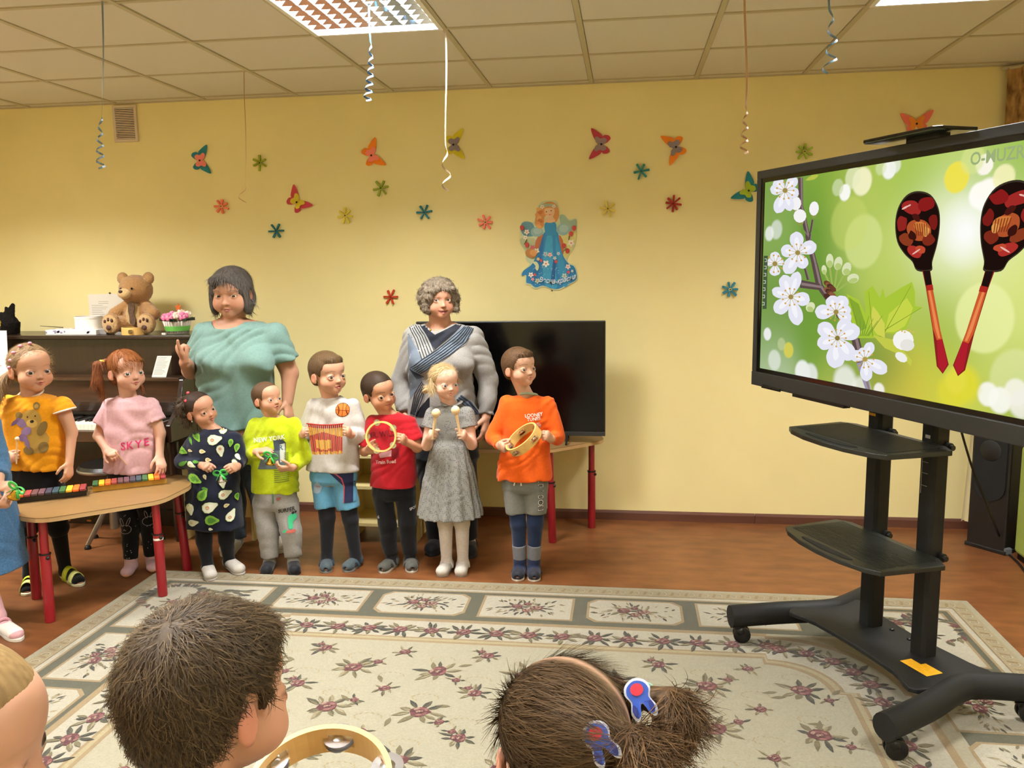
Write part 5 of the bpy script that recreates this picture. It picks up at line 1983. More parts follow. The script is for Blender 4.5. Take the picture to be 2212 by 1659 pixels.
def strands(V, Q, n, length, width, flow, lift=.25, curl=0.0, segs=4, seed=1, mask=None, droop=0.0, jit=.18):
    """thin hair ribbons growing from the surface along flow(P) -> direction"""
    rng = np.random.default_rng(seed)
    fa = .5 * np.linalg.norm(np.cross(V[Q[:, 2]] - V[Q[:, 0]], V[Q[:, 3]] - V[Q[:, 1]]), axis=1)
    fc = V[Q].mean(1)
    if mask is not None:
        fa = fa * mask(fc)
    pick = rng.choice(len(Q), n, p=fa / fa.sum())
    w = rng.dirichlet((1, 1, 1, 1), n)
    P = (V[Q[pick]] * w[..., None]).sum(1)
    N = vnormals(V, Q)[Q[pick]].mean(1)
    N /= np.linalg.norm(N, axis=1, keepdims=True) + 1e-9
    D = flow(P)
    D = D + rng.normal(0, jit + curl, D.shape)
    D = D - N * (D * N).sum(1, keepdims=True)
    D /= np.linalg.norm(D, axis=1, keepdims=True) + 1e-9
    L = length * rng.uniform(.6, 1.3, (n, 1))
    pts = [P - N * .0015]
    lf = lift * rng.uniform(.2, 1.6, (n, 1))
    d = D + N * lf
    side0 = np.cross(D, N)
    bend = rng.normal(0, 1.9 * jit + 2 * curl, (n, 1))
    for s in range(segs):
        d = d / (np.linalg.norm(d, axis=1, keepdims=True) + 1e-9)
        pts.append(pts[-1] + d * L / segs)
        d = d - N * (lf * .45) + side0 * bend / segs + np.array([0, 0, -droop / segs])
    W = width * rng.uniform(.6, 1.2, (n, 1))
    vs = []
    for s, p in enumerate(pts):
        t = pts[min(s + 1, segs)] - pts[max(s - 1, 0)]
        sd = np.cross(t, N)
        sd /= np.linalg.norm(sd, axis=1, keepdims=True) + 1e-9
        f = 1 - .75 * (s / segs) ** 2
        vs += [p - sd * W * f * .5, p + sd * W * f * .5]
    VV = np.stack(vs, 1)                    # n, 2*(segs+1), 3
    k = 2 * (segs + 1)
    base = (np.arange(n) * k)[:, None]
    qs = []
    for s in range(segs):
        qs.append(base + np.array([[2 * s, 2 * s + 1, 2 * s + 3, 2 * s + 2]]))
    return VV.reshape(-1, 3), np.concatenate(qs), k


M_SKIN = mat('skin', attr=True, rough=.5, spec=.35, sss=.12)
M_HAIR = mat('hair', attr=True, rough=.6, spec=.18)
M_EYE = mat('eye', attr=True, rough=.08, spec=.6)


def unit(v):
    v = np.asarray(v, float)
    return v / np.linalg.norm(v)


class Head:
    """head-local frame: x across, y out of the face, z up; unit = head height"""

    def __init__(self, crown, chin, Y, yaw, pitch=0.0, roll=0.0, scale=1.0, h=None):
        a, b = ony(*crown, Y), ony(*chin, Y)
        self.c = (a + b) / 2
        self.h = (h or float(np.linalg.norm(a - b))) * scale
        y, p, r = math.radians(yaw), math.radians(pitch), math.radians(roll)
        f = np.array([math.sin(y) * math.cos(p), -math.cos(y) * math.cos(p), math.sin(p)])
        up = np.array([0, 0, 1.0])
        x = unit(np.cross(f, up))
        z = np.cross(x, f)
        x2 = x * math.cos(r) + z * math.sin(r)
        z2 = np.cross(x2, f)
        self.R = np.stack([x2, f, z2], 1)

    def w(self, p):
        return self.c + self.h * (self.R @ np.asarray(p, float))

    def l(self, P):
        return ((np.asarray(P) - self.c) @ self.R) / self.h

    def cone(self, a, b, ra, rb):
        return cone(self.w(a), self.w(b), ra * self.h, rb * self.h)

    def ell(self, c, r, rot=None):
        R = self.R if rot is None else self.R @ rot
        return ell(self.w(c), np.asarray(r) * self.h, R)

    def box(self):
        return self.c - .62 * self.h, self.c + .62 * self.h


def face_prims(H, adult=False, chub=1.0, mouth=0.0, smile=0.0, nose=1.0, jaw=1.0):
    """returns adds, cuts, eyelids, slits"""
    A = []
    h = H.h
    ez = -.005 if adult else -.070            # eye line
    eo = .160 if adult else .168              # half distance of the eyes
    A.append((H.ell((0, -.055, .135), (.372, .455, .365)), 0))
    if adult:
        A.append((H.ell((0, .12, -.13), (.285 * jaw, .29, .345)), .07 * h))
    else:
        A.append((H.ell((0, .13, -.14), (.295 * jaw, .275, .315)), .08 * h))
    A.append((H.ell((0, .20, .15), (.295, .22, .24)), .08 * h))
    A.append((H.ell((0, .265 if not adult else .275, -.385), (.115 * jaw, .100, .098)), .10 * h))
    for s in (-1, 1):
        if adult:
            A.append((H.ell((s * .185, .215, -.20), (.125 * chub, .135 * chub, .135 * chub)), .09 * h))
            A.append((H.cone((s * .07, .385, .085), (s * .22, .330, .10), .024, .020), .06 * h))     # brow
        else:
            A.append((H.ell((s * .185, .200, -.215), (.135 * chub, .142 * chub, .140 * chub)), .09 * h))
    nz = -.165 if adult else -.190
    if adult:
        A.append((H.cone((0, .385, .0), (0, .428, nz + .035), .026, .036 * nose), .05 * h))
        A.append((H.ell((0, .455, nz + .012), (.044 * nose, .040, .040 * nose)), .028 * h))
    else:
        A.append((H.cone((0, .372, -.05), (0, .405, nz + .035), .018, .030 * nose), .05 * h))
        A.append((H.ell((0, .430, nz + .014), (.040 * nose, .038, .036 * nose)), .030 * h))
    ny = .425 if adult else .405
    for s in (-1, 1):
        A.append((H.ell((s * .040 * nose, ny, nz), (.028 * nose, .032, .024)), .018 * h))
    mz = -.285 if adult else -.292
    o = mouth * .035
    w = (.098 if adult else .092) + .030 * smile
    cz = smile * .035
    # lips as two bent rolls
    for s in (-1, 1):
        A.append((H.cone((0, .404, mz + .018 + o * .3), (s * w, .350, mz + cz), .022, .011), .014 * h))
        A.append((H.cone((0, .400, mz - .022 - o), (s * w * .9, .348, mz + cz - .004 - o * .4), .026, .012), .014 * h))
    # ears
    for s in (-1, 1):
        Re = np.array(Matrix.Rotation(s * math.radians(16), 3, 'Z') @ Matrix.Rotation(math.radians(-10), 3, 'X'))
        A.append((H.ell((s * .385, -.035, -.060 + ez * .3), (.030, .086, .122), Re), .018 * h))
        A.append((H.ell((s * .370, -.015, -.150 + ez * .3), (.024, .046, .040), Re), .016 * h))
    C = []
    for s in (-1, 1):
        C.append((H.ell((s * eo, .452, ez + .005), (.098, .098, .068)), .045 * h))           # eye socket
        Re = np.array(Matrix.Rotation(s * math.radians(16), 3, 'Z') @ Matrix.Rotation(math.radians(-10), 3, 'X'))
        C.append((H.ell((s * .420, -.020, -.050 + ez * .3), (.024, .052, .080), Re), .014 * h))   # ear hollow
    B = []                                       # second pass: eyelids over the eyeballs
    er = .066 if adult else .074
    for s in (-1, 1):
        B.append((H.ell((s * eo, .318, ez), (er + .012, er + .013, er + .008)), .012 * h))
    D = []
    sl = .024 if adult else .035
    for s in (-1, 1):
        for t in (-1, 0, 1):                      # almond slit
            D.append((H.ell((s * eo + t * .034, .420, ez + .003 - .003 * abs(t)), (.044 - .008 * abs(t), .12, sl - .010 * abs(t))), .004 * h))
    D.append((H.ell((0, .44, mz - .002 - o * .5), (w * .92, .055, .006 + o * .9)), .008 * h))
    for s in (-1, 1):
        D.append((H.ell((s * .024 * nose, ny + .027, nz - .026), (.012, .018, .014)), .006 * h))
        D.append((H.ell((s * w * 1.02, .36, mz + cz), (.010, .03, .008)), .012 * h))
    H.ez, H.mz, H.nz, H.mw, H.mcz, H.mo, H.eo, H.er, H.sl = ez, mz, nz, w, cz, o, eo, er, sl
    return A, C, B, D


def segd(P, a, b):
    a, b = np.asarray(a, float), np.asarray(b, float)
    ba = b - a
    t = np.clip(((P - a) @ ba) / (ba @ ba), 0, 1)
    return np.linalg.norm(P - a - t[:, None] * ba, axis=1)


def skin_colors(V, H, skin, brow, lip='#b5635a', blush=.35, browpow=.8, adult=False):
    s = np.array(lin(skin)) * np.array([.80, .76, .74])
    col = np.tile(s, (len(V), 1))
    L = H.l(V)
    near = (np.abs(L) < .75).all(1)

    def mixin(w, c):
        nonlocal col
        w = (np.clip(w, 0, 1) * near)[:, None]
        col = col * (1 - w) + np.array(lin(c)) * w
    front = np.clip((L[:, 1] - .05) / .1, 0, 1)
    pink = s * np.array([1.02, .70, .66])
    for sg in (-1, 1):
        w = np.exp(-((L[:, 0] - sg * .2) ** 2 + (L[:, 2] + .19) ** 2) / (2 * .075 ** 2)) * blush * front
        col = col * (1 - w[:, None]) + pink * w[:, None]
        we = np.clip((np.abs(L[:, 0]) - .37) / .03, 0, 1) * (np.abs(L[:, 1]) < .2) * .45 * near
        col = col * (1 - we[:, None]) + pink * we[:, None]
        # eyebrow
        x0, x1 = sg * .080, sg * .265
        q = np.stack([L[:, 0], np.zeros(len(L)), L[:, 2]], 1)
        zb = H.ez + (.112 if adult else .135)
        d = np.minimum(segd(q, (x0, 0, zb - .004), (sg * .17, 0, zb + .014)), segd(q, (sg * .17, 0, zb + .014), (x1, 0, zb - .016)))
        wb = np.clip(((.018 if adult else .015) - d) / .010, 0, 1) * browpow * (L[:, 1] > .20)
        mixin(wb, brow)
        # lash line and eye corner
        dx, dz = (L[:, 0] - sg * H.eo) / .090, (L[:, 2] - H.ez) / (H.sl * 1.55)
        rr_ = np.sqrt(dx * dx + dz * dz)
        wl = np.clip(1 - np.abs(rr_ - .86) / .20, 0, 1) * np.where(L[:, 2] > H.ez + .012, .8, .22) * (L[:, 1] > .26)
        mixin(wl, '#4a3028')
    wn = np.exp(-((L[:, 0]) ** 2 + (L[:, 2] - H.nz) ** 2) / (2 * .04 ** 2)) * .3 * front
    col = col * (1 - wn[:, None]) + pink * wn[:, None]
    # nostrils
    for sg in (-1, 1):
        d = np.sqrt((L[:, 0] - sg * .024) ** 2 + (L[:, 2] - H.nz + .026) ** 2)
        mixin(np.clip((.016 - d) / .008, 0, 1) * (L[:, 1] > .36) * .8, '#5a2a22')
    # lips
    xx = np.clip(np.abs(L[:, 0]) / H.mw, 0, 1.2)
    line = H.mz + H.mcz * xx ** 1.5 - .002 - H.mo * .3
    up = .036 * np.clip(1 - xx ** 1.6, 0, 1) + H.mo * .2
    dn = .046 * np.clip(1 - xx ** 2, 0, 1) + H.mo * 1.0
    dz = L[:, 2] - line
    wl = np.where(dz > 0, np.clip((up - dz) / .008, 0, 1), np.clip((dn + dz) / .010, 0, 1)) * (xx < 1.0) * (L[:, 1] > .28)
    mixin(wl * .85, lip)
    wc = np.clip((.009 + H.mo * .7 * np.clip(1 - xx ** 2, 0, 1) - np.abs(dz + H.mo * .35)) / .006, 0, 1) * (xx < 1.03) * (L[:, 1] > .25)
    mixin(wc * .9, '#4f1d1b')
    return col


def eye_ball(H, s, gaze, iris, parent, adult=False):
    c = H.w((s * H.eo, .318, H.ez))
    r = H.er * H.h
    n, m = 28, 20
    th = np.linspace(0, PI, m + 1)
    ph = np.linspace(0, 2 * PI, n + 1)[:-1]
    g = unit(H.R @ unit(np.array([gaze[0], 1.0, gaze[1]])))
    a = unit(np.cross(g, [0, 0, 1]))
    b = np.cross(a, g)
    V, C = [], []
    for t in th:
        for p in ph:
            d = math.cos(t) * g + math.sin(t) * (math.cos(p) * a + math.sin(p) * b)
            V.append(c + r * d)
            C.append(lin('#0c0a0a') if t < .20 else (lin(iris) if t < .52 else (lin('#2a201c') if t < .58 else lin('#d8d0c8'))))
    Q = []
    for i in range(m):
        for k in range(n):
            k2 = (k + 1) % n
            Q.append((i * n + k, (i + 1) * n + k, (i + 1) * n + k2, i * n + k2))
    return mesh_obj('eye', np.array(V), np.array(Q), M_EYE, parent, np.array(C))


def hand_prims(wrist, D, N, size, side, curl=(.5, .6, .4), spread=.06, thumb=(.5, .5, .35), fingers=None):
    """D towards the fingers, N out of the palm, side = +1/-1 puts the thumb on +-(D x N); curl = bend of the three joints"""
    D = unit(D)
    N = unit(np.asarray(N) - D * np.dot(N, D))
    W = np.cross(D, N) * side
    s = size
    w = np.asarray(wrist, float)
    A = []
    kb = .004
    A.append((fcone(w - D * .02 * s, w + D * .42 * s, .175 * s, .235 * s, N, .48), .010))
    for off in (.155, .055, -.05, -.145):
        A.append((cone(w + D * .10 * s + W * off * .5 * s, w + D * .46 * s + W * off * s, .085 * s, .072 * s), .006))
    lens = (.40, .45, .41, .32)
    for i, (off, L) in enumerate(zip((.165, .056, -.054, -.155), lens)):
        c = curl if fingers is None or fingers[i] is None else fingers[i]
        p = w + D * (.47 - (.03 if i == 3 else 0) - (.01 if i == 0 else 0)) * s + W * off * s
        d = unit(D + W * (1.5 - i) * spread)
        r = (.058, .060, .057, .050)[i] * s
        ang = 0
        for j, (fr, c_) in enumerate(zip((.46, .30, .26), c)):
            ang += c_
            dd = d * math.cos(ang) + N * math.sin(ang)
            q = p + dd * L * fr * s
            A.append((cone(p, q, r * (1 - .06 * j), r * (1 - .08 * (j + 1))), .0015 if j == 0 else .001))
            p = q
    # thumb from the side of the palm
    p = w + D * .12 * s + W * .17 * s + N * .03 * s
    d = unit(D * (1 - thumb[0]) + W * thumb[1] + N * thumb[2])
    A.append((cone(p - d * .02 * s, p + d * .20 * s, .088 * s, .070 * s), .008))
    p = p + d * .20 * s
    d2 = unit(d + D * .35 - W * .25 + N * .15)
    A.append((cone(p, p + d2 * .17 * s, .066 * s, .060 * s), .002))
    p = p + d2 * .17 * s
    d3 = unit(d2 + D * .15 - W * .3 + N * .1)
    A.append((cone(p, p + d3 * .12 * s, .060 * s, .048 * s), .001))
    return A


def tri_project(polys, bvh, dirv, off=.0012, maxedge=.012):
    """polys: list of (3-D points on a plane in front, faces, colour) laid onto a surface along dirv; returns an MB"""
    out = MB()
    dv = Vector(dirv).normalized()
    for vs, fs, col in polys:
        bm = bmesh.new()
        bv = [bm.verts.new(tuple(v)) for v in vs]
        for f in fs:
            try:
                bm.faces.new([bv[i] for i in f])
            except ValueError:
                pass
        bmesh.ops.triangulate(bm, faces=bm.faces[:])
        for _it in range(4):
            ed = [e for e in bm.edges if e.calc_length() > maxedge]
            if not ed:
                break
            bmesh.ops.subdivide_edges(bm, edges=ed, cuts=1)
            bmesh.ops.triangulate(bm, faces=[f for f in bm.faces if len(f.verts) > 3])
        bm.verts.index_update()
        V, ok = [], []
        for v in bm.verts:
            loc, nor, _i, _d = bvh.ray_cast(v.co - dv * .6, dv)
            if loc is None:
                V.append((0, 0, 0))
                ok.append(False)
            else:
                if nor.dot(dv) > 0:
                    nor = -nor
                V.append(tuple(loc + nor * off - dv * off * .5))
                ok.append(True)
        F2 = []
        for f in bm.faces:
            if not all(ok[v.index] for v in f.verts):
                continue
            f = tuple(v.index for v in f.verts)
            a, b, c = (Vector(V[i]) for i in f)
            if max((a - b).length, (b - c).length, (c - a).length) > maxedge * 4:
                continue
            F2.append(f if (b - a).cross(c - a).dot(dv) < 0 else f[::-1])
        used = sorted({i for f in F2 for i in f})
        back = {j: k for k, j in enumerate(used)}
        out.add([V[j] for j in used], [tuple(back[i] for i in f) for f in F2], col)
        bm.free()
    return out


M_CLPRINT = mat('cloth_print', attr=True, rough=.75, spec=.2)
# ================================================================ one person from joints, rows and clothes
def cloth_mat(name, col, **kw):
    kw.setdefault('rough', .82)
    kw.setdefault('spec', .15)
    kw.setdefault('noise', (90, .06, 2))
    kw.setdefault('bump', (500, .15, .001))
    kw.setdefault('sheen', .15)
    return mat(name, col, **kw)


class Person:
    def __init__(self, label, Y, head, yaw, pitch=0, roll=0, hscale=.97, skin='#dcae92', brow='#7a5a40', adult=False, z0=0.0, at=None, **face):
        """head = (px of the head's middle, py top, py chin)"""
        self.Y, self.adult, self.z0 = Y, adult, z0
        g = ony(head[0], head[1], Y)
        if at is None:
            yaw = yaw + math.degrees(math.atan2(-g[0], Y))      # yaw is counted from facing the camera
        self.view = np.array([g[0], Y, 0.0]) / math.hypot(g[0], Y)
        self.H = Head((head[0], head[1]), (head[0], head[2]), Y + face.pop('hdy', -.01), yaw, pitch, roll, hscale, face.pop('hh', None))
        self.skin, self.brow = skin, brow
        self.gaze = face.pop('gaze', (0, 0))
        self.iris = face.pop('iris', '#5a4636')
        self.lip = face.pop('lip', '#b8675f')
        self.blush = face.pop('blush', .35)
        self.browpow = face.pop('browpow', .7)
        self.face = face
        self.root = thing('person', label, 'person', (float(g[0]), Y, z0) if at is None else at)
        self.B = []          # body solids
        self.fine = [self.H.box()]
        self.arms, self.legs = {}, {}
        self.body_rows = None

    def P(self, px, py, dy=0.0):
        return ony(px, py, self.Y + dy)

    def rows(self, rows, inset=0.0, dy=0.0):
        out = []
        for r in rows:
            py, xl, xr, ratio = r[:4]
            e = r[4] if len(r) > 4 else 0.0
            a, b = self.P(xl, py, dy), self.P(xr, py, dy)
            rx = max(.02, (b[0] - a[0]) / 2 - inset)
            out.append(((a[2] + b[2]) / 2, (a[0] + b[0]) / 2, self.Y + dy + e, rx, max(.02, (b[0] - a[0]) / 2 * ratio - inset)))
        return out

    def torso(self, rows, inset=.022):
        self.body_rows = rows
        self.B.append((loft(self.rows(rows, inset), 2.3), .03))
        return self

    def neck(self, base, r=None, dy=.0):
        r = r or (.056 if self.adult else .185 * self.H.h)
        b = self.P(*base, dy)
        self.nb = b
        self.B.append((cone(b - np.array([0, 0, .03]), self.H.w((0, -.12, -.24)), r * 1.08, r), .014))
        return self

    def arm(self, key, sh, el, wr, hd, N, T, size=None, r=None, curl=(.4, .5, .35), **kw):
        """joints as (px, py, dy); hd = where the fingers point; N = palm normal; T = thumb side"""
        a, b, c = self.P(*sh), self.P(*el), self.P(*wr)
        d = self.P(*hd) - c
        r = r or ((.050, .041, .036, .026) if self.adult else (.034, .028, .026, .0185))
        size = size or (.172 if self.adult else .118)
        self.B += [(cone(a, b, r[0], r[1]), .03), (cone(b, c, r[2], r[3]), .012)]
        D = unit(d)
        N_ = unit(np.asarray(N, float) - D * np.dot(N, D))
        side = 1 if np.dot(np.cross(D, N_), T) > 0 else -1
        self.B += hand_prims(c, D, N_, size, side, curl, **kw)
        hc = c + D * size * .45
        self.fine.append((hc - size * .62, hc + size * .62))
        self.arms[key] = (a, b, c)
        return self

    def leg(self, key, hip, kn, an, toe, r=None, back=None):
        z0 = self.z0
        t = onz(*toe, z0)
        t[2] = z0
        fl = back or (.155 if self.adult else .105)
        h = self.P(*hip)
        ay = t[1] + fl
        a = ony(*an, ay)
        k = ony(*kn, (self.Y + ay) / 2 - .012)
        r = r or ((.080, .056, .052, .036) if self.adult else (.048, .037, .035, .024))
        self.legr = r
        self.B += [(cone(h, k, r[0], r[1]), .03), (cone(k, a, r[2], r[3]), .012)]
        f = unit(np.array([t[0] - a[0], t[1] - a[1], 0]))
        heel = np.array([a[0], a[1], z0]) - f * (.045 if self.adult else .030)
        fr = .036 if self.adult else .025
        tip = t - f * (fr + .010)
        self.B += [(cone(a, heel + f * .03 + np.array([0, 0, fr + .008]), r[3], fr), .012),
                   (fcone(heel + f * .025 + np.array([0, 0, fr]), tip + np.array([0, 0, fr * .8]), fr, fr * 1.15, (0, 0, 1), .75), .012)]
        self.legs[key] = (h, k, a, heel, t, f)
        return self

    def build_body(self, hf=.0039, hc=.014):
        A, C, Bl, Dc = face_prims(self.H, self.adult, **{k: v for k, v in self.face.items() if k in ('chub', 'mouth', 'smile', 'nose', 'jaw')})
        allp = [p for p, _ in self.B] + [p for p, _ in A]
        F = field_for(allp, hf, hc, self.fine)
        for p, k in A:
            F.add(p, k)
        for p, k in C:
            F.cut(p, k)
        for p, k in Bl:
            F.add(p, k)
        for p, k in Dc:
            F.cut(p, k)
        for p, k in self.B:
            F.add(p, k)
        V, Q = F.mesh()
        col = skin_colors(V, self.H, self.skin, self.brow, self.lip, self.blush, self.browpow, self.adult)
        self.body = mesh_obj('body', V, Q, M_SKIN, self.root, col)
        for s in (-1, 1):
            eye_ball(self.H, s, self.gaze, self.iris, self.root, self.adult)
        return self

    # ------------------------------------------------------------ clothes
    def garment(self, name, prims, m, h=.007, cuts=(), wr=(0, 40, 0, .6), colors=None, label=None):
        if wr[0]:
            prims = [(wrinkle(p, wr[0] * 1.5, wr[1], wr[2] + .7 * i, wr[3]), k) for i, (p, k) in enumerate(prims)]
        V, Q = solid(prims, h, cuts)
        o = mesh_obj(name, V, Q, m, self.root, colors(V) if colors else None)
        if label:
            o['label'] = label
        o_bvh = BVHTree.FromPolygons([tuple(v) for v in V], [tuple(int(i) for i in q) for q in Q])
        self.bvh = o_bvh
        self.last = o
        return o

    def sleeve(self, key, upto, r0, r1, r2=None, r3=None):
        """upto in 0..1 along the upper arm, 1..2 along the forearm"""
        a, b, c = self.arms[key]
        out = []
        if upto <= 1:
            e = a + (b - a) * upto
            out.append((cutp(cone(a, b, r0, r0 + (r1 - r0) / max(upto, .01)), e, b - a), .022))
        else:
            e = b + (c - b) * (upto - 1)
            out.append((cone(a, b, r0, r1), .022))
            out.append((cutp(cone(b, c, r2 or r1, r3 or r1), e, c - b), .010))
        return out

    def necks(self, r, drop=.0, fwd=0.0):
        """hole for the neck"""
        c = self.nb + np.array([0, -fwd, .012 - drop])
        return [(ell(c, (r, r * .95, r * .75)), .004), (cone(c, c + np.array([0, 0, .12]), r * .98, r * 1.3), .004)]

    def pants(self, name, m, rows, r, upto=1.0, keys=('L', 'R'), wr=(.002, 36, 0, .5), flat_cut=True, h=.007, blend=.015, label=None):
        """r = radii (hip, knee, knee, end); upto 0..1 thigh, 1..2 shin"""
        pr = []
        if rows:
            pr.append((loft(self.rows(rows), 2.3), .0))
        for kk in keys:
            hp, kn, an = self.legs[kk][:3]
            if upto <= 1:
                e = hp + (kn - hp) * upto
                pr.append((cutp(cone(hp, kn, r[0], r[0] + (r[1] - r[0]) / upto), e, kn - hp), blend))
            else:
                e = kn + (an - kn) * (upto - 1)
                pr.append((cone(hp, kn, r[0], r[1]), blend))
                pr.append((cutp(cone(kn, an, r[2], r[2] + (r[3] - r[2]) / (upto - 1)), e, an - kn), .012))
        return self.garment(name, pr, m, h, wr=wr, label=label)

    def sock(self, key, m, top=.5, dr=.003, name='sock', foot=True, bottom=1.0):
        hp, kn, an, heel, toe, f = self.legs[key]
        fr = (.036 if self.adult else .025) + dr
        rk, ra = self.legr[2], self.legr[3]
        a0 = kn + (an - kn) * max(top, 0)
        r0 = rk + (ra - rk) * max(top, 0) + dr
        pr = [(cutp(cone(a0, an, r0, ra + dr), a0, kn - an) if top > 0 else cone(a0, an, r0, ra + dr), 0)]
        if top < 0:
            pr.append((cone(hp, kn, self.legr[0] + dr, self.legr[1] + dr), .012))
        if foot:
            pr += [(cone(an, heel + f * .03 + np.array([0, 0, fr + .006]), ra + dr, fr), .012),
                   (fcone(heel + f * .025 + np.array([0, 0, fr]), toe - f * (fr + .010) + np.array([0, 0, fr * .8]), fr, fr * 1.08, (0, 0, 1), .75), .012)]
        fl_ = A3([0, 0, self.z0 + .0005])
        pr = [(cutp(p, fl_, (0, 0, -1)), k) for p, k in pr]
        return self.garment(name, pr, m, .004)

    def shoe(self, key, kind, c1, c2=None, c3=None, sole='#d8d4ca'):
        hp, kn, an, heel, toe, f = self.legs[key]
        z0 = self.z0
        k = 1.35 if self.adult else 1.0
        w = np.array([-f[1], f[0], 0])
        fr = .031 * k
        L = float(np.linalg.norm((toe - heel)[:2]))

        def at(u, v, z):
            return heel + f * (u * L) + w * v + np.array([0, 0, z])
        m1 = cloth_mat('shoe_' + c1.strip('#'), c1, rough=.6)
        ms = mat('sole_' + sole.strip('#'), sole, rough=.6)
        sh = .014 * k if kind != 'slipper' else .007
        if kind == 'sock':
            return None
        # sole: flat slab of foot outline
        outl = [(-.02, -.55), (-.03, 0), (-.02, .55), (.25, .78), (.55, .86), (.78, 1.0), (.93, .72), (1.01, .15), (1.0, -.3), (.88, -.85), (.70, -1.0), (.45, -.85), (.2, -.76)]
        pl = [tuple(q) for q in smoothpoly(outl, 3)]
        so = MB().prism(pl[::-1] if np.cross(f[:2], w[:2]) < 0 else pl, lambda u, v: at(u, v * fr * 1.06, 0.0), lambda u, v: at(u, v * fr * 1.06, sh))
        fl_ = A3([0, 0, z0 + sh * .6])

        def clip(ps):
            return [(cutp(p, fl_, (0, 0, -1)), k_) for p, k_ in ps]
        if kind == 'slide':
            o = so.build('shoe', ms, self.root, bevel=.003)
            for (u, ww, hgt, c) in ((.40, .046, .064, c1), (.72, .040, .054, c2 or c1)):
                mb = MB()
                pts = [at(u, fr * 1.16 * math.cos(t), sh * .5 + (hgt + .004) * math.sin(t)) for t in np.linspace(0, PI, 13)]
                vs = []
                for p in pts:
                    for q, dz in ((-ww / 2, 0), (ww / 2, 0)):
                        vs.append(p + f * q)
                fs = [(2 * i, 2 * i + 1, 2 * i + 3, 2 * i + 2) for i in range(12)]
                mb.add(vs, fs)
                s_ = mb.build('strap', mat('strap_' + c.strip('#'), c, rough=.5), o, smooth='all')
                md = s_.modifiers.new('thickness', 'SOLIDIFY')
                md.thickness = .004
                md.offset = 1
            return o
        up = [(fcone(at(.12, 0, fr * .95), at(.80, 0, fr * .78), fr * 1.04, fr * 1.08, (0, 0, 1), .86), 0), (cone(at(.10, 0, fr * .8), at(.12, 0, fr * 1.7), fr * .95, fr * .86), .012)]
        cuts = []
        if kind in ('slipper', 'mary'):
            cuts = [(ell(at(.30, 0, fr * 2.3), (fr * 1.35, fr * 1.35, fr * 1.0)), .005), (cone(at(.14, 0, fr * 1.75), at(.14, 0, fr * 3), fr * .9, fr * .9), .005)]
            if kind == 'slipper':
                cuts = [(ell(at(.22, 0, fr * 2.3), (fr * 1.3, fr * 1.3, fr * .85)), .005), (cone(at(.14, 0, fr * 1.7), at(.14, 0, fr * 3), fr * .9, fr * .9), .005)]
        if kind == 'sandal':
            for v in (-1, 1):
                cuts.append((ell(at(.60, v * fr * 1.0, fr * .75), (fr * .34, fr * .34, fr * .42)), .004))
                cuts.append((ell(at(.36, v * fr * 1.05, fr * 1.0), (fr * .42, fr * .42, fr * .4)), .004))
            cuts.append((ell(at(.96, 0, fr * .75), (fr * .38, fr * .38, fr * .30)), .004))
            cuts.append((cone(at(.14, 0, fr * 1.9), at(.14, 0, fr * 3), fr * .8, fr * .8), .005))
        V, Q = solid(clip(up), .0035, cuts)
        o = mesh_obj('shoe', V, Q, m1, self.root)
        so.build('sole', ms, o, bevel=.002)
        if kind in ('sandal', 'mary'):
            mstr = cloth_mat('strap_' + (c2 or c1).strip('#'), c2 or c1, rough=.5)
            for (u, hh_, rad) in (((.20, 1.86, 1.0), (.46, 1.36, 1.12)) if kind == 'sandal' else ((.26, 1.75, .98),)):
                pts = [at(u + .03 * math.sin(t), fr * rad * 1.02 * math.cos(t), fr * (hh_ * .45) + fr * hh_ * .66 * math.sin(t)) for t in np.linspace(-.15, PI + .15, 15)]
                MB().tube(pts, .0075 * k, 8, flat=(.35, 1.0) if False else (1, 1)).build('strap', mstr, o, smooth=True)
            if c3:
                c0 = at(.36, 0, fr * 1.62)
                MB().ball(c0, (.011, .011, .006), 10, 6).build('tab', mat('tab_' + c3.strip('#'), c3, rough=.5), o, smooth='all')
        return o

    # ------------------------------------------------------------ prints laid on the last garment
    def px_poly(self, pts, dy=-.09):
        return [tuple(self.P(*p, dy)) for p in pts]

    def prints(self, name, items, off=.0012, bvh=None, dy=-.09, maxedge=.012, label=None):
        """items: (list of pixel points, colour) or ('text', string, (px, py), height px, colour, rot, stretch)"""
        polys = []
        for it in items:
            if isinstance(it[0], str):
                _t, s, c, hpx, colr, rot, stretch = it
                vs, fs = text_polys(s, hpx * 1.35, bold=hpx * .03)
                cr, sr = math.cos(rot), math.sin(rot)
                pts = [(c[0] + (x * stretch) * cr + y * sr, c[1] + (x * stretch) * sr - y * cr) for x, y, _z in vs]
                polys.append((self.px_poly(pts, dy), fs, lin(colr)))
            else:
                pts = self.px_poly(it[0], dy)
                polys.append((pts, [tuple(range(len(pts)))], lin(it[1])))
        out = MB()
        for i, pl in enumerate(polys):
            m_ = tri_project([pl], bvh or self.bvh, self.view, off + (.00025 if len(polys) < 14 else .00007) * i, maxedge)
            out.add(m_.v, m_.f, pl[2])
        if not out.f:
            return None
        o = out.build(name, M_CLPRINT, self.last, smooth='all')
        o['kind'] = 'stuff'
        if label:
            o['label'] = label
        return o

    def surf(self, px, py, off=.003):
        """point on the last garment under a pixel"""
        q = self.P(px, py, -.1)
        loc = self.bvh.ray_cast(Vector(tuple(q - self.view * .5)), Vector(tuple(self.view)))[0]
        return (np.array(loc) if loc is not None else q) - self.view * off

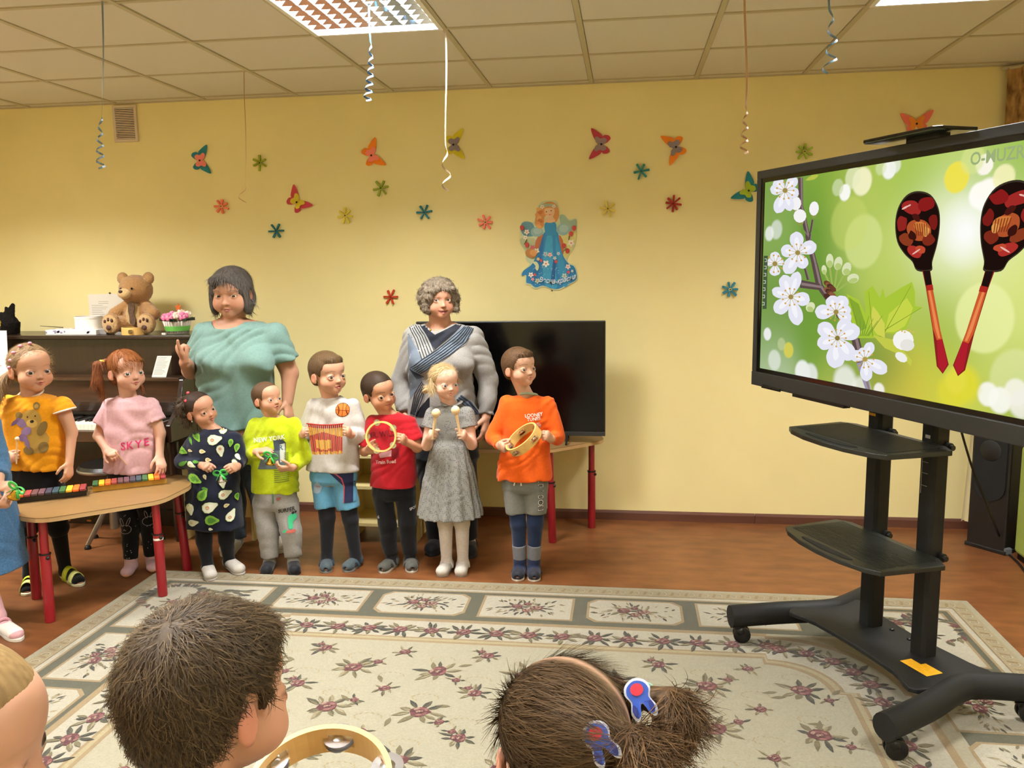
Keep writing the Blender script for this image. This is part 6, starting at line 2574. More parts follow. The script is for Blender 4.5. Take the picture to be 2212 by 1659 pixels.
    # ------------------------------------------------------------ hair
    def hair(self, col, prims, cuts=(), h=.0048, n=1500, length=.024, width=.0018, flow=None, lift=.10, curl=0.0, var=.25, seed=1, name='hair', col2=None, mask=None, droop=0.0, base_noise=.18, segs=3, jit=.18, tint=None):
        H = self.H
        V, Q = solid([(p, k * H.h) for p, k in prims], h, [(c, k * H.h) for c, k in cuts])
        L = H.l(V)
        c1, c2 = np.array(lin(col)), np.array(lin(col2 or col))
        fl = flow or (lambda P: H.R @ np.array([0, .2, -1.0]) + 0 * P)
        # streaks follow the direction the hair lies in
        ang = np.arctan2(L[:, 0], L[:, 1] + .1)
        st_ = .5 + .5 * np.sin(ang * 37 + 3 * np.sin(L[:, 2] * 7) + seed) * np.sin(ang * 91 + L[:, 2] * 5 + seed)
        colr = (c1 * (1 - st_[:, None] * .6) + c2 * st_[:, None] * .6) * (1 + base_noise * (st_[:, None] - .5))
        if tint:
            colr = tint(V, colr)
        o = mesh_obj(name, V, Q, M_HAIR, self.root, colr)
        self.hairmesh = (V, Q)
        hl = [c for c, _k in cuts if getattr(c[0], 'is_line', False)]
        if hl and mask is None:
            mask = lambda C: (hl[0][0](C[:, 0], C[:, 1], C[:, 2]) > .007).astype(float) + 1e-9
        if n:
            VV, QQ, k = strands(V, Q, n, length, width, fl, lift, curl, segs, seed, mask, droop, jit)
            rng = np.random.default_rng(seed + 5)
            t = rng.random((n, 1))
            cc = (c1 * (1 - t) + c2 * t) * (1 + var * rng.uniform(-1, 1, (n, 1)))
            mesh_obj('hair_strands', VV, QQ, M_HAIR, o, np.repeat(np.clip(cc, 0, 1), k, 0))['kind'] = 'stuff'
        return o


def flow_cap(H, whorl=(0, -.25, .5), fwd=.3):
    """hair falling away from the crown"""
    def f(P):
        L = H.l(P) - np.array(whorl)
        d = L * np.array([1, 1, .2])
        d = d / (np.linalg.norm(d, axis=1, keepdims=True) + 1e-6) + np.array([0, fwd, -.8])
        return d @ H.R.T
    return f


def flow_back(H, to):
    """hair pulled towards a point"""
    def f(P):
        d = np.asarray(to) - H.l(P)
        d = d / (np.linalg.norm(d, axis=1, keepdims=True) + 1e-6)
        return d @ H.R.T
    return f


def hairline(H, pts, jag=.012):
    """volume below the hairline: pts = list of (y, z) in head units, sorted by y"""
    ys = np.array([p[0] for p in pts])
    zs = np.array([p[1] for p in pts])
    R, c, h = A3(H.R), A3(H.c), H.h

    def fn(X, Y, Z):
        px, py, pz = (X - c[0]) / h, (Y - c[1]) / h, (Z - c[2]) / h
        lx = px * R[0, 0] + py * R[1, 0] + pz * R[2, 0]
        ly = px * R[0, 1] + py * R[1, 1] + pz * R[2, 1]
        lz = px * R[0, 2] + py * R[1, 2] + pz * R[2, 2]
        z = np.interp(ly, ys, zs) + jag * np.sin(lx * 60) + jag * .7 * np.sin(lx * 131 + ly * 40) - .10 * np.clip(np.abs(lx) - .2, 0, 1) * (ly > .2)
        return (lz - z) * h * .8
    fn.is_line = True
    lo, hi = H.c - .8 * H.h, H.c + .8 * H.h
    return fn, lo, hi


BOY_LINE = [(-.7, -.40), (-.42, -.36), (-.30, -.27), (-.16, -.17), (-.10, -.06), (-.02, .07), (.06, .02), (.09, -.06), (.13, -.04), (.16, .06), (.22, .14), (.32, .19), (.5, .20)]
GIRL_LINE = [(-.7, -.42), (-.42, -.38), (-.30, -.30), (-.16, -.20), (-.10, -.06), (-.02, .07), (.06, .03), (.10, .02), (.16, .11), (.22, .19), (.32, .25), (.5, .27)]


def short_hair(H, t=.03, top=.02, fringe=None):
    pr = [(H.ell((0, -.060, .140), (.372 + t, .458 + t, .365 + t + top)), 0), (H.ell((0, -.20, -.06), (.30 + t, .26 + t, .30)), .06)]
    if fringe:
        pr += fringe
    return pr


def loft_cuff(P_, key, r, m, at=2.0, L=.02):
    pass
# ================================================================ the children and the two women
M_TIGHT_BLK = cloth_mat('black_tights', '#0d0d10')


def back_cone_tail(H, pts, radii):
    """chain of cones in head units"""
    return [(H.cone(pts[i], pts[i + 1], radii[i], radii[i + 1]), .02) for i in range(len(pts) - 1)]


# ---------------------------------------------------------------- boy in orange
def boy_orange():
    p = Person('boy in an orange long-sleeved shirt and grey shorts, rightmost of the standing children', 4.13, (1122, 752, 836), 42, 8, 0, skin='#dfb094', brow='#6b4d36', gaze=(.25, .05), nose=1.05, hdy=-.015, iris='#6a5a48')
    body = [(850, 1124, 1158, .9), (862, 1102, 1176, .62), (880, 1088, 1185, .56), (930, 1084, 1184, .60), (980, 1080, 1186, .64), (1033, 1076, 1192, .64), (1060, 1086, 1184, .62)]
    p.torso(body).neck((1141, 852))
    p.arm('L', (1096, 872, 0), (1066, 944, -.01), (1080, 964, -.10), (1090, 968, -.17), (1, .1, .25), (0, -.2, 1), curl=(1.0, 1.1, .8), thumb=(.45, .3, .7))
    p.arm('R', (1182, 872, 0), (1204, 944, -.02), (1190, 948, -.10), (1180, 938, -.17), (-1, .1, -.1), (0, -.2, 1), curl=(1.0, 1.1, .8), thumb=(.45, .3, .7))
    p.leg('L', (1112, 1050), (1120, 1130), (1123, 1212), (1117, 1256))
    p.leg('R', (1158, 1050), (1156, 1130), (1153, 1212), (1154, 1257))
    p.build_body()
    p.garment('shirt', [(loft(p.rows([(852, 1122, 1160, .9)] + body[1:6]), 2.4), .0)] + p.sleeve('L', 1.88, .040, .040, .037, .025) + p.sleeve('R', 1.88, .040, .040, .037, .025),
              cloth_mat('orange_cotton', '#dc5a12'), cuts=p.necks(.047), wr=(.004, 42, 1, .7))
    p.prints('lettering', [('text', 'LOONEY', (1153, 899), 7.5, '#f4efe6', -.1, .95), ('text', 'TUNES', (1153, 907.5), 7.5, '#f4efe6', -.1, .95)], label='white lettering LOONEY TUNES')
    c = p.nb + np.array([0, -.004, .010])
    MB().tube([(c[0] + .044 * math.cos(w), c[1] + .042 * math.sin(w), c[2] - .012 - .014 * math.cos(w + PI / 2) * -1) for w in np.linspace(0, 2 * PI, 25)], .0065, 8, caps=False).build('collar', cloth_mat('sage_collar', '#93a184'), p.last, smooth='all')
    p.pants('shorts', cloth_mat('grey_jersey', '#6d6d66'), [(1018, 1084, 1184, .60), (1052, 1084, 1184, .62), (1062, 1092, 1178, .6)], (.062, .058, .0, .0), .72, blend=.004, label='grey jersey shorts')
    for i, ch in enumerate("RF'SON"):
        p.prints('lettering', [('text', ch, (1167.5, 1041 + i * 12), 11, '#d9d4cc', PI / 2 + .02, 1.0), ('text', ch, (1167.5, 1041 + i * 12), 8.5, '#2c2b2a', PI / 2 + .02, 1.0)], off=.002)
    for x in (1112, 1124):
        a = p.surf(x, 1036, .003)
        MB().tube([a, p.surf(x + 1, 1042, .004), p.surf(x + (-2 if x < 1118 else 2), 1052, .005)], [.003, .003, .0045], 6).build('drawstring', paper('#e6e2d8'), p.last, smooth='all')
    p.hair('#46311f', short_hair(p.H, .028, .03, [(p.H.ell((.0, .25, .33), (.27, .16, .13)), .05)]), [(hairline(p.H, BOY_LINE), .004)], flow=flow_cap(p.H, fwd=.6), col2='#6a4e34')
    for k in 'LR':
        p.sock(k, cloth_mat('navy_leggings', '#1d2945'), -.6, .006, 'leggings', False)
        p.sock(k, cloth_mat('grey_sock_cuff', '#6f7178'), .56, .009, 'grey_cuff', False)
        p.sock(k, cloth_mat('navy_sock', '#1c2440'), .90, .008, 'sock')
        p.shoe(k, 'sandal', '#22242e', '#3a2f30')
    return p


boy_orange()
ax_ = Matrix(((.80, .15, -.58), (.0, .97, .25), (.60, -.2, .77)))
_z = unit((-.57, -.30, .76))
_x = unit(np.cross((0, 1, 0), _z))
_y = np.cross(_z, _x)
_c = ony(1131, 949, 4.13 - .165)
tambourine('wooden tambourine held edge-on by the boy in orange', tuple(_c), .094, .046, Matrix(np.stack([_x, _y, _z], 1).tolist()), 5, .35)


# ---------------------------------------------------------------- blond girl in the dotted dress
def girl_blond():
    p = Person('blond girl in a grey dotted dress and white tights shaking two maracas', 4.15, (960, 786, 863), 27, 0, 0, skin='#e6bda6', brow='#c09b72', gaze=(.1, .0), iris='#5b6a72', browpow=.35, chub=1.06, lip='#c07a70')
    body = [(872, 960, 990, .9), (881, 940, 1004, .62), (896, 930, 1011, .56), (930, 932, 1008, .58), (955, 939, 1003, .6), (1000, 932, 1010, .62), (1050, 934, 1012, .62)]
    p.torso(body).neck((976, 871))
    p.arm('L', (936, 896, 0), (922, 962, -.03), (928, 944, -.095), (931, 938, -.16), (1, .1, 0), (0, 0, 1), curl=(1.1, 1.3, .9), thumb=(.45, .3, .7))
    p.arm('R', (1008, 896, 0), (1019, 960, -.03), (1005, 944, -.095), (1001, 938, -.16), (-1, .1, 0), (0, 0, 1), curl=(1.1, 1.3, .9), thumb=(.45, .3, .7))
    p.leg('L', (955, 1050), (962, 1130), (965, 1212), (952, 1247))
    p.leg('R', (995, 1050), (998, 1130), (1000, 1212), (994, 1247))
    p.build_body()
    m = mat('dotted_cotton', '#8d8c88', rough=.85, spec=.1, bump=(400, .1, .001))
    nt = m.node_tree
    vo = nt.nodes.new('ShaderNodeTexVoronoi')
    vo.inputs['Scale'].default_value = 130
    vo.inputs['Randomness'].default_value = .35
    tc = nt.nodes.new('ShaderNodeTexCoord')
    nt.links.new(tc.outputs['Object'], vo.inputs['Vector'])
    lt = nt.nodes.new('ShaderNodeMath')
    lt.operation = 'LESS_THAN'
    lt.inputs[1].default_value = .27
    nt.links.new(vo.outputs['Distance'], lt.inputs[0])
    mx = nt.nodes.new('ShaderNodeMix')
    mx.data_type = 'RGBA'
    mx.inputs['A'].default_value = (*lin('#84837f'), 1)
    mx.inputs['B'].default_value = (*lin('#33333a'), 1)
    nt.links.new(lt.outputs[0], mx.inputs['Factor'])
    nt.links.new(mx.outputs['Result'], nt.nodes['Principled BSDF'].inputs['Base Color'])
    top = p.rows([(873, 958, 992, .9)] + body[1:5])
    sk = p.rows([(950, 939, 1003, .62), (962, 934, 1008, .66), (1000, 925, 1018, .70), (1060, 913, 1031, .76), (1112, 905, 1041, .80)])
    zp = float(p.P(970, 955)[2])
    p.garment('dress', [(loft(top, 2.3), 0), (loft(sk, 2.2, pleats=17, pamp=.055, z_pleat=zp), .006)] + p.sleeve('L', .42, .042, .049) + p.sleeve('R', .42, .042, .049), m, h=.0042, cuts=p.necks(.040), wr=(.0016, 55, 2, .4))
    for s in (-1, 1):      # flat collar halves
        pts = []
        for t in np.linspace(.15, 1.0, 9):
            w = -PI / 2 + s * t * 1.9
            pts.append((p.nb[0] + .046 * math.cos(w), p.nb[1] + .050 * math.sin(w), p.nb[2] + .006 + .012 * math.sin(w)))
        MB().tube(pts, [.006] + [.011] * 7 + [.006], 8, flat=(.5, 1.2)).build('collar', m, p.last, smooth='all')
    H = p.H
    tail = back_cone_tail(H, [(.28, -.22, -.14), (.44, -.26, -.30), (.42, -.22, -.46), (.34, -.20, -.52)], [.10, .13, .11, .05])
    p.hair('#a88c62', [(H.ell((0, -.065, .145), (.392, .47, .385)), 0), (H.ell((0, -.2, -.1), (.31, .27, .28)), .05)] + tail, [(hairline(H, GIRL_LINE, .006), .004)], flow=flow_back(H, (.35, -.3, -.25)), col2='#c7ae80', n=2200, length=.035, lift=.14)
    tuft = [(H.cone((.36, .05, -.0), (.44, .06, -.20), .03, .015), .01), (H.cone((.39, -.05, .12), (.47, -.02, -.12), .03, .02), .01), (H.cone((-.36, .08, .14), (-.46, .10, .0), .018, .012), .01)]
    p.hair('#b59a6e', tuft, n=260, length=.05, curl=.15, lift=.5, col2='#cfb98c', name='loose_locks', seed=4)
    for k in 'LR':
        p.sock(k, cloth_mat('white_tights', '#c3b9b2'), -.6, .004, 'tights')
        p.shoe(k, 'mary', '#bdb8b0', '#cdc8c0', sole='#8f897e')
        hp, kn, an, heel, toe, f = p.legs[k]
        q = heel + (toe - heel) * .74 + np.array([0, 0, .044])
        for i in range(5):
            w = 2 * PI * i / 5
            MB().ball(q + np.array([.006 * math.cos(w), .006 * math.sin(w), 0]), (.004, .004, .003), 8, 5).build('flower_petal', paper('#a7a2ae'), p.root, smooth='all')
    return p


girl_blond()
M_MAR = mat('pale_turned_wood', '#e3c79a', rough=.4, noise=(14, .06), stretch=(1, 1, .2))
for (lab, top, bot) in (('pale wooden maraca in the blond girl\'s hand nearer the boy in red', (942, 892), (935, 940)), ('pale wooden maraca in the blond girl\'s hand nearer the boy in orange', (984, 886), (994, 940))):
    a, b = ony(*top, 4.15 - .165), ony(*bot, 4.15 - .155)
    T = thing('maraca', lab, 'maraca', tuple(b))
    d = unit(a - b)
    Mr = Vector((0, 0, 1)).rotation_difference(Vector(d)).to_matrix().to_4x4()
    MB().lathe([(.001, -.024), (.012, -.022), (.020, -.010), (.0225, .0), (.019, .012), (.010, .020), (.001, .022)], tuple(a), 20, M=Mr).build('shaker_head', M_MAR, T, smooth='all')
    MB().tube([b - d * .02, b, a - d * .018], [.0065, .0058, .0085], 10).build('handle', M_MAR, T, smooth=True)


# ---------------------------------------------------------------- boy in red
def boy_red():
    p = Person('boy in a red T-shirt and black trousers holding a tambourine ring', 4.18, (818, 804, 888), 34, -2, -9, skin='#cf9c7c', brow='#3a2a20', gaze=(.35, .1), iris='#2f231c', chub=1.08, lip='#a85d52')
    body = [(889, 828, 858, .9), (902, 806, 882, .6), (920, 798, 891, .56), (970, 801, 896, .6), (1010, 803, 898, .62), (1049, 803, 899, .64), (1075, 808, 894, .62)]
    p.torso(body).neck((843, 891))
    p.arm('L', (805, 914, 0), (787, 974, -.01), (797, 974, -.10), (806, 968, -.16), (.8, .1, .6), (0, -.3, 1), curl=(.9, 1.1, .8), thumb=(.45, .3, .7))
    p.arm('R', (884, 914, 0), (902, 966, -.02), (876, 954, -.10), (868, 946, -.17), (-1, .1, 0), (0, -.2, 1), curl=(1.0, 1.2, .8), thumb=(.45, .3, .7))
    p.leg('L', (826, 1060), (836, 1130), (846, 1205), (824, 1239))
    p.leg('R', (874, 1060), (880, 1130), (886, 1205), (891, 1238))
    p.build_body()
    p.garment('shirt', [(loft(p.rows([(891, 826, 860, .9)] + body[1:6]), 2.4), 0)] + p.sleeve('L', .80, .041, .047) + p.sleeve('R', .72, .041, .047), cloth_mat('red_cotton', '#a3141f'), cuts=p.necks(.044), wr=(.0035, 40, 3, .7))
    Zc = lambda x, y: (630 + x / 3.19, 740 + y / 3.19)
    pr = [([Zc(*q) for q in ((600, 770), (690, 745), (690, 790), (610, 800))], '#b9888c'), ([Zc(*q) for q in ((690, 740), (735, 722), (742, 790), (705, 810), (688, 790))], '#6d1119'), ('text', 'Train Road', Zc(650, 828), 8, '#c9a8a4', -.06, .9)]
    pr += [('text', 'MR. WILD', Zc(622, 640), 13, '#641118', -.15, .8)]
    p.prints('shirt_print', pr, label='pale worn print on the red shirt')
    p.pants('trousers', cloth_mat('black_jersey', '#0d0d10'), [(1036, 806, 896, .62), (1068, 806, 896, .64), (1078, 812, 890, .6)], (.056, .048, .047, .040), 1.86, blend=.006)
    p.prints('label_print', [('text', 'SPORT', Zc(845, 1160), 6, '#c8c6c2', -.2, .8), ('text', '6', Zc(600, 1215), 7, '#b9b7b4', 0, .8)], off=.002)
    H = p.H
    p.hair('#271c14', short_hair(H, .022, .022), [(hairline(H, BOY_LINE), .004)], flow=flow_cap(H, fwd=.5), col2='#463424', length=.018)
    for k in 'LR':
        p.sock(k, cloth_mat('dark_sock', '#24252c'), .8, .004)
        p.shoe(k, 'sandal', '#4b4b46', '#55554f', '#8fdc2c', '#c9c6bd')
    return p


boy_red()
_z = unit((.10, -1, .18))
_x = unit(np.cross((0, 0, 1), _z))
_y = np.cross(_z, _x)
tambourine('open wooden tambourine ring held up by the boy in red', tuple(ony(824, 943, 4.18 - .165)), .078, .036, Matrix(np.stack([_x, _y, _z], 1).tolist()), 5, .62)


# ---------------------------------------------------------------- boy in the white long-sleeved shirt
def boy_white():
    p = Person('boy in a white long-sleeved shirt and light blue shorts holding a stick rattle', 4.16, (708, 761, 853), 36, 3, 0, skin='#d8a98c', brow='#6d533c', gaze=(.2, .05), iris='#4a3a2e', mouth=.25, hdy=-.015)
    body = [(854, 698, 732, .9), (865, 684, 752, .62), (882, 672, 766, .56), (930, 669, 771, .6), (980, 666, 773, .62), (1014, 665, 775, .63), (1045, 674, 768, .6)]
    p.torso(body).neck((716, 855))
    p.arm('L', (678, 878, 0), (656, 943, -.0), (653, 938, -.09), (657, 930, -.16), (1, .1, 0), (0, -.2, 1), curl=(1.0, 1.2, .8), thumb=(.45, .3, .7))
    p.arm('R', (762, 876, 0), (779, 942, -.0), (756, 938, -.09), (750, 930, -.16), (-1, .1, 0), (0, -.2, 1), curl=(1.0, 1.2, .8), thumb=(.45, .3, .7))
    p.leg('L', (698, 1040), (707, 1118), (706, 1202), (704, 1239))
    p.leg('R', (742, 1040), (757, 1120), (768, 1198), (747, 1237))
    p.build_body()
    p.garment('shirt', [(loft(p.rows([(856, 696, 734, .9)] + body[1:6]), 2.4), 0)] + p.sleeve('L', 1.80, .041, .041, .038, .028) + p.sleeve('R', 1.80, .041, .041, .038, .028), cloth_mat('white_cotton', '#bdb9b4'), cuts=p.necks(.046), wr=(.0035, 40, 5, .7))
    bc = (740.5, 888)
    ball = [(blob(*bc, 16, 14.5, 0, 20), '#2c1a12'), (blob(*bc, 15, 13.5, 0, 20), '#e8702a')]
    ball += [([(bc[0] - 15, bc[1] - 1.2), (bc[0] + 15, bc[1] + 2.0), (bc[0] + 15, bc[1] + 3.0), (bc[0] - 15, bc[1])], '#5a2a14'), ([(bc[0] + 1, bc[1] - 13.5), (bc[0] + 2.2, bc[1] - 13.5), (bc[0] - 1, bc[1] + 13.5), (bc[0] - 2.2, bc[1] + 13.5)], '#5a2a14')]
    for s in (-1, 1):
        ar = [(bc[0] + s * (15 - 8.5 * math.cos(t) * 1.0), bc[1] + 12 * math.sin(t)) for t in np.linspace(-1.1, 1.1, 9)]
        ball.append((ar + [(x + s * 1.1, y) for x, y in ar[::-1]], '#5a2a14'))
    p.prints('ball_print', ball, label='orange basketball printed on the shirt')
    p.pants('shorts', cloth_mat('light_blue_jersey', '#5a93b4'), [(1000, 672, 769, .60), (1036, 672, 770, .62), (1044, 680, 764, .6)], (.060, .062, 0, 0), .72, blend=.004, label='light blue shorts with a dark side panel')
    Zc = lambda x, y: (630 + x / 3.19, 740 + y / 3.19)
    p.prints('side_panel', [([Zc(*q) for q in ((240, 885), (445, 885), (440, 1112), (360, 1116), (362, 1000), (345, 945), (305, 910))], '#232848'), ([Zc(*q) for q in ((240, 885), (252, 885), (305, 905), (348, 942), (366, 1000), (364, 1114), (358, 1114), (358, 1000), (340, 948), (300, 914))], '#b04a50'), ([Zc(*q) for q in ((428, 885), (446, 885), (446, 1110), (424, 1112))], '#5a93b4')], off=.0018)
    p.prints('badge', [([Zc(*q) for q in ((160, 985), (178, 960), (196, 985), (214, 1000), (196, 1040), (178, 1050), (150, 1045), (158, 1010))], '#8d9fb0'), ('text', 'TUNE', Zc(178, 1002), 4, '#a33a3a', 0, .9)], off=.0022)
    H = p.H
    p.hair('#453421', short_hair(H, .024, .03, [(H.ell((.0, .24, .33), (.26, .17, .13)), .05)]), [(hairline(H, BOY_LINE), .004)], flow=flow_cap(H, fwd=.6), col2='#6b5336', length=.02)
    for k in 'LR':
        p.sock(k, cloth_mat('dark_leggings', '#17181d'), -.6, .006, 'leggings')
        p.shoe(k, 'sandal', '#3f4a4f', '#2f4456', None, '#7d7f7c')
    q = p.legs['R'][2] + (p.legs['R'][1] - p.legs['R'][2]) * .3
    return p


boy_white()
rt = thing('stick_rattle', 'rattle of red and yellow sticks strung together, held by the boy in white', 'rattle', tuple(ony(700, 984, 4.0)))
M_STK = mat('painted_stick', attr=True, rough=.4)
nst = 17
for i in range(nst):
    t_ = i / (nst - 1)
    a = ony(667 + 71 * t_, 916 + 3 * math.sin(t_ * 3), 3.995 - .012 * math.sin(t_ * 3.1))
    b = ony(676 + 62 * t_, 981 - 2 * t_ + (i % 3), 3.995 - .012 * math.sin(t_ * 3.1) + .01 * math.sin(i * 2.0))
    st_ = MB()
    cs = [lin('#b8331f'), lin('#dba43a'), lin('#b8331f')]
    br = [0, .10, .22 + .36 * abs(t_ - .42), .5 + .0 * t_, .86 - .3 * abs(t_ - .42), .9, 1.0]
    cc = ['#b8331f', '#dba43a', '#b23a22', '#dba43a' if .18 < t_ < .66 else '#b23a22', '#b23a22', '#dba43a' if i % 2 else '#c98a30', '#b8331f']
    for q in range(6):
        st_.tube([a + (b - a) * br[q], a + (b - a) * br[q + 1]], .0042, 8, col=lin(cc[q]))
    st_.build('stick', M_STK, rt, smooth=True)
MB().tube([ony(662 + 80 * t_, 915 + 3 * math.sin(t_ * 3), 3.988 - .012 * math.sin(t_ * 3.1)) for t_ in np.linspace(0, 1, 12)], .003, 6).build('cord', paper('#a2281c'), rt, smooth='all')


# ---------------------------------------------------------------- boy in lime
def boy_lime():
    p = Person('small boy in a lime yellow sweatshirt and grey sweatpants holding a golden bell', 4.10, (577, 825, 896), 40, 10, 0, skin='#d7a588', brow='#8a6a4c', gaze=(.2, .0), iris='#4a443e', mouth=.45, browpow=.45, chub=1.06)
    body = [(896, 574, 606, .9), (908, 556, 626, .62), (925, 546, 638, .57), (970, 547, 640, .62), (1020, 547, 642, .65), (1060, 546, 641, .65), (1090, 552, 636, .62)]
    p.torso(body).neck((590, 897))
    p.arm('L', (554, 920, 0), (533, 984, -.0), (556, 975, -.10), (584, 970, -.13), (.1, .35, -1), (.3, -.9, .1), curl=(.25, .35, .25), size=.112)
    p.arm('R', (632, 918, 0), (657, 984, -.0), (632, 1011, -.09), (606, 1013, -.12), (-.2, .6, .7), (-.2, -.5, .8), curl=(.5, .7, .5), size=.112)
    p.leg('L', (570, 1085), (579, 1145), (582, 1213), (574, 1244))
    p.leg('R', (618, 1085), (628, 1145), (634, 1211), (637, 1244))
    p.build_body()
    p.garment('sweatshirt', [(loft(p.rows([(898, 572, 608, .9)] + body[1:6]), 2.4), 0)] + p.sleeve('L', 1.85, .043, .044, .041, .029) + p.sleeve('R', 1.85, .043, .044, .041, .029), cloth_mat('lime_fleece', '#b3c41a'), cuts=p.necks(.044), wr=(.0035, 38, 7, .7))
    Zc = lambda x, y: (360 + x / 3.606, 820 + y / 3.606)
    pr = [([Zc(*q) for q in ((745, 600), (930, 500), (930, 700), (710, 705))], '#5d6a6e'), ([Zc(*q) for q in ((830, 480), (900, 470), (930, 500), (925, 560), (840, 560))], '#3a434c'), ([Zc(*q) for q in ((880, 515), (922, 505), (925, 640), (885, 650))], '#c9d2cc'), ('text', 'NEW YORK', Zc(800, 470), 10, '#f0f4e0', -.12, .95), ('text', 'R', Zc(890, 540), 11, '#4d6272', 0, 1)]
    for i in range(7):
        pr.append(([Zc(838, 712 + i * 15), Zc(955, 705 + i * 15), Zc(955, 712 + i * 15), Zc(838, 719 + i * 15)], '#6d7a2c'))
    for i in range(5):
        pr.append(([Zc(915, 580 + i * 14), Zc(950, 578 + i * 14), Zc(950, 584 + i * 14), Zc(915, 586 + i * 14)], '#6d7a2c'))
    p.prints('shirt_print', pr, label='grey city print with pale lettering')
    p.pants('sweatpants', cloth_mat('grey_marl', '#8e8b87', noise=(160, .12, 2)), [(1046, 550, 638, .64), (1090, 549, 640, .66), (1100, 556, 634, .6)], (.063, .056, .055, .046), 1.84, blend=.005, wr=(.0035, 34, 2, .6))
    pr = [('text', 'SURFER', Zc(935, 1030), 9, '#2f2e2e', -.08, .9)]
    pr += [(smoothpoly([Zc(*q) for q in ((950, 1080), (975, 1062), (1010, 1070), (1015, 1100), (985, 1125), (985, 1165), (955, 1170), (945, 1110))], 3), '#3fae7c'), (smoothpoly([Zc(*q) for q in ((905, 1190), (930, 1175), (940, 1195), (915, 1200))], 2), '#3fae7c'), (smoothpoly([Zc(*q) for q in ((935, 1185), (1000, 1180), (1000, 1200), (940, 1202))], 2), '#b0574e'), (smoothpoly([Zc(*q) for q in ((855, 930), (890, 925), (885, 945), (860, 950))], 2), '#8a5148'), (blob(*Zc(985, 1055), 3, 3), '#222222'), (blob(*Zc(1005, 1052), 2.4, 2.4), '#222222')]
    p.prints('leg_print', pr, off=.002)
    MB().tube([p.surf(589, 1062), p.surf(589, 1075), p.surf(590, 1090)], .004, 6).build('drawstring', paper('#5c7a5e'), p.last, smooth='all')
    H = p.H
    p.hair('#4a3525', short_hair(H, .016, .012), [(hairline(H, BOY_LINE, .016), .004)], flow=flow_cap(H, fwd=.5), col2='#664c34', length=.012, n=2400)
    for k in 'LR':
        p.sock(k, cloth_mat('grey_sock', '#8a8884'), .55, .005)
        p.shoe(k, 'slipper', '#15151a', sole='#101013')
    return p


boy_lime()

M_GOLD = mat('bell_gold', '#c59a3c', rough=.22, metal=1.0)
M_SILV = mat('bell_silver', '#b9b4aa', rough=.25, metal=1.0)
M_BOW = mat('green_satin', '#3fae4a', rough=.3, spec=.6)


def hand_bell(label, pos, m, s=1.0, tilt=(0, 0)):
    T = thing('hand_bell', label, 'bell', tuple(pos))
    Mr = (Matrix.Rotation(tilt[0], 3, 'Y') @ Matrix.Rotation(tilt[1], 3, 'X')).to_4x4()
    prof = [(.0005, .030), (.007, .029), (.011, .022), (.013, .010), (.017, .001), (.0215, -.006), (.0205, -.006), (.016, .0), (.001, .02)]
    MB().lathe([(r_ * s, z * s) for r_, z in prof], tuple(pos), 22, M=Mr).build('bell_body', m, T, smooth='all')
    MB().ball(tuple(np.array(pos) + np.array(Mr.to_3x3() @ Vector((0, 0, -.006 * s)))), .005 * s, 8, 6).build('clapper', m, T, smooth='all')
    for sx in (-1, 1):
        lp = []
        for t in np.linspace(0, 2 * PI, 15):
            v = Mr.to_3x3() @ Vector((sx * s * (.016 - .016 * math.cos(t)), -.004 - .003 * math.sin(t), s * (.036 + .011 * math.sin(t))))
            lp.append(np.array(pos) + np.array(v))
        MB().tube(lp, .0045 * s, 6, flat=(.3, 1.5)).build('bow_loop', M_BOW, T, smooth='all')
        e = [np.array(pos) + np.array(Mr.to_3x3() @ Vector(q)) for q in ((0, -.006, .035 * s), (sx * .012 * s, -.010, .020 * s), (sx * .022 * s, -.008, .006 * s))]
        MB().tube(e, [.004, .006, .007], 6, flat=(.3, 1.5)).build('bow_tail', M_BOW, T, smooth='all')
    MB().ball(tuple(np.array(pos) + np.array(Mr.to_3x3() @ Vector((0, -.005, .036 * s)))), .0065 * s, 10, 6).build('bow_knot', M_BOW, T, smooth='all')
    return T


hand_bell('golden hand bell with a green bow held by the boy in lime', ony(584, 1000, 4.10 - .175), M_GOLD, 1.15, (.2, 0))


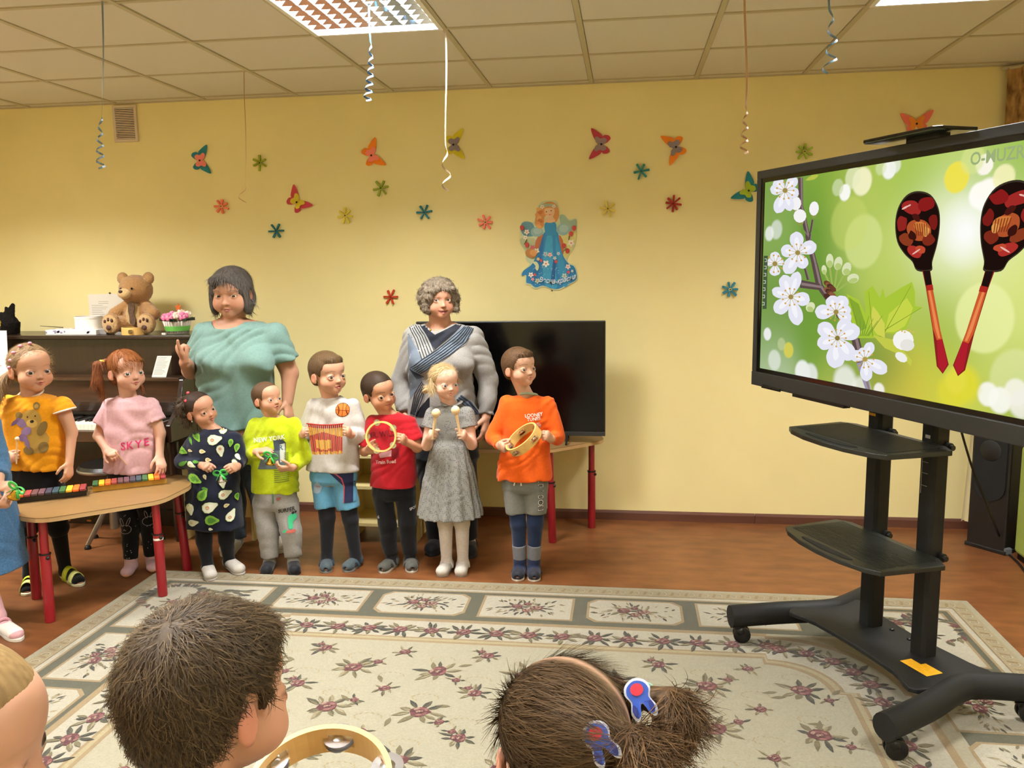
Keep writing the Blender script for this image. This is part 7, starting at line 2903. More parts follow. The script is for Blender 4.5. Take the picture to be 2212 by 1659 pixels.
# ---------------------------------------------------------------- girl in the avocado dress
def girl_avocado():
    p = Person('little girl in a navy dress printed with avocados, holding a bell', 4.03, (432, 846, 921), 38, 4, -13, z0=.011, skin='#cf9d82', brow='#4a3728', gaze=(.25, .15), iris='#30261f', chub=1.06, mouth=.12)
    body = [(921, 448, 480, .9), (934, 424, 502, .62), (952, 412, 510, .57), (1000, 413, 509, .6), (1060, 415, 510, .62), (1110, 420, 506, .62)]
    p.torso(body).neck((462, 922))
    p.arm('L', (423, 950, 0), (395, 996, .0), (440, 1006, -.095), (452, 1009, -.165), (.7, .1, -.6), (.2, -.2, 1), curl=(.9, 1.0, .7), size=.108, thumb=(.45, .3, .7))
    p.arm('R', (506, 948, 0), (518, 994, -.01), (512, 1008, -.095), (500, 1011, -.165), (-.8, .1, -.5), (-.2, -.2, 1), curl=(.7, .9, .6), size=.108, thumb=(.45, .3, .7))
    p.leg('L', (440, 1105), (441, 1168), (449, 1224), (457, 1255))
    p.leg('R', (488, 1105), (489, 1165), (496, 1216), (523, 1242))
    p.build_body()
    dr_ = p.rows([(923, 446, 482, .9), (935, 422, 504, .62), (953, 409, 513, .58), (1000, 411, 512, .62), (1060, 407, 515, .68), (1100, 407, 518, .70), (1136, 410, 521, .72)])
    p.garment('dress', [(loft(dr_, 2.35), 0)] + p.sleeve('L', 1.86, .040, .042, .039, .027) + p.sleeve('R', 1.86, .040, .042, .039, .027), cloth_mat('navy_cotton', '#14182a'), cuts=p.necks(.047), wr=(.003, 40, 9, .5))
    Zc = lambda x, y: (360 + x / 3.606, 820 + y / 3.606)
    GR, DG, CR, SE, YG = '#79a83f', '#4d7f30', '#d9dccb', '#b58a6a', '#c9d49a'
    pr = []

    def avo(cx, cy, L, ang, kind):
        a = math.radians(ang)
        ca, sa = math.cos(a), math.sin(a)
        sh = [(-1, 0), (-.85, .34), (-.4, .52), (.1, .46), (.55, .26), (.95, .12), (1, 0), (.95, -.12), (.55, -.26), (.1, -.46), (-.4, -.52), (-.85, -.34)]
        W = .5 * L

        def q(s, dx=0, w=1.0):
            return [Zc(cx + ((x + dx) * s * W) * ca - (y * s * W * 1.3 * w) * sa, cy + ((x + dx) * s * W) * sa + (y * s * W * 1.3 * w) * ca) for x, y in sh]
        if kind == 'half':
            pr.append((q(1), '#a9bf7c'))
            pr.append((q(.92), CR))
            ox, oy = Zc(cx - .35 * W * ca, cy - .35 * W * sa)
            pr.append((blob(ox, oy, .26 * W / 3.6, .24 * W / 3.6, 0, 9), YG if W < 45 else SE))
            pr.append((blob(ox, oy, .13 * W / 3.6, .12 * W / 3.6, 0, 8), '#d6b28e'))
        elif kind == 'whole':
            pr.append((q(1), GR))
            pr.append((q(.6, -.1), DG))
        elif kind == 'leaf':
            pr.append((q(1, 0, .6), DG))
        else:
            pr.append((q(1), '#d8d2a8'))
            pr.append((q(.5), '#b9b27a'))
    for it in ((235, 448, 85, 60, 'whole'), (455, 395, 100, -15, 'half'), (375, 468, 118, -12, 'half'), (420, 555, 95, 80, 'half'), (120, 470, 60, -60, 'half'), (125, 565, 80, 20, 'whole'), (190, 485, 55, 70, 'leaf'), (185, 555, 34, 10, 'seed'), (280, 556, 50, 5, 'seed'), (325, 620, 48, 10, 'seed'),
               (195, 655, 62, 20, 'half'), (130, 655, 80, -30, 'leaf'), (295, 662, 66, 0, 'whole'), (230, 632, 50, 0, 'leaf'), (500, 500, 60, 100, 'whole'), (548, 540, 66, 100, 'whole'), (556, 605, 50, 50, 'half'), (225, 770, 105, 25, 'whole'), (435, 800, 90, 80, 'half'), (300, 750, 40, 70, 'seed'),
               (285, 880, 110, -55, 'whole'), (455, 888, 110, -18, 'half'), (340, 978, 130, -20, 'half'), (465, 975, 44, -10, 'seed'), (190, 1000, 86, 80, 'half'), (355, 1080, 110, 5, 'whole'), (500, 1055, 105, -60, 'half'), (215, 1100, 82, -15, 'half'), (345, 1145, 34, 10, 'half'), (545, 930, 60, 75, 'whole'), (300, 836, 50, 10, 'leaf'), (540, 650, 60, 60, 'half')):
        avo(*it)
    p.prints('avocado_print', pr, off=.0012, dy=-.07, label='avocado halves and leaves print')
    H = p.H
    p.hair('#2b1f18', [(H.ell((0, -.065, .145), (.390, .468, .383)), 0), (H.ell((0, -.2, -.1), (.31, .27, .28)), .05)], [(hairline(H, GIRL_LINE, .01), .004)], flow=flow_back(H, (.3, -.35, .25)), col2='#46352a', length=.025)
    tails = back_cone_tail(H, [(.33, -.18, .30), (.46, -.28, .22), (.52, -.30, .06), (.50, -.30, -.02)], [.07, .10, .09, .05]) + back_cone_tail(H, [(.10, -.36, .40), (.16, -.52, .30), (.20, -.55, .1)], [.06, .10, .06]) + [(H.ell((.36, -.30, -.24), (.12, .14, .16)), .05)]
    p.hair('#2e221a', tails, n=700, length=.035, curl=.5, lift=.6, col2='#54422f', name='pigtails', seed=8)
    for (q, c) in (((.30, -.10, .37), '#e0485a'), ((.06, -.22, .52), '#e0485a'), ((.50, -.30, .18), '#c9b26a')):
        MB().ball(H.w(q), .009, 10, 7).build('hair_bobble', mat('bobble_' + c.strip('#'), c, rough=.25), p.root, smooth='all')
    MB().ball(H.w((.37, -.02, -.24)), .004, 8, 6).build('earring', paper('#d8c6b0'), p.root, smooth='all')
    for k in 'LR':
        p.sock(k, M_TIGHT_BLK, -.7, .004, 'tights')
        p.shoe(k, 'slipper', '#b9b4ae', sole='#a9a39b')
    return p


girl_avocado()
hand_bell('silver hand bell with a green bow held by the girl in the avocado dress', ony(480, 1038, 4.03 - .16), M_SILV, 1.15, (-.1, 0))


# ---------------------------------------------------------------- girl in pink
def girl_pink():
    p = Person('red haired girl in a pink T-shirt playing the gold-based xylophone', 4.02, (273, 755, 845), 28, 3, 0, skin='#e2b49c', brow='#a8764c', gaze=(.25, .05), iris='#3d4236', browpow=.4, chub=1.02)
    body = [(853, 260, 293, .9), (863, 240, 318, .62), (880, 230, 332, .56), (930, 231, 335, .58), (980, 232, 338, .6), (1018, 231, 341, .62), (1050, 240, 334, .62)]
    p.torso(body).neck((279, 856))
    p.arm('L', (238, 876, 0), (213, 942, -.0), (230, 972, -.09), (254, 986, -.13), (.1, .4, -.9), (.4, -.7, .3), curl=(.8, 1.0, .7))
    p.arm('R', (326, 874, 0), (346, 936, -.0), (345, 985, -.05), (351, 1018, -.09), (-.6, .3, -.5), (-.9, -.4, .1), curl=(.3, .45, .3), spread=.12)
    p.leg('L', (262, 1050), (280, 1125), (283, 1214), (270, 1251))
    p.leg('R', (312, 1050), (322, 1120), (328, 1204), (332, 1240))
    p.build_body()
    p.garment('shirt', [(loft(p.rows([(855, 258, 295, .9)] + body[1:6]), 2.4), 0)] + p.sleeve('L', .60, .040, .050) + p.sleeve('R', .56, .040, .050), cloth_mat('pink_cotton', '#d0a6ab'), cuts=p.necks(.047), wr=(.003, 40, 11, .7))
    Zc = lambda x, y: (x / 3.607, 540 + y / 3.607)
    p.prints('lettering', [('text', 'S', Zc(960, 1535), 17, '#c23a66', -.05, 1.0), ('text', 'K', Zc(1012, 1530), 17, '#c23a66', -.05, 1.0), ('text', 'Y', Zc(1080, 1522), 17, '#c23a66', -.05, 1.0), ('text', 'E', Zc(1142, 1510), 17, '#c23a66', -.05, 1.0)], label='raspberry lettering SKYE')
    p.pants('trousers', cloth_mat('black_star_leggings', '#0e0d11'), [(1000, 238, 336, .6), (1056, 238, 336, .62), (1066, 246, 328, .6)], (.060, .046, .046, .038), 1.92, blend=.006)
    pr = []
    rg_ = random.Random(2)
    for i in range(34):
        x, y = rg_.choice([rg_.uniform(268, 300), rg_.uniform(312, 336)]), rg_.uniform(1080, 1205)
        pr.append((blob(x, y, .9, .9, 0, 6), '#b9b2c0'))
    for (cx, cy) in ((271, 1143), (322, 1130)):
        for (dx, dy, rx, ry, ro) in ((0, 0, 13, 10, 0), (-6, -15, 3, 9, -.3), (6, -15, 3, 9, .4)):
            e = blob(cx + dx, cy + dy, rx, ry, ro, 16)
            i_ = blob(cx + dx, cy + dy, rx - 1.2, ry - 1.2, ro, 16)
            for j in range(16):
                k = (j + 1) % 16
                pr.append(([e[j], e[k], i_[k], i_[j]], '#8d8893'))
    p.prints('star_print', pr, off=.0018, maxedge=.02)
    H = p.H
    p.hair('#7d4522', [(H.ell((0, -.065, .145), (.392, .472, .385)), 0), (H.ell((0, -.2, -.1), (.31, .27, .28)), .05), (H.ell((-.02, .27, .22), (.26, .15, .16)), .04)], [(hairline(H, [(-.7, -.42), (-.42, -.38), (-.30, -.30), (-.16, -.20), (-.10, -.06), (-.02, .07), (.06, .03), (.10, -.02), (.16, .05), (.22, .10), (.32, .12), (.5, .14)], .014), .004)],
           flow=flow_cap(H, (0, -.3, .5), .35), col2='#a3683a', length=.04, n=2400)
    tail = back_cone_tail(H, [(.34, -.25, .28), (.52, -.36, .18), (.56, -.36, -.18), (.46, -.34, -.52)], [.05, .10, .12, .05])
    p.hair('#5f331a', tail, n=500, length=.06, lift=.15, col2='#854e2a', name='ponytail', seed=6, flow=lambda P: np.tile(np.array([-.1, 0, -1.0]), (len(P), 1)))
    p.hair('#5f331a', back_cone_tail(H, [(-.30, -.1, -.2), (-.36, -.05, -.42), (-.40, .0, -.52)], [.05, .04, .015]), n=80, length=.04, lift=.2, col2='#854e2a', name='side_lock', seed=7)
    MB().tube([H.w((.40 + .055 * math.cos(w), -.30 + .055 * math.sin(w), .26 + .02 * math.cos(w))) for w in np.linspace(0, 2 * PI, 15)], .006, 8).build('hair_tie', mat('yellow_tie', '#e0c84a', rough=.5), p.root, smooth='all')
    for k in 'LR':
        p.sock(k, cloth_mat('lilac_sock', '#bf9ea6'), .85, .006)
    return p


girl_pink()


def mallet(label, ball, grip, Yb, Yg):
    a, b = ony(*ball, Yb), ony(*grip, Yg)
    T = thing('xylophone_mallet', label, 'mallet', tuple(b))
    d = unit(a - b)
    MB().tube([b - d * .04, b, a], .0032, 8).build('shaft', M_MAR, T, smooth=True)
    MB().ball(tuple(a), .0105, 14, 9).build('ball_head', M_MAR, T, smooth='all')


mallet('thin wooden mallet in the hand of the girl in pink, ball on the xylophone', (290, 1022), (256, 984), 3.99, 4.02 - .15)


# ---------------------------------------------------------------- girl in yellow
def girl_yellow():
    p = Person('girl in a yellow T-shirt and black leggings at the left, holding a mallet up', 3.80, (66, 743, 846), 24, 0, 0, skin='#d9a98a', brow='#8c6a4a', gaze=(.2, -.02), iris='#3a3128', smile=.15, chub=1.12, nose=1.05, browpow=.5)
    body = [(849, 48, 86, .9), (858, 22, 116, .62), (876, 10, 132, .57), (920, 9, 136, .6), (970, 9, 138, .64), (1008, 13, 140, .66), (1045, 22, 134, .64)]
    p.torso(body).neck((68, 852))
    p.arm('L', (16, 872, 0), (-10, 944, -.01), (14, 988, -.12), (38, 990, -.17), (.45, .75, 0), (.2, -.4, .9), curl=(1.1, 1.3, .9), thumb=(.45, .3, .7))
    p.arm('R', (134, 874, 0), (155, 934, -.0), (150, 1000, -.06), (147, 1036, -.09), (-1, .2, 0), (0, -1, 0), curl=(.35, .45, .3))
    p.leg('L', (50, 1050), (60, 1140), (63, 1240), (58, 1288))
    p.leg('R', (104, 1050), (126, 1142), (141, 1230), (177, 1267))
    p.build_body()
    p.garment('shirt', [(loft(p.rows([(851, 46, 88, .9)] + body[1:6]), 2.4), 0)] + p.sleeve('L', .22, .046, .054) + p.sleeve('R', .22, .046, .054), cloth_mat('yellow_cotton', '#dd9312'), cuts=p.necks(.055), wr=(.0035, 38, 13, .7))
    c = p.nb + np.array([0, -.004, .004])
    MB().tube([(c[0] + .056 * math.cos(w), c[1] + .052 * math.sin(w), c[2] + .004 + .020 * math.sin(w)) for w in np.linspace(0, 2 * PI, 25)], .006, 8, caps=False).build('neck_binding', paper('#eadfd2'), p.last, smooth='all')
    for k in 'LR':
        a, b, _c = p.arms[k]
        e = a + (b - a) * .22
        d = unit(b - a)
        u = unit(np.cross(d, (0, 1, 0)))
        v = np.cross(d, u)
        MB().tube([e + .0545 * (u * math.cos(w) + v * math.sin(w)) for w in np.linspace(0, 2 * PI, 25)], .0045, 8, caps=False).build('sleeve_binding', paper('#eadfd2'), p.last, smooth='all')
    Zc = lambda x, y: (x / 3.607, 540 + y / 3.607)
    # plain teddy bear drawing with a lilac bow
    BR, DB = '#a5823c', '#7a6232'
    pr = [(blob(*Zc(285, 1490), 29, 26, .1, 16, .05), BR), (blob(*Zc(240, 1330), 24, 24, .3, 16, .04), BR), (blob(*Zc(285, 1220), 8, 8, 0, 10), DB), (blob(*Zc(150, 1290), 8, 8, 0, 10), DB), (blob(*Zc(285, 1222), 4.5, 4.5, 0, 10), BR), (blob(*Zc(330, 1395), 10, 17, .5, 12), DB), (blob(*Zc(250, 1350), 12, 9, .2, 12), '#c09c54'),
          (blob(*Zc(250, 1335), 4.5, 3.5, 0, 8), '#2c2418'), (blob(*Zc(215, 1300), 1.8, 1.8, 0, 8), '#2c2418'), (blob(*Zc(275, 1295), 1.8, 1.8, 0, 8), '#2c2418'), (blob(*Zc(340, 1540), 12, 12, 0, 12, .05), DB), (blob(*Zc(225, 1560), 12, 9, .3, 12, .05), DB),
          (blob(*Zc(165, 1345), 13, 9, .7, 12, .12), '#7b6282'), (blob(*Zc(205, 1410), 12, 9, -.5, 12, .12), '#84698c'), (blob(*Zc(180, 1460), 10, 8, .2, 12, .1), '#75597c'), (leafpoly(*Zc(190, 1440), 34, 10, 1.2), '#7b6282'), (leafpoly(*Zc(140, 1320), 20, 8, 2.4), '#6d5274')]
    p.prints('bear_print', pr, label='plain teddy bear drawing with a lilac bow')
    H = p.H
    p.hair('#75593e', [(H.ell((0, -.065, .145), (.390, .470, .383)), 0), (H.ell((0, -.2, -.1), (.31, .27, .28)), .05)], [(hairline(H, GIRL_LINE, .006), .004)], flow=flow_back(H, (.45, -.2, -.1)), col2='#9a7e5a', n=2400, length=.035)
    tail = back_cone_tail(H, [(.36, -.20, -.10), (.50, -.24, -.26), (.58, -.24, -.48), (.66, -.2, -.66)], [.06, .11, .12, .05])
    p.hair('#6d5338', tail, n=600, length=.06, lift=.2, col2='#937650', name='ponytail', seed=3, flow=lambda P: np.tile(np.array([-.15, 0, -1.0]), (len(P), 1)))
    fz = [(H.cone((-.3, -.1, .3), (-.42, -.1, .1), .06, .05), .02), (H.cone((-.34, -.1, .12), (-.44, -.12, -.18), .05, .03), .02)]
    p.hair('#a08258', fz, n=420, length=.04, curl=.4, lift=.9, col2='#c9ab80', name='flyaway_locks', seed=9, width=.0012)
    for q in ((.02, .12, .535), (.20, .08, .49), (.33, .04, .36), (.385, .0, .20), (.40, -.05, .05)):
        MB().ball(H.w(q), (.011, .009, .008), 10, 7).build('hair_bobble', mat('pink_bobble', '#e08aa0', rough=.3), p.root, smooth='all')
    for k in 'LR':
        p.sock(k, M_TIGHT_BLK, -.7, .005, 'leggings')
        p.shoe(k, 'slide', '#c6d22c', '#d3dc86', sole='#dfe2c8')
    p.pants('skirt_top', M_TIGHT_BLK, [(1000, 20, 134, .62), (1050, 22, 134, .62)], (.062, .05, .05, .04), 1.1, blend=.004)
    return p


girl_yellow()
mallet('thin wooden mallet held upright by the girl in yellow', (37, 948), (36, 985), 3.80 - .19, 3.80 - .185)
# ---------------------------------------------------------------- woman in the teal T-shirt
def woman_teal():
    p = Person('woman with a dark grey bob in a teal T-shirt pointing with one finger', 4.40, (500, 577, 686), -20, -10, 0, hscale=.93, adult=True, skin='#cf9f83', brow='#3c3431', gaze=(-.25, -.15), iris='#3a2f28', chub=1.22, jaw=1.12, browpow=.6, lip='#a8655c', nose=1.1, hdy=-.03)
    body = [(684, 476, 524, .9), (696, 446, 566, .5), (708, 434, 592, .52), (730, 430, 600, .58), (780, 436, 592, .70, -.03), (830, 440, 590, .72, -.02), (880, 437, 592, .74), (920, 438, 592, .74), (980, 448, 588, .70)]
    p.torso(body, .016).neck((502, 690), .062)
    p.arm('L', (446, 724, -.01), (412, 800, -.03), (400, 783, -.22), (386, 752, -.26), (.75, .6, .1), (-.25, -.6, .75), r=(.058, .050, .046, .032), curl=(1.2, 1.4, 1.0), fingers=[(.05, .1, .1), None, None, None], thumb=(.15, .04, .42))
    p.arm('R', (592, 726, .0), (626, 806, .03), (621, 868, -.02), (625, 905, -.05), (-1, .2, 0), (-.1, -1, 0), r=(.060, .050, .047, .031), curl=(.25, .35, .25))
    p.leg('L', (484, 985), (500, 1085), (508, 1168), (486, 1204), back=.17)
    p.leg('R', (548, 985), (575, 1085), (602, 1162), (604, 1196), back=.15)
    p.build_body(hf=.0050, hc=.018)
    p.garment('shirt', [(loft(p.rows([(690, 470, 530, .8)] + body[1:8]), 2.35), 0), (ell(p.P(478, 782, -.115), (.105, .075, .085)), .05), (ell(p.P(552, 782, -.115), (.105, .075, .085)), .05)] + p.sleeve('L', .72, .072, .078) + p.sleeve('R', .66, .074, .080), cloth_mat('teal_cotton', '#76968f'), h=.007, cuts=p.necks(.098, .022, .02), wr=(.007, 26, 2, .8))
    p.pants('jeans', cloth_mat('blue_denim', '#4c5b6e', noise=(120, .18, 3)), [(900, 446, 586, .68), (985, 450, 588, .66), (1005, 458, 582, .6)], (.095, .078, .074, .058), 1.9, h=.007, blend=.01, wr=(.005, 26, 3, .5))
    H = p.H
    cap = [(H.ell((0, -.07, .155), (.425, .505, .405)), 0), (H.ell((0, -.22, -.14), (.43, .36, .40)), .08)]
    for s in (-1, 1):
        cap += [(H.ell((s * .36, .02, -.10), (.10, .24, .36)), .06), (H.ell((s * .35, .13, -.26), (.085, .14, .20)), .05)]
    cap += [(H.ell((.10, .30, .30), (.26, .14, .15)), .05)]
    cuts = [(H.ell((-.02, .42, -.20), (.275, .36, .50)), .02), (H.ell((-.10, .50, .02), (.22, .22, .24)), .03), (H.ell((-.42, .02, -.06), (.10, .10, .16)), .03)]
    p.hair('#37322e', cap, cuts, h=.0065, n=3200, length=.05, width=.0022, flow=lambda P: np.tile(np.array([0, 0, -1.0]), (len(P), 1)) + .5 * (H.l(P) * np.array([1, .6, 0])) @ H.R.T, col2='#6b645e', lift=.01, base_noise=.3, mask=lambda C: ((H.l(C)[:, 1] < .12) | (H.l(C)[:, 2] > .28)).astype(float) + 1e-9)
    for k in 'LR':
        p.sock(k, cloth_mat('pale_sock', '#cfcac2'), .8, .004)
        p.shoe(k, 'mary', '#dcd8d4', '#b9bcc0', sole='#cfcbc4')
    # second band on the slippers
    return p


woman_teal()


# ---------------------------------------------------------------- woman in the striped sweater
def woman_striped():
    p = Person('smiling woman with curly grey hair in a grey sweater with crossing stripes', 4.44, (949, 606, 693), 14, 4, 0, hscale=.95, adult=True, skin='#d3a085', brow='#8a6f58', gaze=(.3, .18), iris='#4a4034', chub=.98, smile=1.2, mouth=.8, browpow=.4, lip='#b86a62', nose=1.05, hdy=-.03)
    body = [(692, 930, 974, .9), (703, 902, 1006, .5), (714, 890, 1022, .52), (735, 886, 1026, .58), (780, 887, 1020, .70, -.03), (840, 887, 1026, .70, -.02), (890, 884, 1036, .72), (915, 884, 1038, .72), (980, 892, 1030, .70)]
    p.torso(body, .016).neck((952, 698), .056)
    p.arm('L', (900, 730, 0), (868, 818, .02), (873, 892, -.03), (878, 925, -.05), (1, .2, 0), (0, -1, 0), curl=(.25, .35, .25))
    p.arm('R', (1016, 732, 0), (1055, 820, .02), (1050, 900, -.03), (1046, 942, -.05), (-1, .2, 0), (0, -1, 0), curl=(.3, .4, .3))
    p.leg('L', (930, 985), (938, 1085), (944, 1168), (930, 1203), back=.15)
    p.leg('R', (995, 985), (1005, 1085), (1012, 1168), (1014, 1208), back=.15)
    p.build_body(hf=.0050, hc=.018)
    p.garment('sweater', [(loft(p.rows([(697, 924, 980, .8)] + body[1:8]), 2.35), 0), (ell(p.P(925, 785, -.10), (.09, .07, .08)), .05), (ell(p.P(986, 785, -.10), (.09, .07, .08)), .05)] + p.sleeve('L', 1.95, .068, .058, .055, .042) + p.sleeve('R', 1.95, .068, .058, .055, .042), cloth_mat('grey_melange', '#8f8c88', noise=(220, .12, 2)), h=.0065, cuts=p.necks(.074, .02, .02), wr=(.006, 28, 6, .8))
    Z6 = lambda x, y: (820 + x / 5.183, 580 + y / 5.183)
    pr = [([Z6(*q) for q in ((440, 615), (520, 600), (540, 690), (620, 745), (740, 745), (830, 690), (880, 625), (940, 640), (620, 910))], '#20222c'),
          ([Z6(*q) for q in ((310, 745), (345, 730), (480, 1010), (350, 1095), (345, 1160), (480, 1250), (340, 1480), (330, 1000))], '#68727f'),
          ([Z6(*q) for q in ((320, 690), (350, 635), (440, 615), (615, 910), (480, 1015), (330, 745))], '#8d8d8a'),
          ([Z6(*q) for q in ((345, 1150), (350, 1095), (520, 975), (700, 870), (800, 770), (900, 680), (975, 650), (1055, 690), (1010, 790), (850, 920), (640, 1050), (510, 1140), (420, 1170))], '#6d7a88'),
          ([Z6(*q) for q in ((480, 1250), (640, 1160), (560, 1290), (440, 1440), (380, 1659), (345, 1659), (345, 1480))], '#9b9a96'),
          ([Z6(*q) for q in ((400, 1659), (450, 1560), (560, 1420), (560, 1659))], '#1b1c22'),
          ([Z6(*q) for q in ((860, 1470), (920, 1410), (1040, 1520), (1130, 1659), (1080, 1659), (980, 1540))], '#566170')]

    def stripe(pts, w=5.0, c='#20242e'):
        a = [np.array(q, float) for q in pts]
        for i in range(len(a) - 1):
            d = a[i + 1] - a[i]
            n = np.array([-d[1], d[0]]) / np.linalg.norm(d) * w
            pr.append(([Z6(*(a[i] + n)), Z6(*(a[i + 1] + n)), Z6(*(a[i + 1] - n)), Z6(*(a[i] - n))], c))
    for k in range(6):
        f = k / 5
        stripe([(345 + 95 * f - 15, 640 - 20 * f + 30 * (1 - f)), (400 + 130 * f, 800 - 60 * f), (478 + 132 * f, 1010 - 95 * f)])
    for k in range(6):
        f = k / 5
        stripe([(975 + 80 * f, 655 + 30 * f), (800 + 160 * f, 790 + 50 * f), (650 + 120 * f, 905 + 65 * f), (480 + 100 * f, 1010 + 75 * f), (350 + 110 * f, 1110 + 50 * f)])
    for k in range(5):
        f = k / 4
        stripe([(345 + 60 * f, 1120 + 30 * f), (430 + 70 * f, 1230 - 30 * f)])
        stripe([(480 + 40 * f, 1255 + 60 * f), (400 + 80 * f, 1400 + 60 * f), (350 + 60 * f, 1640 + 10 * f)])
    for k in range(3):
        stripe([(905 - 20 * k, 1420 + 20 * k), (1010 - 20 * k, 1510 + 20 * k), (1120 - 25 * k, 1655)])
    p.prints('stripe_panels', pr, off=.0014, maxedge=.016, dy=-.12, label='navy and pale stripes crossing on the chest')
    q = p.P(930, 713, -.13)
    MB().ball(q, .006, 10, 7).build('pendant', M_GOLD, p.root, smooth='all')
    p.pants('trousers', cloth_mat('black_trousers', '#0e0e11'), [(895, 892, 1032, .68), (985, 894, 1032, .66), (1005, 902, 1024, .6)], (.088, .068, .064, .052), 1.9, h=.007, blend=.01, wr=(.004, 26, 3, .5))
    H = p.H
    rg_ = random.Random(5)
    cap = [(H.ell((0, -.06, .14), (.50, .52, .47)), 0), (H.ell((0, -.16, -.06), (.49, .42, .36)), .06)]
    for i in range(170):
        u = rg_.uniform(-.75, 1)
        w = rg_.uniform(0, 2 * PI)
        rr_ = math.sqrt(1 - u * u)
        x, y, z = .50 * rr_ * math.cos(w), -.08 + .52 * rr_ * math.sin(w), .08 + .50 * u
        if y > .20 and z < .24 and abs(x) < .34:
            continue
        q_ = rg_.uniform(.055, .10)
        cap.append((H.ell((x, y, z), (q_, q_ * rg_.uniform(.7, 1.1), q_ * rg_.uniform(.6, 1.0))), .010))
    for s in (-1, 1):
        for z in (-.24, -.12, .0, .12):
            cap.append((H.ell((s * .41, .14, z), (.10, .12, .09)), .02))
    for x in (-.28, -.16, -.03, .1, .23):
        cap.append((H.ell((x, .37, .27 + .03 * math.sin(x * 20)), (.085, .09, .075)), .02))
    cuts = [(H.ell((0, .46, -.19), (.315, .36, .44)), .02)]
    p.hair('#5a4f42', cap, cuts, h=.0065, n=2600, length=.025, width=.0022, curl=.8, lift=.25, col2='#8f8270', base_noise=.6)
    V, Q = solid([(H.ell((0, .362, H.mz + .006), (.090, .035, .018)), 0)], .0025)
    mesh_obj('teeth', V, Q, mat('teeth', '#d8d2c6', rough=.25), p.root)
    for k in 'LR':
        p.sock(k, cloth_mat('pale_sock2', '#bdb7b0'), .85, .004)
        p.shoe(k, 'mary', '#1d1d22', '#25252a', sole='#16161a')
    return p


woman_striped()


# ---------------------------------------------------------------- girl in the denim dress at the left edge
def girl_denim():
    p = Person('girl in a denim dress at the left picture edge, holding a bell', 3.26, (-92, 770, 880), 40, -5, 0, skin='#d9ac92', brow='#7d6048', gaze=(.2, 0), chub=1.08)
    body = [(884, -105, -62, .9), (896, -140, -28, .62), (920, -150, -14, .58), (980, -148, -6, .6), (1040, -150, -4, .62), (1100, -150, 0, .62)]
    p.torso(body).neck((-84, 888))
    p.arm('R', (-22, 915, 0), (-2, 1008, .0), (-2, 1048, -.10), (28, 1052, -.14), (.1, .5, -.8), (.4, -.6, .6), curl=(.6, .8, .6))
    p.arm('L', (-140, 915, 0), (-120, 1010, -.02), (-10, 1092, -.14), (28, 1086, -.17), (.1, .6, .7), (.3, -.3, .9), curl=(.7, .9, .6))
    p.leg('L', (-110, 1150), (-85, 1260), (-55, 1345), (-30, 1400))
    p.leg('R', (-45, 1150), (-30, 1260), (-2, 1330), (44, 1386))
    p.build_body(hf=.0052, hc=.018)
    m = cloth_mat('denim', '#3f6488', noise=(150, .22, 3))
    p.garment('dress', [(loft(p.rows([(950, -140, -12, .6), (1000, -140, 4, .64), (1060, -150, 14, .72), (1150, -165, 28, .78), (1224, -180, 38, .8)]), 2.3), 0)], m, wr=(.004, 34, 4, .4))
    p.garment('blouse', [(loft(p.rows(body[1:4]), 2.35), 0)] + p.sleeve('R', 1.5, .044, .044, .04, .032) + p.sleeve('L', 1.5, .044, .044, .04, .032), cloth_mat('denim_sleeve', '#4a6f92', noise=(150, .2, 3)), cuts=p.necks(.05), wr=(.003, 40, 2, .6))
    H = p.H
    p.hair('#6a4c34', short_hair(H, .03, .02), [(hairline(H, GIRL_LINE), .004)], flow=flow_back(H, (0, -.5, 0)), col2='#8f6b48', n=1200)
    for k in 'LR':
        p.sock(k, cloth_mat('rose_tights', '#c79aa0'), -.6, .004, 'tights')
        p.shoe(k, 'mary', '#d9d5ce', '#c9939c', sole='#cfcac0')
    return p


girl_denim()
hand_bell('hand bell with a green bow held by the girl in the denim dress', ony(30, 1072, 3.10), M_GOLD, 1.2, (.5, 0))


# ================================================================ the audience in the foreground
def put_head(center, h, yaw, pitch, roll):
    """a Head placed directly in space"""
    H = Head((1000, 800), (1000, 900), 4.0, yaw, pitch, roll)
    H.c, H.h = np.asarray(center, float), h
    return H


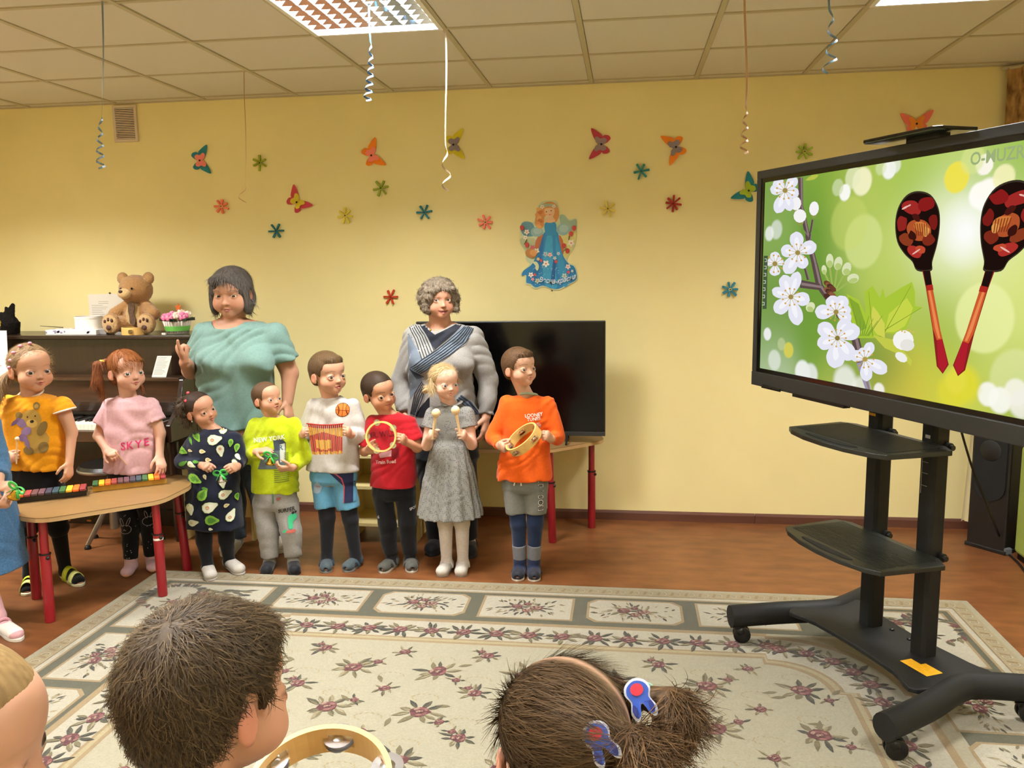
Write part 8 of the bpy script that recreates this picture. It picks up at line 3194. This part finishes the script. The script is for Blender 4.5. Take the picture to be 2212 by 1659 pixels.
def spectator(label, center, h, yaw, pitch, roll, shirt, skin, brow, **face):
    p = Person(label, float(center[1]), (1000, 800, 900), yaw, pitch, roll, skin=skin, brow=brow, at=(float(center[0]), float(center[1]), 0), **face)
    p.H.c, p.H.h = np.asarray(center, float), h
    p.fine = [p.H.box()]
    # standing body, facing the stage (+y), mostly below the picture
    f = np.array([math.sin(math.radians(yaw)), -math.cos(math.radians(yaw)), 0])
    s = np.array([-f[1], f[0], 0])
    cx, cy = center[0] - f[0] * .03, center[1] - f[1] * .03
    zn = center[2] - h * .55
    ang = None
    B = p.B
    rows_b = [(zn, cx, cy, .042, .042), (zn - .035, cx, cy, .10, .075), (zn - .08, cx, cy, .135, .095), (zn - .2, cx, cy, .125, .10), (zn - .38, cx, cy, .13, .105), (zn - .46, cx, cy, .12, .1)]
    B.append((loft(rows_b, 2.2), .03))
    nb = np.array([cx, cy, zn - .005])
    p.nb = nb
    B.append((cone(nb - np.array([0, 0, .03]), p.H.w((0, -.12, -.24)), .038, .037), .014))
    hipz = zn - .42
    sx = np.array([1.0, 0, 0])
    for sg in (-1, 1):
        hp = np.array([cx + sg * .055, cy, hipz])
        kn = np.array([cx + sg * .06, cy + .01, hipz * .55])
        an = np.array([cx + sg * .06, cy, .071])
        B += [(cone(hp, kn, .05, .038), .03), (cone(kn, an, .036, .025), .01), (fcone(an + np.array([0, -.02, -.03]), an + np.array([0, .11, -.035]), .026, .028, (0, 0, 1), .8), .01)]
        p.legs['L' if sg < 0 else 'R'] = (hp, kn, an, an + np.array([0, -.03, -.06]), an + np.array([0, .14, -.06]), np.array([0, 1.0, 0]))
        p.legr = (.05, .038, .036, .025)
    p.z0 = .011
    p.zn, p.cx, p.cy, p.rows_b = zn, cx, cy, rows_b
    return p


def spectator_clothes(p, shirt, arms):
    for key in arms:
        pass
    pr = [(loft([(z, x, y, a + .012, b + .012) for z, x, y, a, b in p.rows_b[:5]], 2.3), 0)]
    for key in p.arms:
        pr += p.sleeve(key, .9, .042, .046)
    p.garment('shirt', pr, cloth_mat('shirt_' + shirt.strip('#'), shirt), cuts=p.necks(.048), wr=(.003, 40, 3, .6))
    pr = [(loft([(z, x, y, a + .01, b + .01) for z, x, y, a, b in p.rows_b[4:]], 2.3), 0)]
    for k in 'LR':
        hp, kn, an = p.legs[k][:3]
        pr += [(cone(hp, kn, .06, .05), .01), (cutp(cone(kn, an, .048, .042), an + np.array([0, 0, .03]), (0, 0, -1)), .01)]
    p.garment('trousers', pr, cloth_mat('dark_blue_trousers', '#2c3346'), wr=(.003, 34, 3, .5))
    for k in 'LR':
        p.shoe(k, 'slipper', '#3a3a40', sole='#222226')


def arm_world(p, key, a, b, c, d, N, T, size=.115, curl=(.5, .7, .5)):
    a, b, c, d = (np.asarray(q, float) for q in (a, b, c, d))
    p.B += [(cone(a, b, .034, .028), .03), (cone(b, c, .026, .0185), .012)]
    D = unit(d - c)
    N_ = unit(np.asarray(N, float) - D * np.dot(N, D))
    side = 1 if np.dot(np.cross(D, N_), T) > 0 else -1
    p.B += hand_prims(c, D, N_, size, side, curl)
    p.fine.append((c - .06, d + .06) if (c < d).all() else (np.minimum(c, d) - .06, np.maximum(c, d) + .06))
    p.arms[key] = (a, b, c)


def at_dist(px, py, dist):
    r = ray(px, py)
    return CAMP + r / np.linalg.norm(r) * dist


# brown haired boy, seen from behind at the lower left
c = at_dist(458, 1506, 1.10)
boy = spectator('brown haired boy of the audience seen from behind at the lower left', c, .196, 152, -4, 6, '#6f7f8f', '#d6a688', '#5a4634', chub=1.12)
zt = c[2]
tc_ = at_dist(692, 1718, 1.36)
arm_world(boy, 'R', (boy.cx + .12, boy.cy + .01, boy.zn - .07), (boy.cx + .16, boy.cy + .06, boy.zn - .24), tc_ + np.array([-.02, -.115, -.08]), tc_ + np.array([-.01, -.085, -.02]), (.2, .3, 1), (1, 0, .3), curl=(.8, 1.0, .7))
arm_world(boy, 'L', (boy.cx - .12, boy.cy, boy.zn - .07), (boy.cx - .15, boy.cy + .02, boy.zn - .25), (boy.cx - .12, boy.cy + .06, boy.zn - .40), (boy.cx - .12, boy.cy + .08, boy.zn - .48), (1, 0, 0), (0, 1, 0))
boy.build_body(hf=.0052, hc=.018)
spectator_clothes(boy, '#6f7f8f', 'LR')
H = boy.H
boy.hair('#2e2418', short_hair(H, .045, .05, [(H.ell((0, .24, .34), (.28, .18, .15)), .05)]), [(hairline(H, [(-.7, -.46), (-.42, -.42), (-.30, -.36), (-.16, -.20), (-.12, .02), (-.02, .12), (.06, .08), (.09, -.06), (.13, -.06), (.17, .08), (.24, .18), (.34, .24), (.5, .25)], .02), .006)],
         n=7500, length=.026, width=.0011, flow=flow_cap(H, (.08, -.30, .45), .3), lift=.45, curl=.28, col2='#5a482f', var=.35, segs=4)

# the tambourine this boy holds
_z = unit((.02, -.30, .95))
_x = unit(np.cross((0, 1, 0), _z))
_y = np.cross(_z, _x)
tambourine('large wooden tambourine with jingles at the bottom edge, held by the brown haired boy', tuple(tc_), .105, .050, Matrix(np.stack([_x, _y, _z], 1).tolist()), 6, PI / 2 + .05, wide_slot=.42)

# girl with two bunches
c = at_dist(1216, 1612, 1.10)
girl = spectator('girl of the audience with two bunches tied by blue bobbles, seen from behind', c, .200, 196, -12, 0, '#b78a8a', '#dcae94', '#7a6248', chub=1.08)
arm_world(girl, 'R', (girl.cx + .12, girl.cy, girl.zn - .07), (girl.cx + .15, girl.cy + .02, girl.zn - .25), (girl.cx + .12, girl.cy + .06, girl.zn - .40), (girl.cx + .12, girl.cy + .08, girl.zn - .48), (-1, 0, 0), (0, 1, 0))
arm_world(girl, 'L', (girl.cx - .12, girl.cy, girl.zn - .07), (girl.cx - .15, girl.cy + .02, girl.zn - .25), (girl.cx - .12, girl.cy + .06, girl.zn - .40), (girl.cx - .12, girl.cy + .08, girl.zn - .48), (1, 0, 0), (0, 1, 0))
girl.build_body(hf=.0052, hc=.018)
spectator_clothes(girl, '#b98d92', 'LR')
H = girl.H
tie1 = H.l(at_dist(1378, 1497, 1.10))
tie2 = H.l(at_dist(1290, 1592, 1.02))


def flow_two(P):
    L = H.l(P)
    d1, d2 = tie1 - L, tie2 - L
    w = (np.linalg.norm(d1, axis=1) < np.linalg.norm(d2, axis=1))[:, None]
    d = np.where(w, d1, d2)
    return (d / (np.linalg.norm(d, axis=1, keepdims=True) + 1e-6)) @ H.R.T


def part_w(P):
    """1 on the parting between the two bunches"""
    L = H.l(P)
    d = np.linalg.norm(tie1 - L, axis=1) - np.linalg.norm(tie2 - L, axis=1)
    return np.exp(-(d / .045) ** 2)


def part_tint(V, c):
    w = (part_w(V) * .75)[:, None]
    return c * (1 - w) + np.array(lin('#b58f76')) * w


girl.hair('#3f2f1f', [(H.ell((0, -.065, .145), (.392, .472, .386)), 0), (H.ell((0, -.2, -.1), (.32, .28, .30)), .05)], [(hairline(H, GIRL_LINE, .008), .005)], n=7500, length=.06, width=.0009, flow=flow_two, lift=.03, curl=.0, jit=.07, col2='#6d563a', var=.3, segs=4, tint=part_tint,
          mask=lambda C: (1 - part_w(C) * .95) * (np.linalg.norm(H.l(C) - tie1, axis=1) > .25) * (np.linalg.norm(H.l(C) - tie2, axis=1) > .25) + 1e-9)
for i, (tie, px_end) in enumerate(((tie1, (1420, 1610)), (tie2, (1345, 1690)))):
    e0 = H.w(tie)
    e1 = at_dist(*px_end, np.linalg.norm(e0 - CAMP) - .02)
    mid = (e0 + e1) / 2 + np.array([.03, 0, .015])
    pr = [(H.ell(tie * .86, (.10, .10, .10)), 0)]
    l0, lm, l1 = tie, H.l(mid), H.l(e1)
    pr += [(H.cone(l0 * .95, l0, .06, .055), .03), (H.cone(l0, lm, .055, .12), .02), (H.cone(lm, l1, .12, .05), .03)]
    girl.hair('#382818', pr, n=2200, length=.05, width=.0010, flow=lambda P, v=unit(e1 - e0): np.tile(v, (len(P), 1)), lift=.12, curl=.22, col2='#6d5234', var=.4, name='bunch', seed=20 + i, segs=5, mask=lambda C, e0=e0: (np.linalg.norm(C - e0, axis=1) > .046).astype(float) + 1e-9)
    # elastic and the blue charm
    v = unit(e1 - e0)
    a_ = unit(np.cross(v, (0, 0, 1)))
    b_ = np.cross(v, a_)
    MB().tube([e0 + .015 * (a_ * math.cos(w) + b_ * math.sin(w)) for w in np.linspace(0, 2 * PI, 19)], .0062, 10, caps=False).build('hair_elastic', cloth_mat('mint_elastic', '#8fbfae'), girl.root, smooth='all')
    n_ = unit(CAMP - e0)
    u_ = unit(np.cross(n_, v))
    v_ = np.cross(u_, n_)
    cc = e0 + n_ * .034 + v_ * .004

    def plate(poly, d0, d1):
        return MB().prism(poly, lambda x, y: cc + u_ * x + v_ * y + n_ * d0, lambda x, y: cc + u_ * x + v_ * y + n_ * d1)
    # plain blue charm: rounded head with two long lobes and a red patch
    out = [tuple(q) for q in smoothpoly([(-.012, -.016), (.0, -.021), (.012, -.016), (.016, -.006), (.012, .004), (.016, .016), (.012, .026), (.006, .022), (.002, .010), (-.002, .010), (-.006, .022), (-.012, .026), (-.016, .016), (-.012, .004), (-.016, -.006)], 3)]
    ch = plate(out, 0, .004).build('charm', mat('charm_white', '#e6e8ee', rough=.35), girl.root)
    plate([(x * .84, y * .86) for x, y in out], .004, .006).build('charm_blue', mat('charm_blue', '#3a5fc0', rough=.35), ch)
    plate(blob(0, -.008, .008, .007, 0, 12), .006, .0072).build('charm_red', mat('charm_red', '#d43a4c', rough=.35), ch)
    for sx in (-1, 1):
        plate(blob(sx * .010, .014, .003, .007, 0, 10), .006, .0068).build('charm_lobe', mat('charm_navy', '#2a3a86', rough=.35), ch)

# fair child in profile at the very left
c = at_dist(-118, 1618, 1.00)
kid = spectator('fair haired child of the audience in profile at the lower left corner', c, .195, 112, -6, 0, '#c9b89a', '#dcae92', '#b08a62', chub=1.1, browpow=.3)
arm_world(kid, 'R', (kid.cx + .10, kid.cy, kid.zn - .07), (kid.cx + .11, kid.cy + .02, kid.zn - .25), (kid.cx + .08, kid.cy + .08, kid.zn - .38), (kid.cx + .06, kid.cy + .12, kid.zn - .44), (-1, 0, 0), (0, 1, 0))
kid.build_body(hf=.0052, hc=.018)
spectator_clothes(kid, '#c9b89a', 'R')
H = kid.H
kid.hair('#7d6440', short_hair(H, .022, .02), [(hairline(H, [(-.7, -.40), (-.42, -.36), (-.30, -.27), (-.16, -.17), (-.10, -.06), (-.02, .05), (.06, .0), (.09, -.10), (.13, -.10), (.16, -.02), (.22, .05), (.32, .09), (.5, .10)], .02), .005)], n=4000, length=.012, width=.0010, flow=flow_cap(H, fwd=.5), lift=.05, curl=.02, col2='#9c8258', var=.3, segs=4)
# ================================================================ toys on the piano lid
M_PLUSH = mat('bear_plush', attr=True, rough=.95, spec=.1, noise=(120, .12, 3), bump=(260, .8, .006), sheen=.4)


def teddy():
    Yb = 4.90
    s = float(ony(293, 590, Yb)[2] - PTOP) / 134.0            # metres per pixel-like unit; 128 units tall
    x0 = float(ony(300, 700, Yb)[0])
    T = thing('teddy_bear', 'light brown plush teddy bear sitting on the piano lid', 'teddy bear', (x0, Yb, PTOP))

    def W(u, v, d=0.0):
        """u right, v up from the lid, d towards the camera"""
        return np.array([x0 + u * s, Yb - d * s, PTOP + (v + 5.5) * s])

    def E_(u, v, d, a, b, c, R=None):
        return ell(W(u, v, d), (a * s, c * s, b * s), R)
    pr = [(E_(2, 34, 4, 30, 33, 26), 0), (E_(3, 92, 6, 37, 33, 30), .006), (E_(-2, 86, 22, 22, 20, 20), .02)]
    for sg in (-1, 1):
        pr.append((E_(3 + sg * 31, 117, 4, 13, 14, 7), .006))
        pr.append((cone(W(2 + sg * 22, 56, 6), W(2 + sg * 46, 38, 18), 13 * s, 14 * s), .012))
        pr.append((cone(W(2 + sg * 20, 16, 12), W(2 + sg * 40, 17, 34), 17 * s, 17 * s), .012))
        pr.append((E_(2 + sg * 42, 18, 42, 21, 23, 11), .008))
    V, Q = solid(pr, .005)
    rng = np.random.default_rng(1)
    V = V + vnormals(V, Q) * rng.normal(0, .0012, (len(V), 1))
    base = np.array(lin('#a97e4e'))
    col = np.tile(base, (len(V), 1))
    U = (V - W(0, 0)) / s

    def m(c, u, v, ru, rv, dmin):
        w = (((U[:, 0] - u) / ru) ** 2 + ((U[:, 2] - v) / rv) ** 2 < 1) & (-U[:, 1] > dmin)
        col[w] = lin(c)
    m('#c9a873', 2, 38, 16, 26, 12)
    for sg in (-1, 1):
        m('#c2a070', 2 + sg * 42, 18, 18, 20, 36)
        m('#b58d5c', 3 + sg * 32, 117, 8, 9, 4)
    body = mesh_obj('plush_body', V, Q, M_PLUSH, T, col)
    V, Q = solid([(E_(-4, 84, 40, 15, 11.5, 12), 0)], .004)
    mesh_obj('muzzle', V, Q, M_PLUSH, T, np.tile(np.array(lin('#d3b27e')), (len(V), 1)))
    Mb = mat('bear_nose', '#3b2420', rough=.3)
    MB().ball(W(-6, 89, 51), (5 * s, 3 * s, 3.6 * s), 12, 8).build('nose', Mb, T, smooth='all')
    for sg in (-1, 1):
        MB().ball(W(0 + sg * 13, 95, 38), 2.6 * s, 10, 7).build('button_eye', mat('bear_eye', '#17100c', rough=.15), T, smooth='all')
    Mp = mat('bear_paw_brown', '#4a2a22', rough=.6)
    for sg in (-1, 1):
        cx = 2 + sg * 42
        for (u, v, a, b) in ((0, 10, 6.5, 6), (-8, 24, 3, 4), (0, 28, 3, 4.4), (8, 26, 3, 4.4)):
            MB().ball(W(cx + u, v, 52), (a * s, 2.4 * s, b * s), 12, 7).build('paw_pad', Mp, T, smooth='all')
    # brown satin ribbon hanging on the belly
    rb = [tuple(q) for q in smoothpoly([(-4, 62), (6, 64), (9, 52), (6, 40), (9, 22), (4, 14), (-4, 18), (-5, 34), (-7, 46)], 4)]
    MB().prism(rb, lambda u, v: W(u + 4, v, 33.5), lambda u, v: W(u + 4, v, 31)).build('belly_ribbon', mat('brown_satin', '#4b332e', rough=.25, spec=.7, noise=(60, .4)), T)
    V, Q = V, Q
    return T


teddy()


def basket():
    Yb = 4.86
    x0 = float(ony(384, 715, Yb)[0])
    T = thing('flower_basket', 'small white basket of pink roses with a green ribbon on the piano', 'flower basket', (x0, Yb, PTOP))
    s = float(ony(384, 656, Yb)[2] - PTOP) / 66.0

    def W(u, v, d=0.0):
        return (x0 + u * s, Yb - d * s, PTOP + v * s)
    MB().lathe([(.001, 0), (21 * s, 0), (22 * s, 2 * s), (29 * s, 27 * s), (27 * s, 27 * s), (20 * s, 3 * s), (.001, 3 * s)], W(0, 0), 28).build('basket_body', mat('basket_white', '#d8cfc8', rough=.7), T, smooth=True)
    Mw = mat('wicker_white', '#ece6e0', rough=.6)
    for k in range(26):
        w = 2 * PI * k / 26
        MB().tube([(x0 + 22.5 * s * math.cos(w), Yb + 22.5 * s * math.sin(w), PTOP + 2 * s), (x0 + 29.6 * s * math.cos(w), Yb + 29.6 * s * math.sin(w), PTOP + 28 * s)], 1.2 * s, 6).build('wicker_stake', Mw, T, smooth='all')
    MB().lathe([(24.2 * s, 6 * s), (25.6 * s, 6 * s), (27.8 * s, 17 * s), (26.4 * s, 17 * s)], W(0, 0), 28).build('green_ribbon', mat('green_ribbon', '#74c95a', rough=.3, spec=.6), T, smooth=True)
    Ml = mat('dark_leaf', '#23301f', rough=.5)
    rg_ = random.Random(4)
    for k in range(12):
        w = rg_.uniform(0, 2 * PI)
        pl = leafpoly(0, 0, 24 * s, 9 * s, w)
        MB().prism(pl, lambda u, v: (x0 + 14 * s * math.cos(w) + u, Yb + 14 * s * math.sin(w) + v, PTOP + 28 * s), lambda u, v: (x0 + 14 * s * math.cos(w) + u, Yb + 14 * s * math.sin(w) + v, PTOP + 29 * s + math.hypot(u, v) * .25)).build('leaf', Ml, T)

    def bloom(u, v, d, r, c1, c2):
        cx, cy, cz = W(u, v, d)
        for lay in range(3):
            n = (7, 5, 3)[lay]
            for k in range(n):
                w = 2 * PI * k / n + lay * .5
                rr_ = r * (.75, .48, .2)[lay] * s
                MB().ball((cx + rr_ * math.cos(w), cy + rr_ * .8 * math.sin(w) - (0, .2, .4)[lay] * r * s, cz + rr_ * .55 * math.sin(w) + (0, .25, .45)[lay] * r * s), (r * .42 * s, r * .30 * s, r * .42 * s), 8, 6).build('petal', mat('bloom', c1, rough=.7) if False else BL[c1 if lay % 2 == 0 else c2], T, smooth='all')
    BL = {c: mat('bloom_' + c.strip('#'), c, rough=.7) for c in ('#e87aa6', '#f0a0c0', '#efdcc8', '#f6ece0')}
    for (u, v, d, r, c1, c2) in ((-22, 36, 8, 10, '#e87aa6', '#f0a0c0'), (-8, 37, 14, 11, '#e87aa6', '#f0a0c0'), (6, 40, 12, 9, '#efdcc8', '#f6ece0'), (20, 38, 8, 11, '#e87aa6', '#f0a0c0'), (8, 46, -4, 9, '#f6ece0', '#efdcc8'), (-14, 42, -8, 8, '#f0a0c0', '#e87aa6'), (22, 42, -8, 8, '#f6ece0', '#efdcc8')):
        bloom(u, v, d, r, c1, c2)
    st_ = []
    for k in range(10):
        rr_ = 9 if k % 2 == 0 else 4
        w = PI / 2 + 2 * PI * k / 10
        st_.append((rr_ * math.cos(w), rr_ * math.sin(w)))
    MB().prism(st_, lambda u, v: W(6 + u, 58 + v, 2), lambda u, v: W(6 + u, 58 + v, 0)).build('star', mat('star_orange', '#c8622c', rough=.4), T)
    MB().tube([W(6, 30, 0), W(6, 52, 1)], .8 * s, 6).build('star_stick', Ml, T)


basket()


def plush_hat():
    Yb = 4.85
    x0 = float(ony(4, 715, Yb)[0])
    T = thing('black_animal_hat', 'black furry toy hat with pointed ears and a golden horseshoe shape, on the piano', 'hat', (x0, Yb, PTOP))
    s = .0030

    def W(u, v, d=0.0):
        return np.array([x0 + u * s, Yb - d * s, PTOP + v * s])
    pr = [(ell(W(0, 20), (36 * s, 30 * s, 26 * s)), 0), (loft([(PTOP + .0005, x0, Yb, 34 * s, 30 * s), (PTOP + 24 * s, x0, Yb, 37 * s, 31 * s)], 2.2), .01)]
    for sg in (-1, 1):
        pr.append((fcone(W(sg * 20, 36), W(sg * 30, 60, -2), 13 * s, 5 * s, (0, 1, 0), .5), .01))
    pr.append((fcone(W(20, 36), W(14, 54, -2), 11 * s, 4 * s, (0, 1, 0), .5), .01))
    V, Q = solid(pr, .004)
    o = mesh_obj('fur_hat', V, Q, mat('black_fur', '#14100e', rough=.95, spec=.1, noise=(90, .4), bump=(200, 1, .006)), T)
    VV, QQ, k = strands(V, Q, 1500, .012, .0016, lambda P: np.tile(np.array([.1, 0, .6]), (len(P), 1)), .6, .5, 3, 2)
    mesh_obj('fur', VV, QQ, mat('dark_fur_tips', '#241a16', rough=.9), o)['kind'] = 'stuff'
    bvh = BVHTree.FromPolygons([tuple(v) for v in V], [tuple(int(i) for i in q) for q in Q])
    Mg = mat('gold_sequin', '#d6c23a', rough=.25, metal=.6)
    for i in range(15):
        w = -.5 + i / 14 * (PI + 1.0)
        q = W(9 - 11 * math.cos(w), 22 + 11 * math.sin(w))
        loc = bvh.ray_cast(Vector((q[0], Yb - 1, q[2])), Vector((0, 1, 0)))[0]
        if loc:
            MB().ball((loc.x, loc.y - .001, loc.z), (.0045, .003, .0045), 8, 6).build('sequin', Mg, T, smooth='all')


plush_hat()
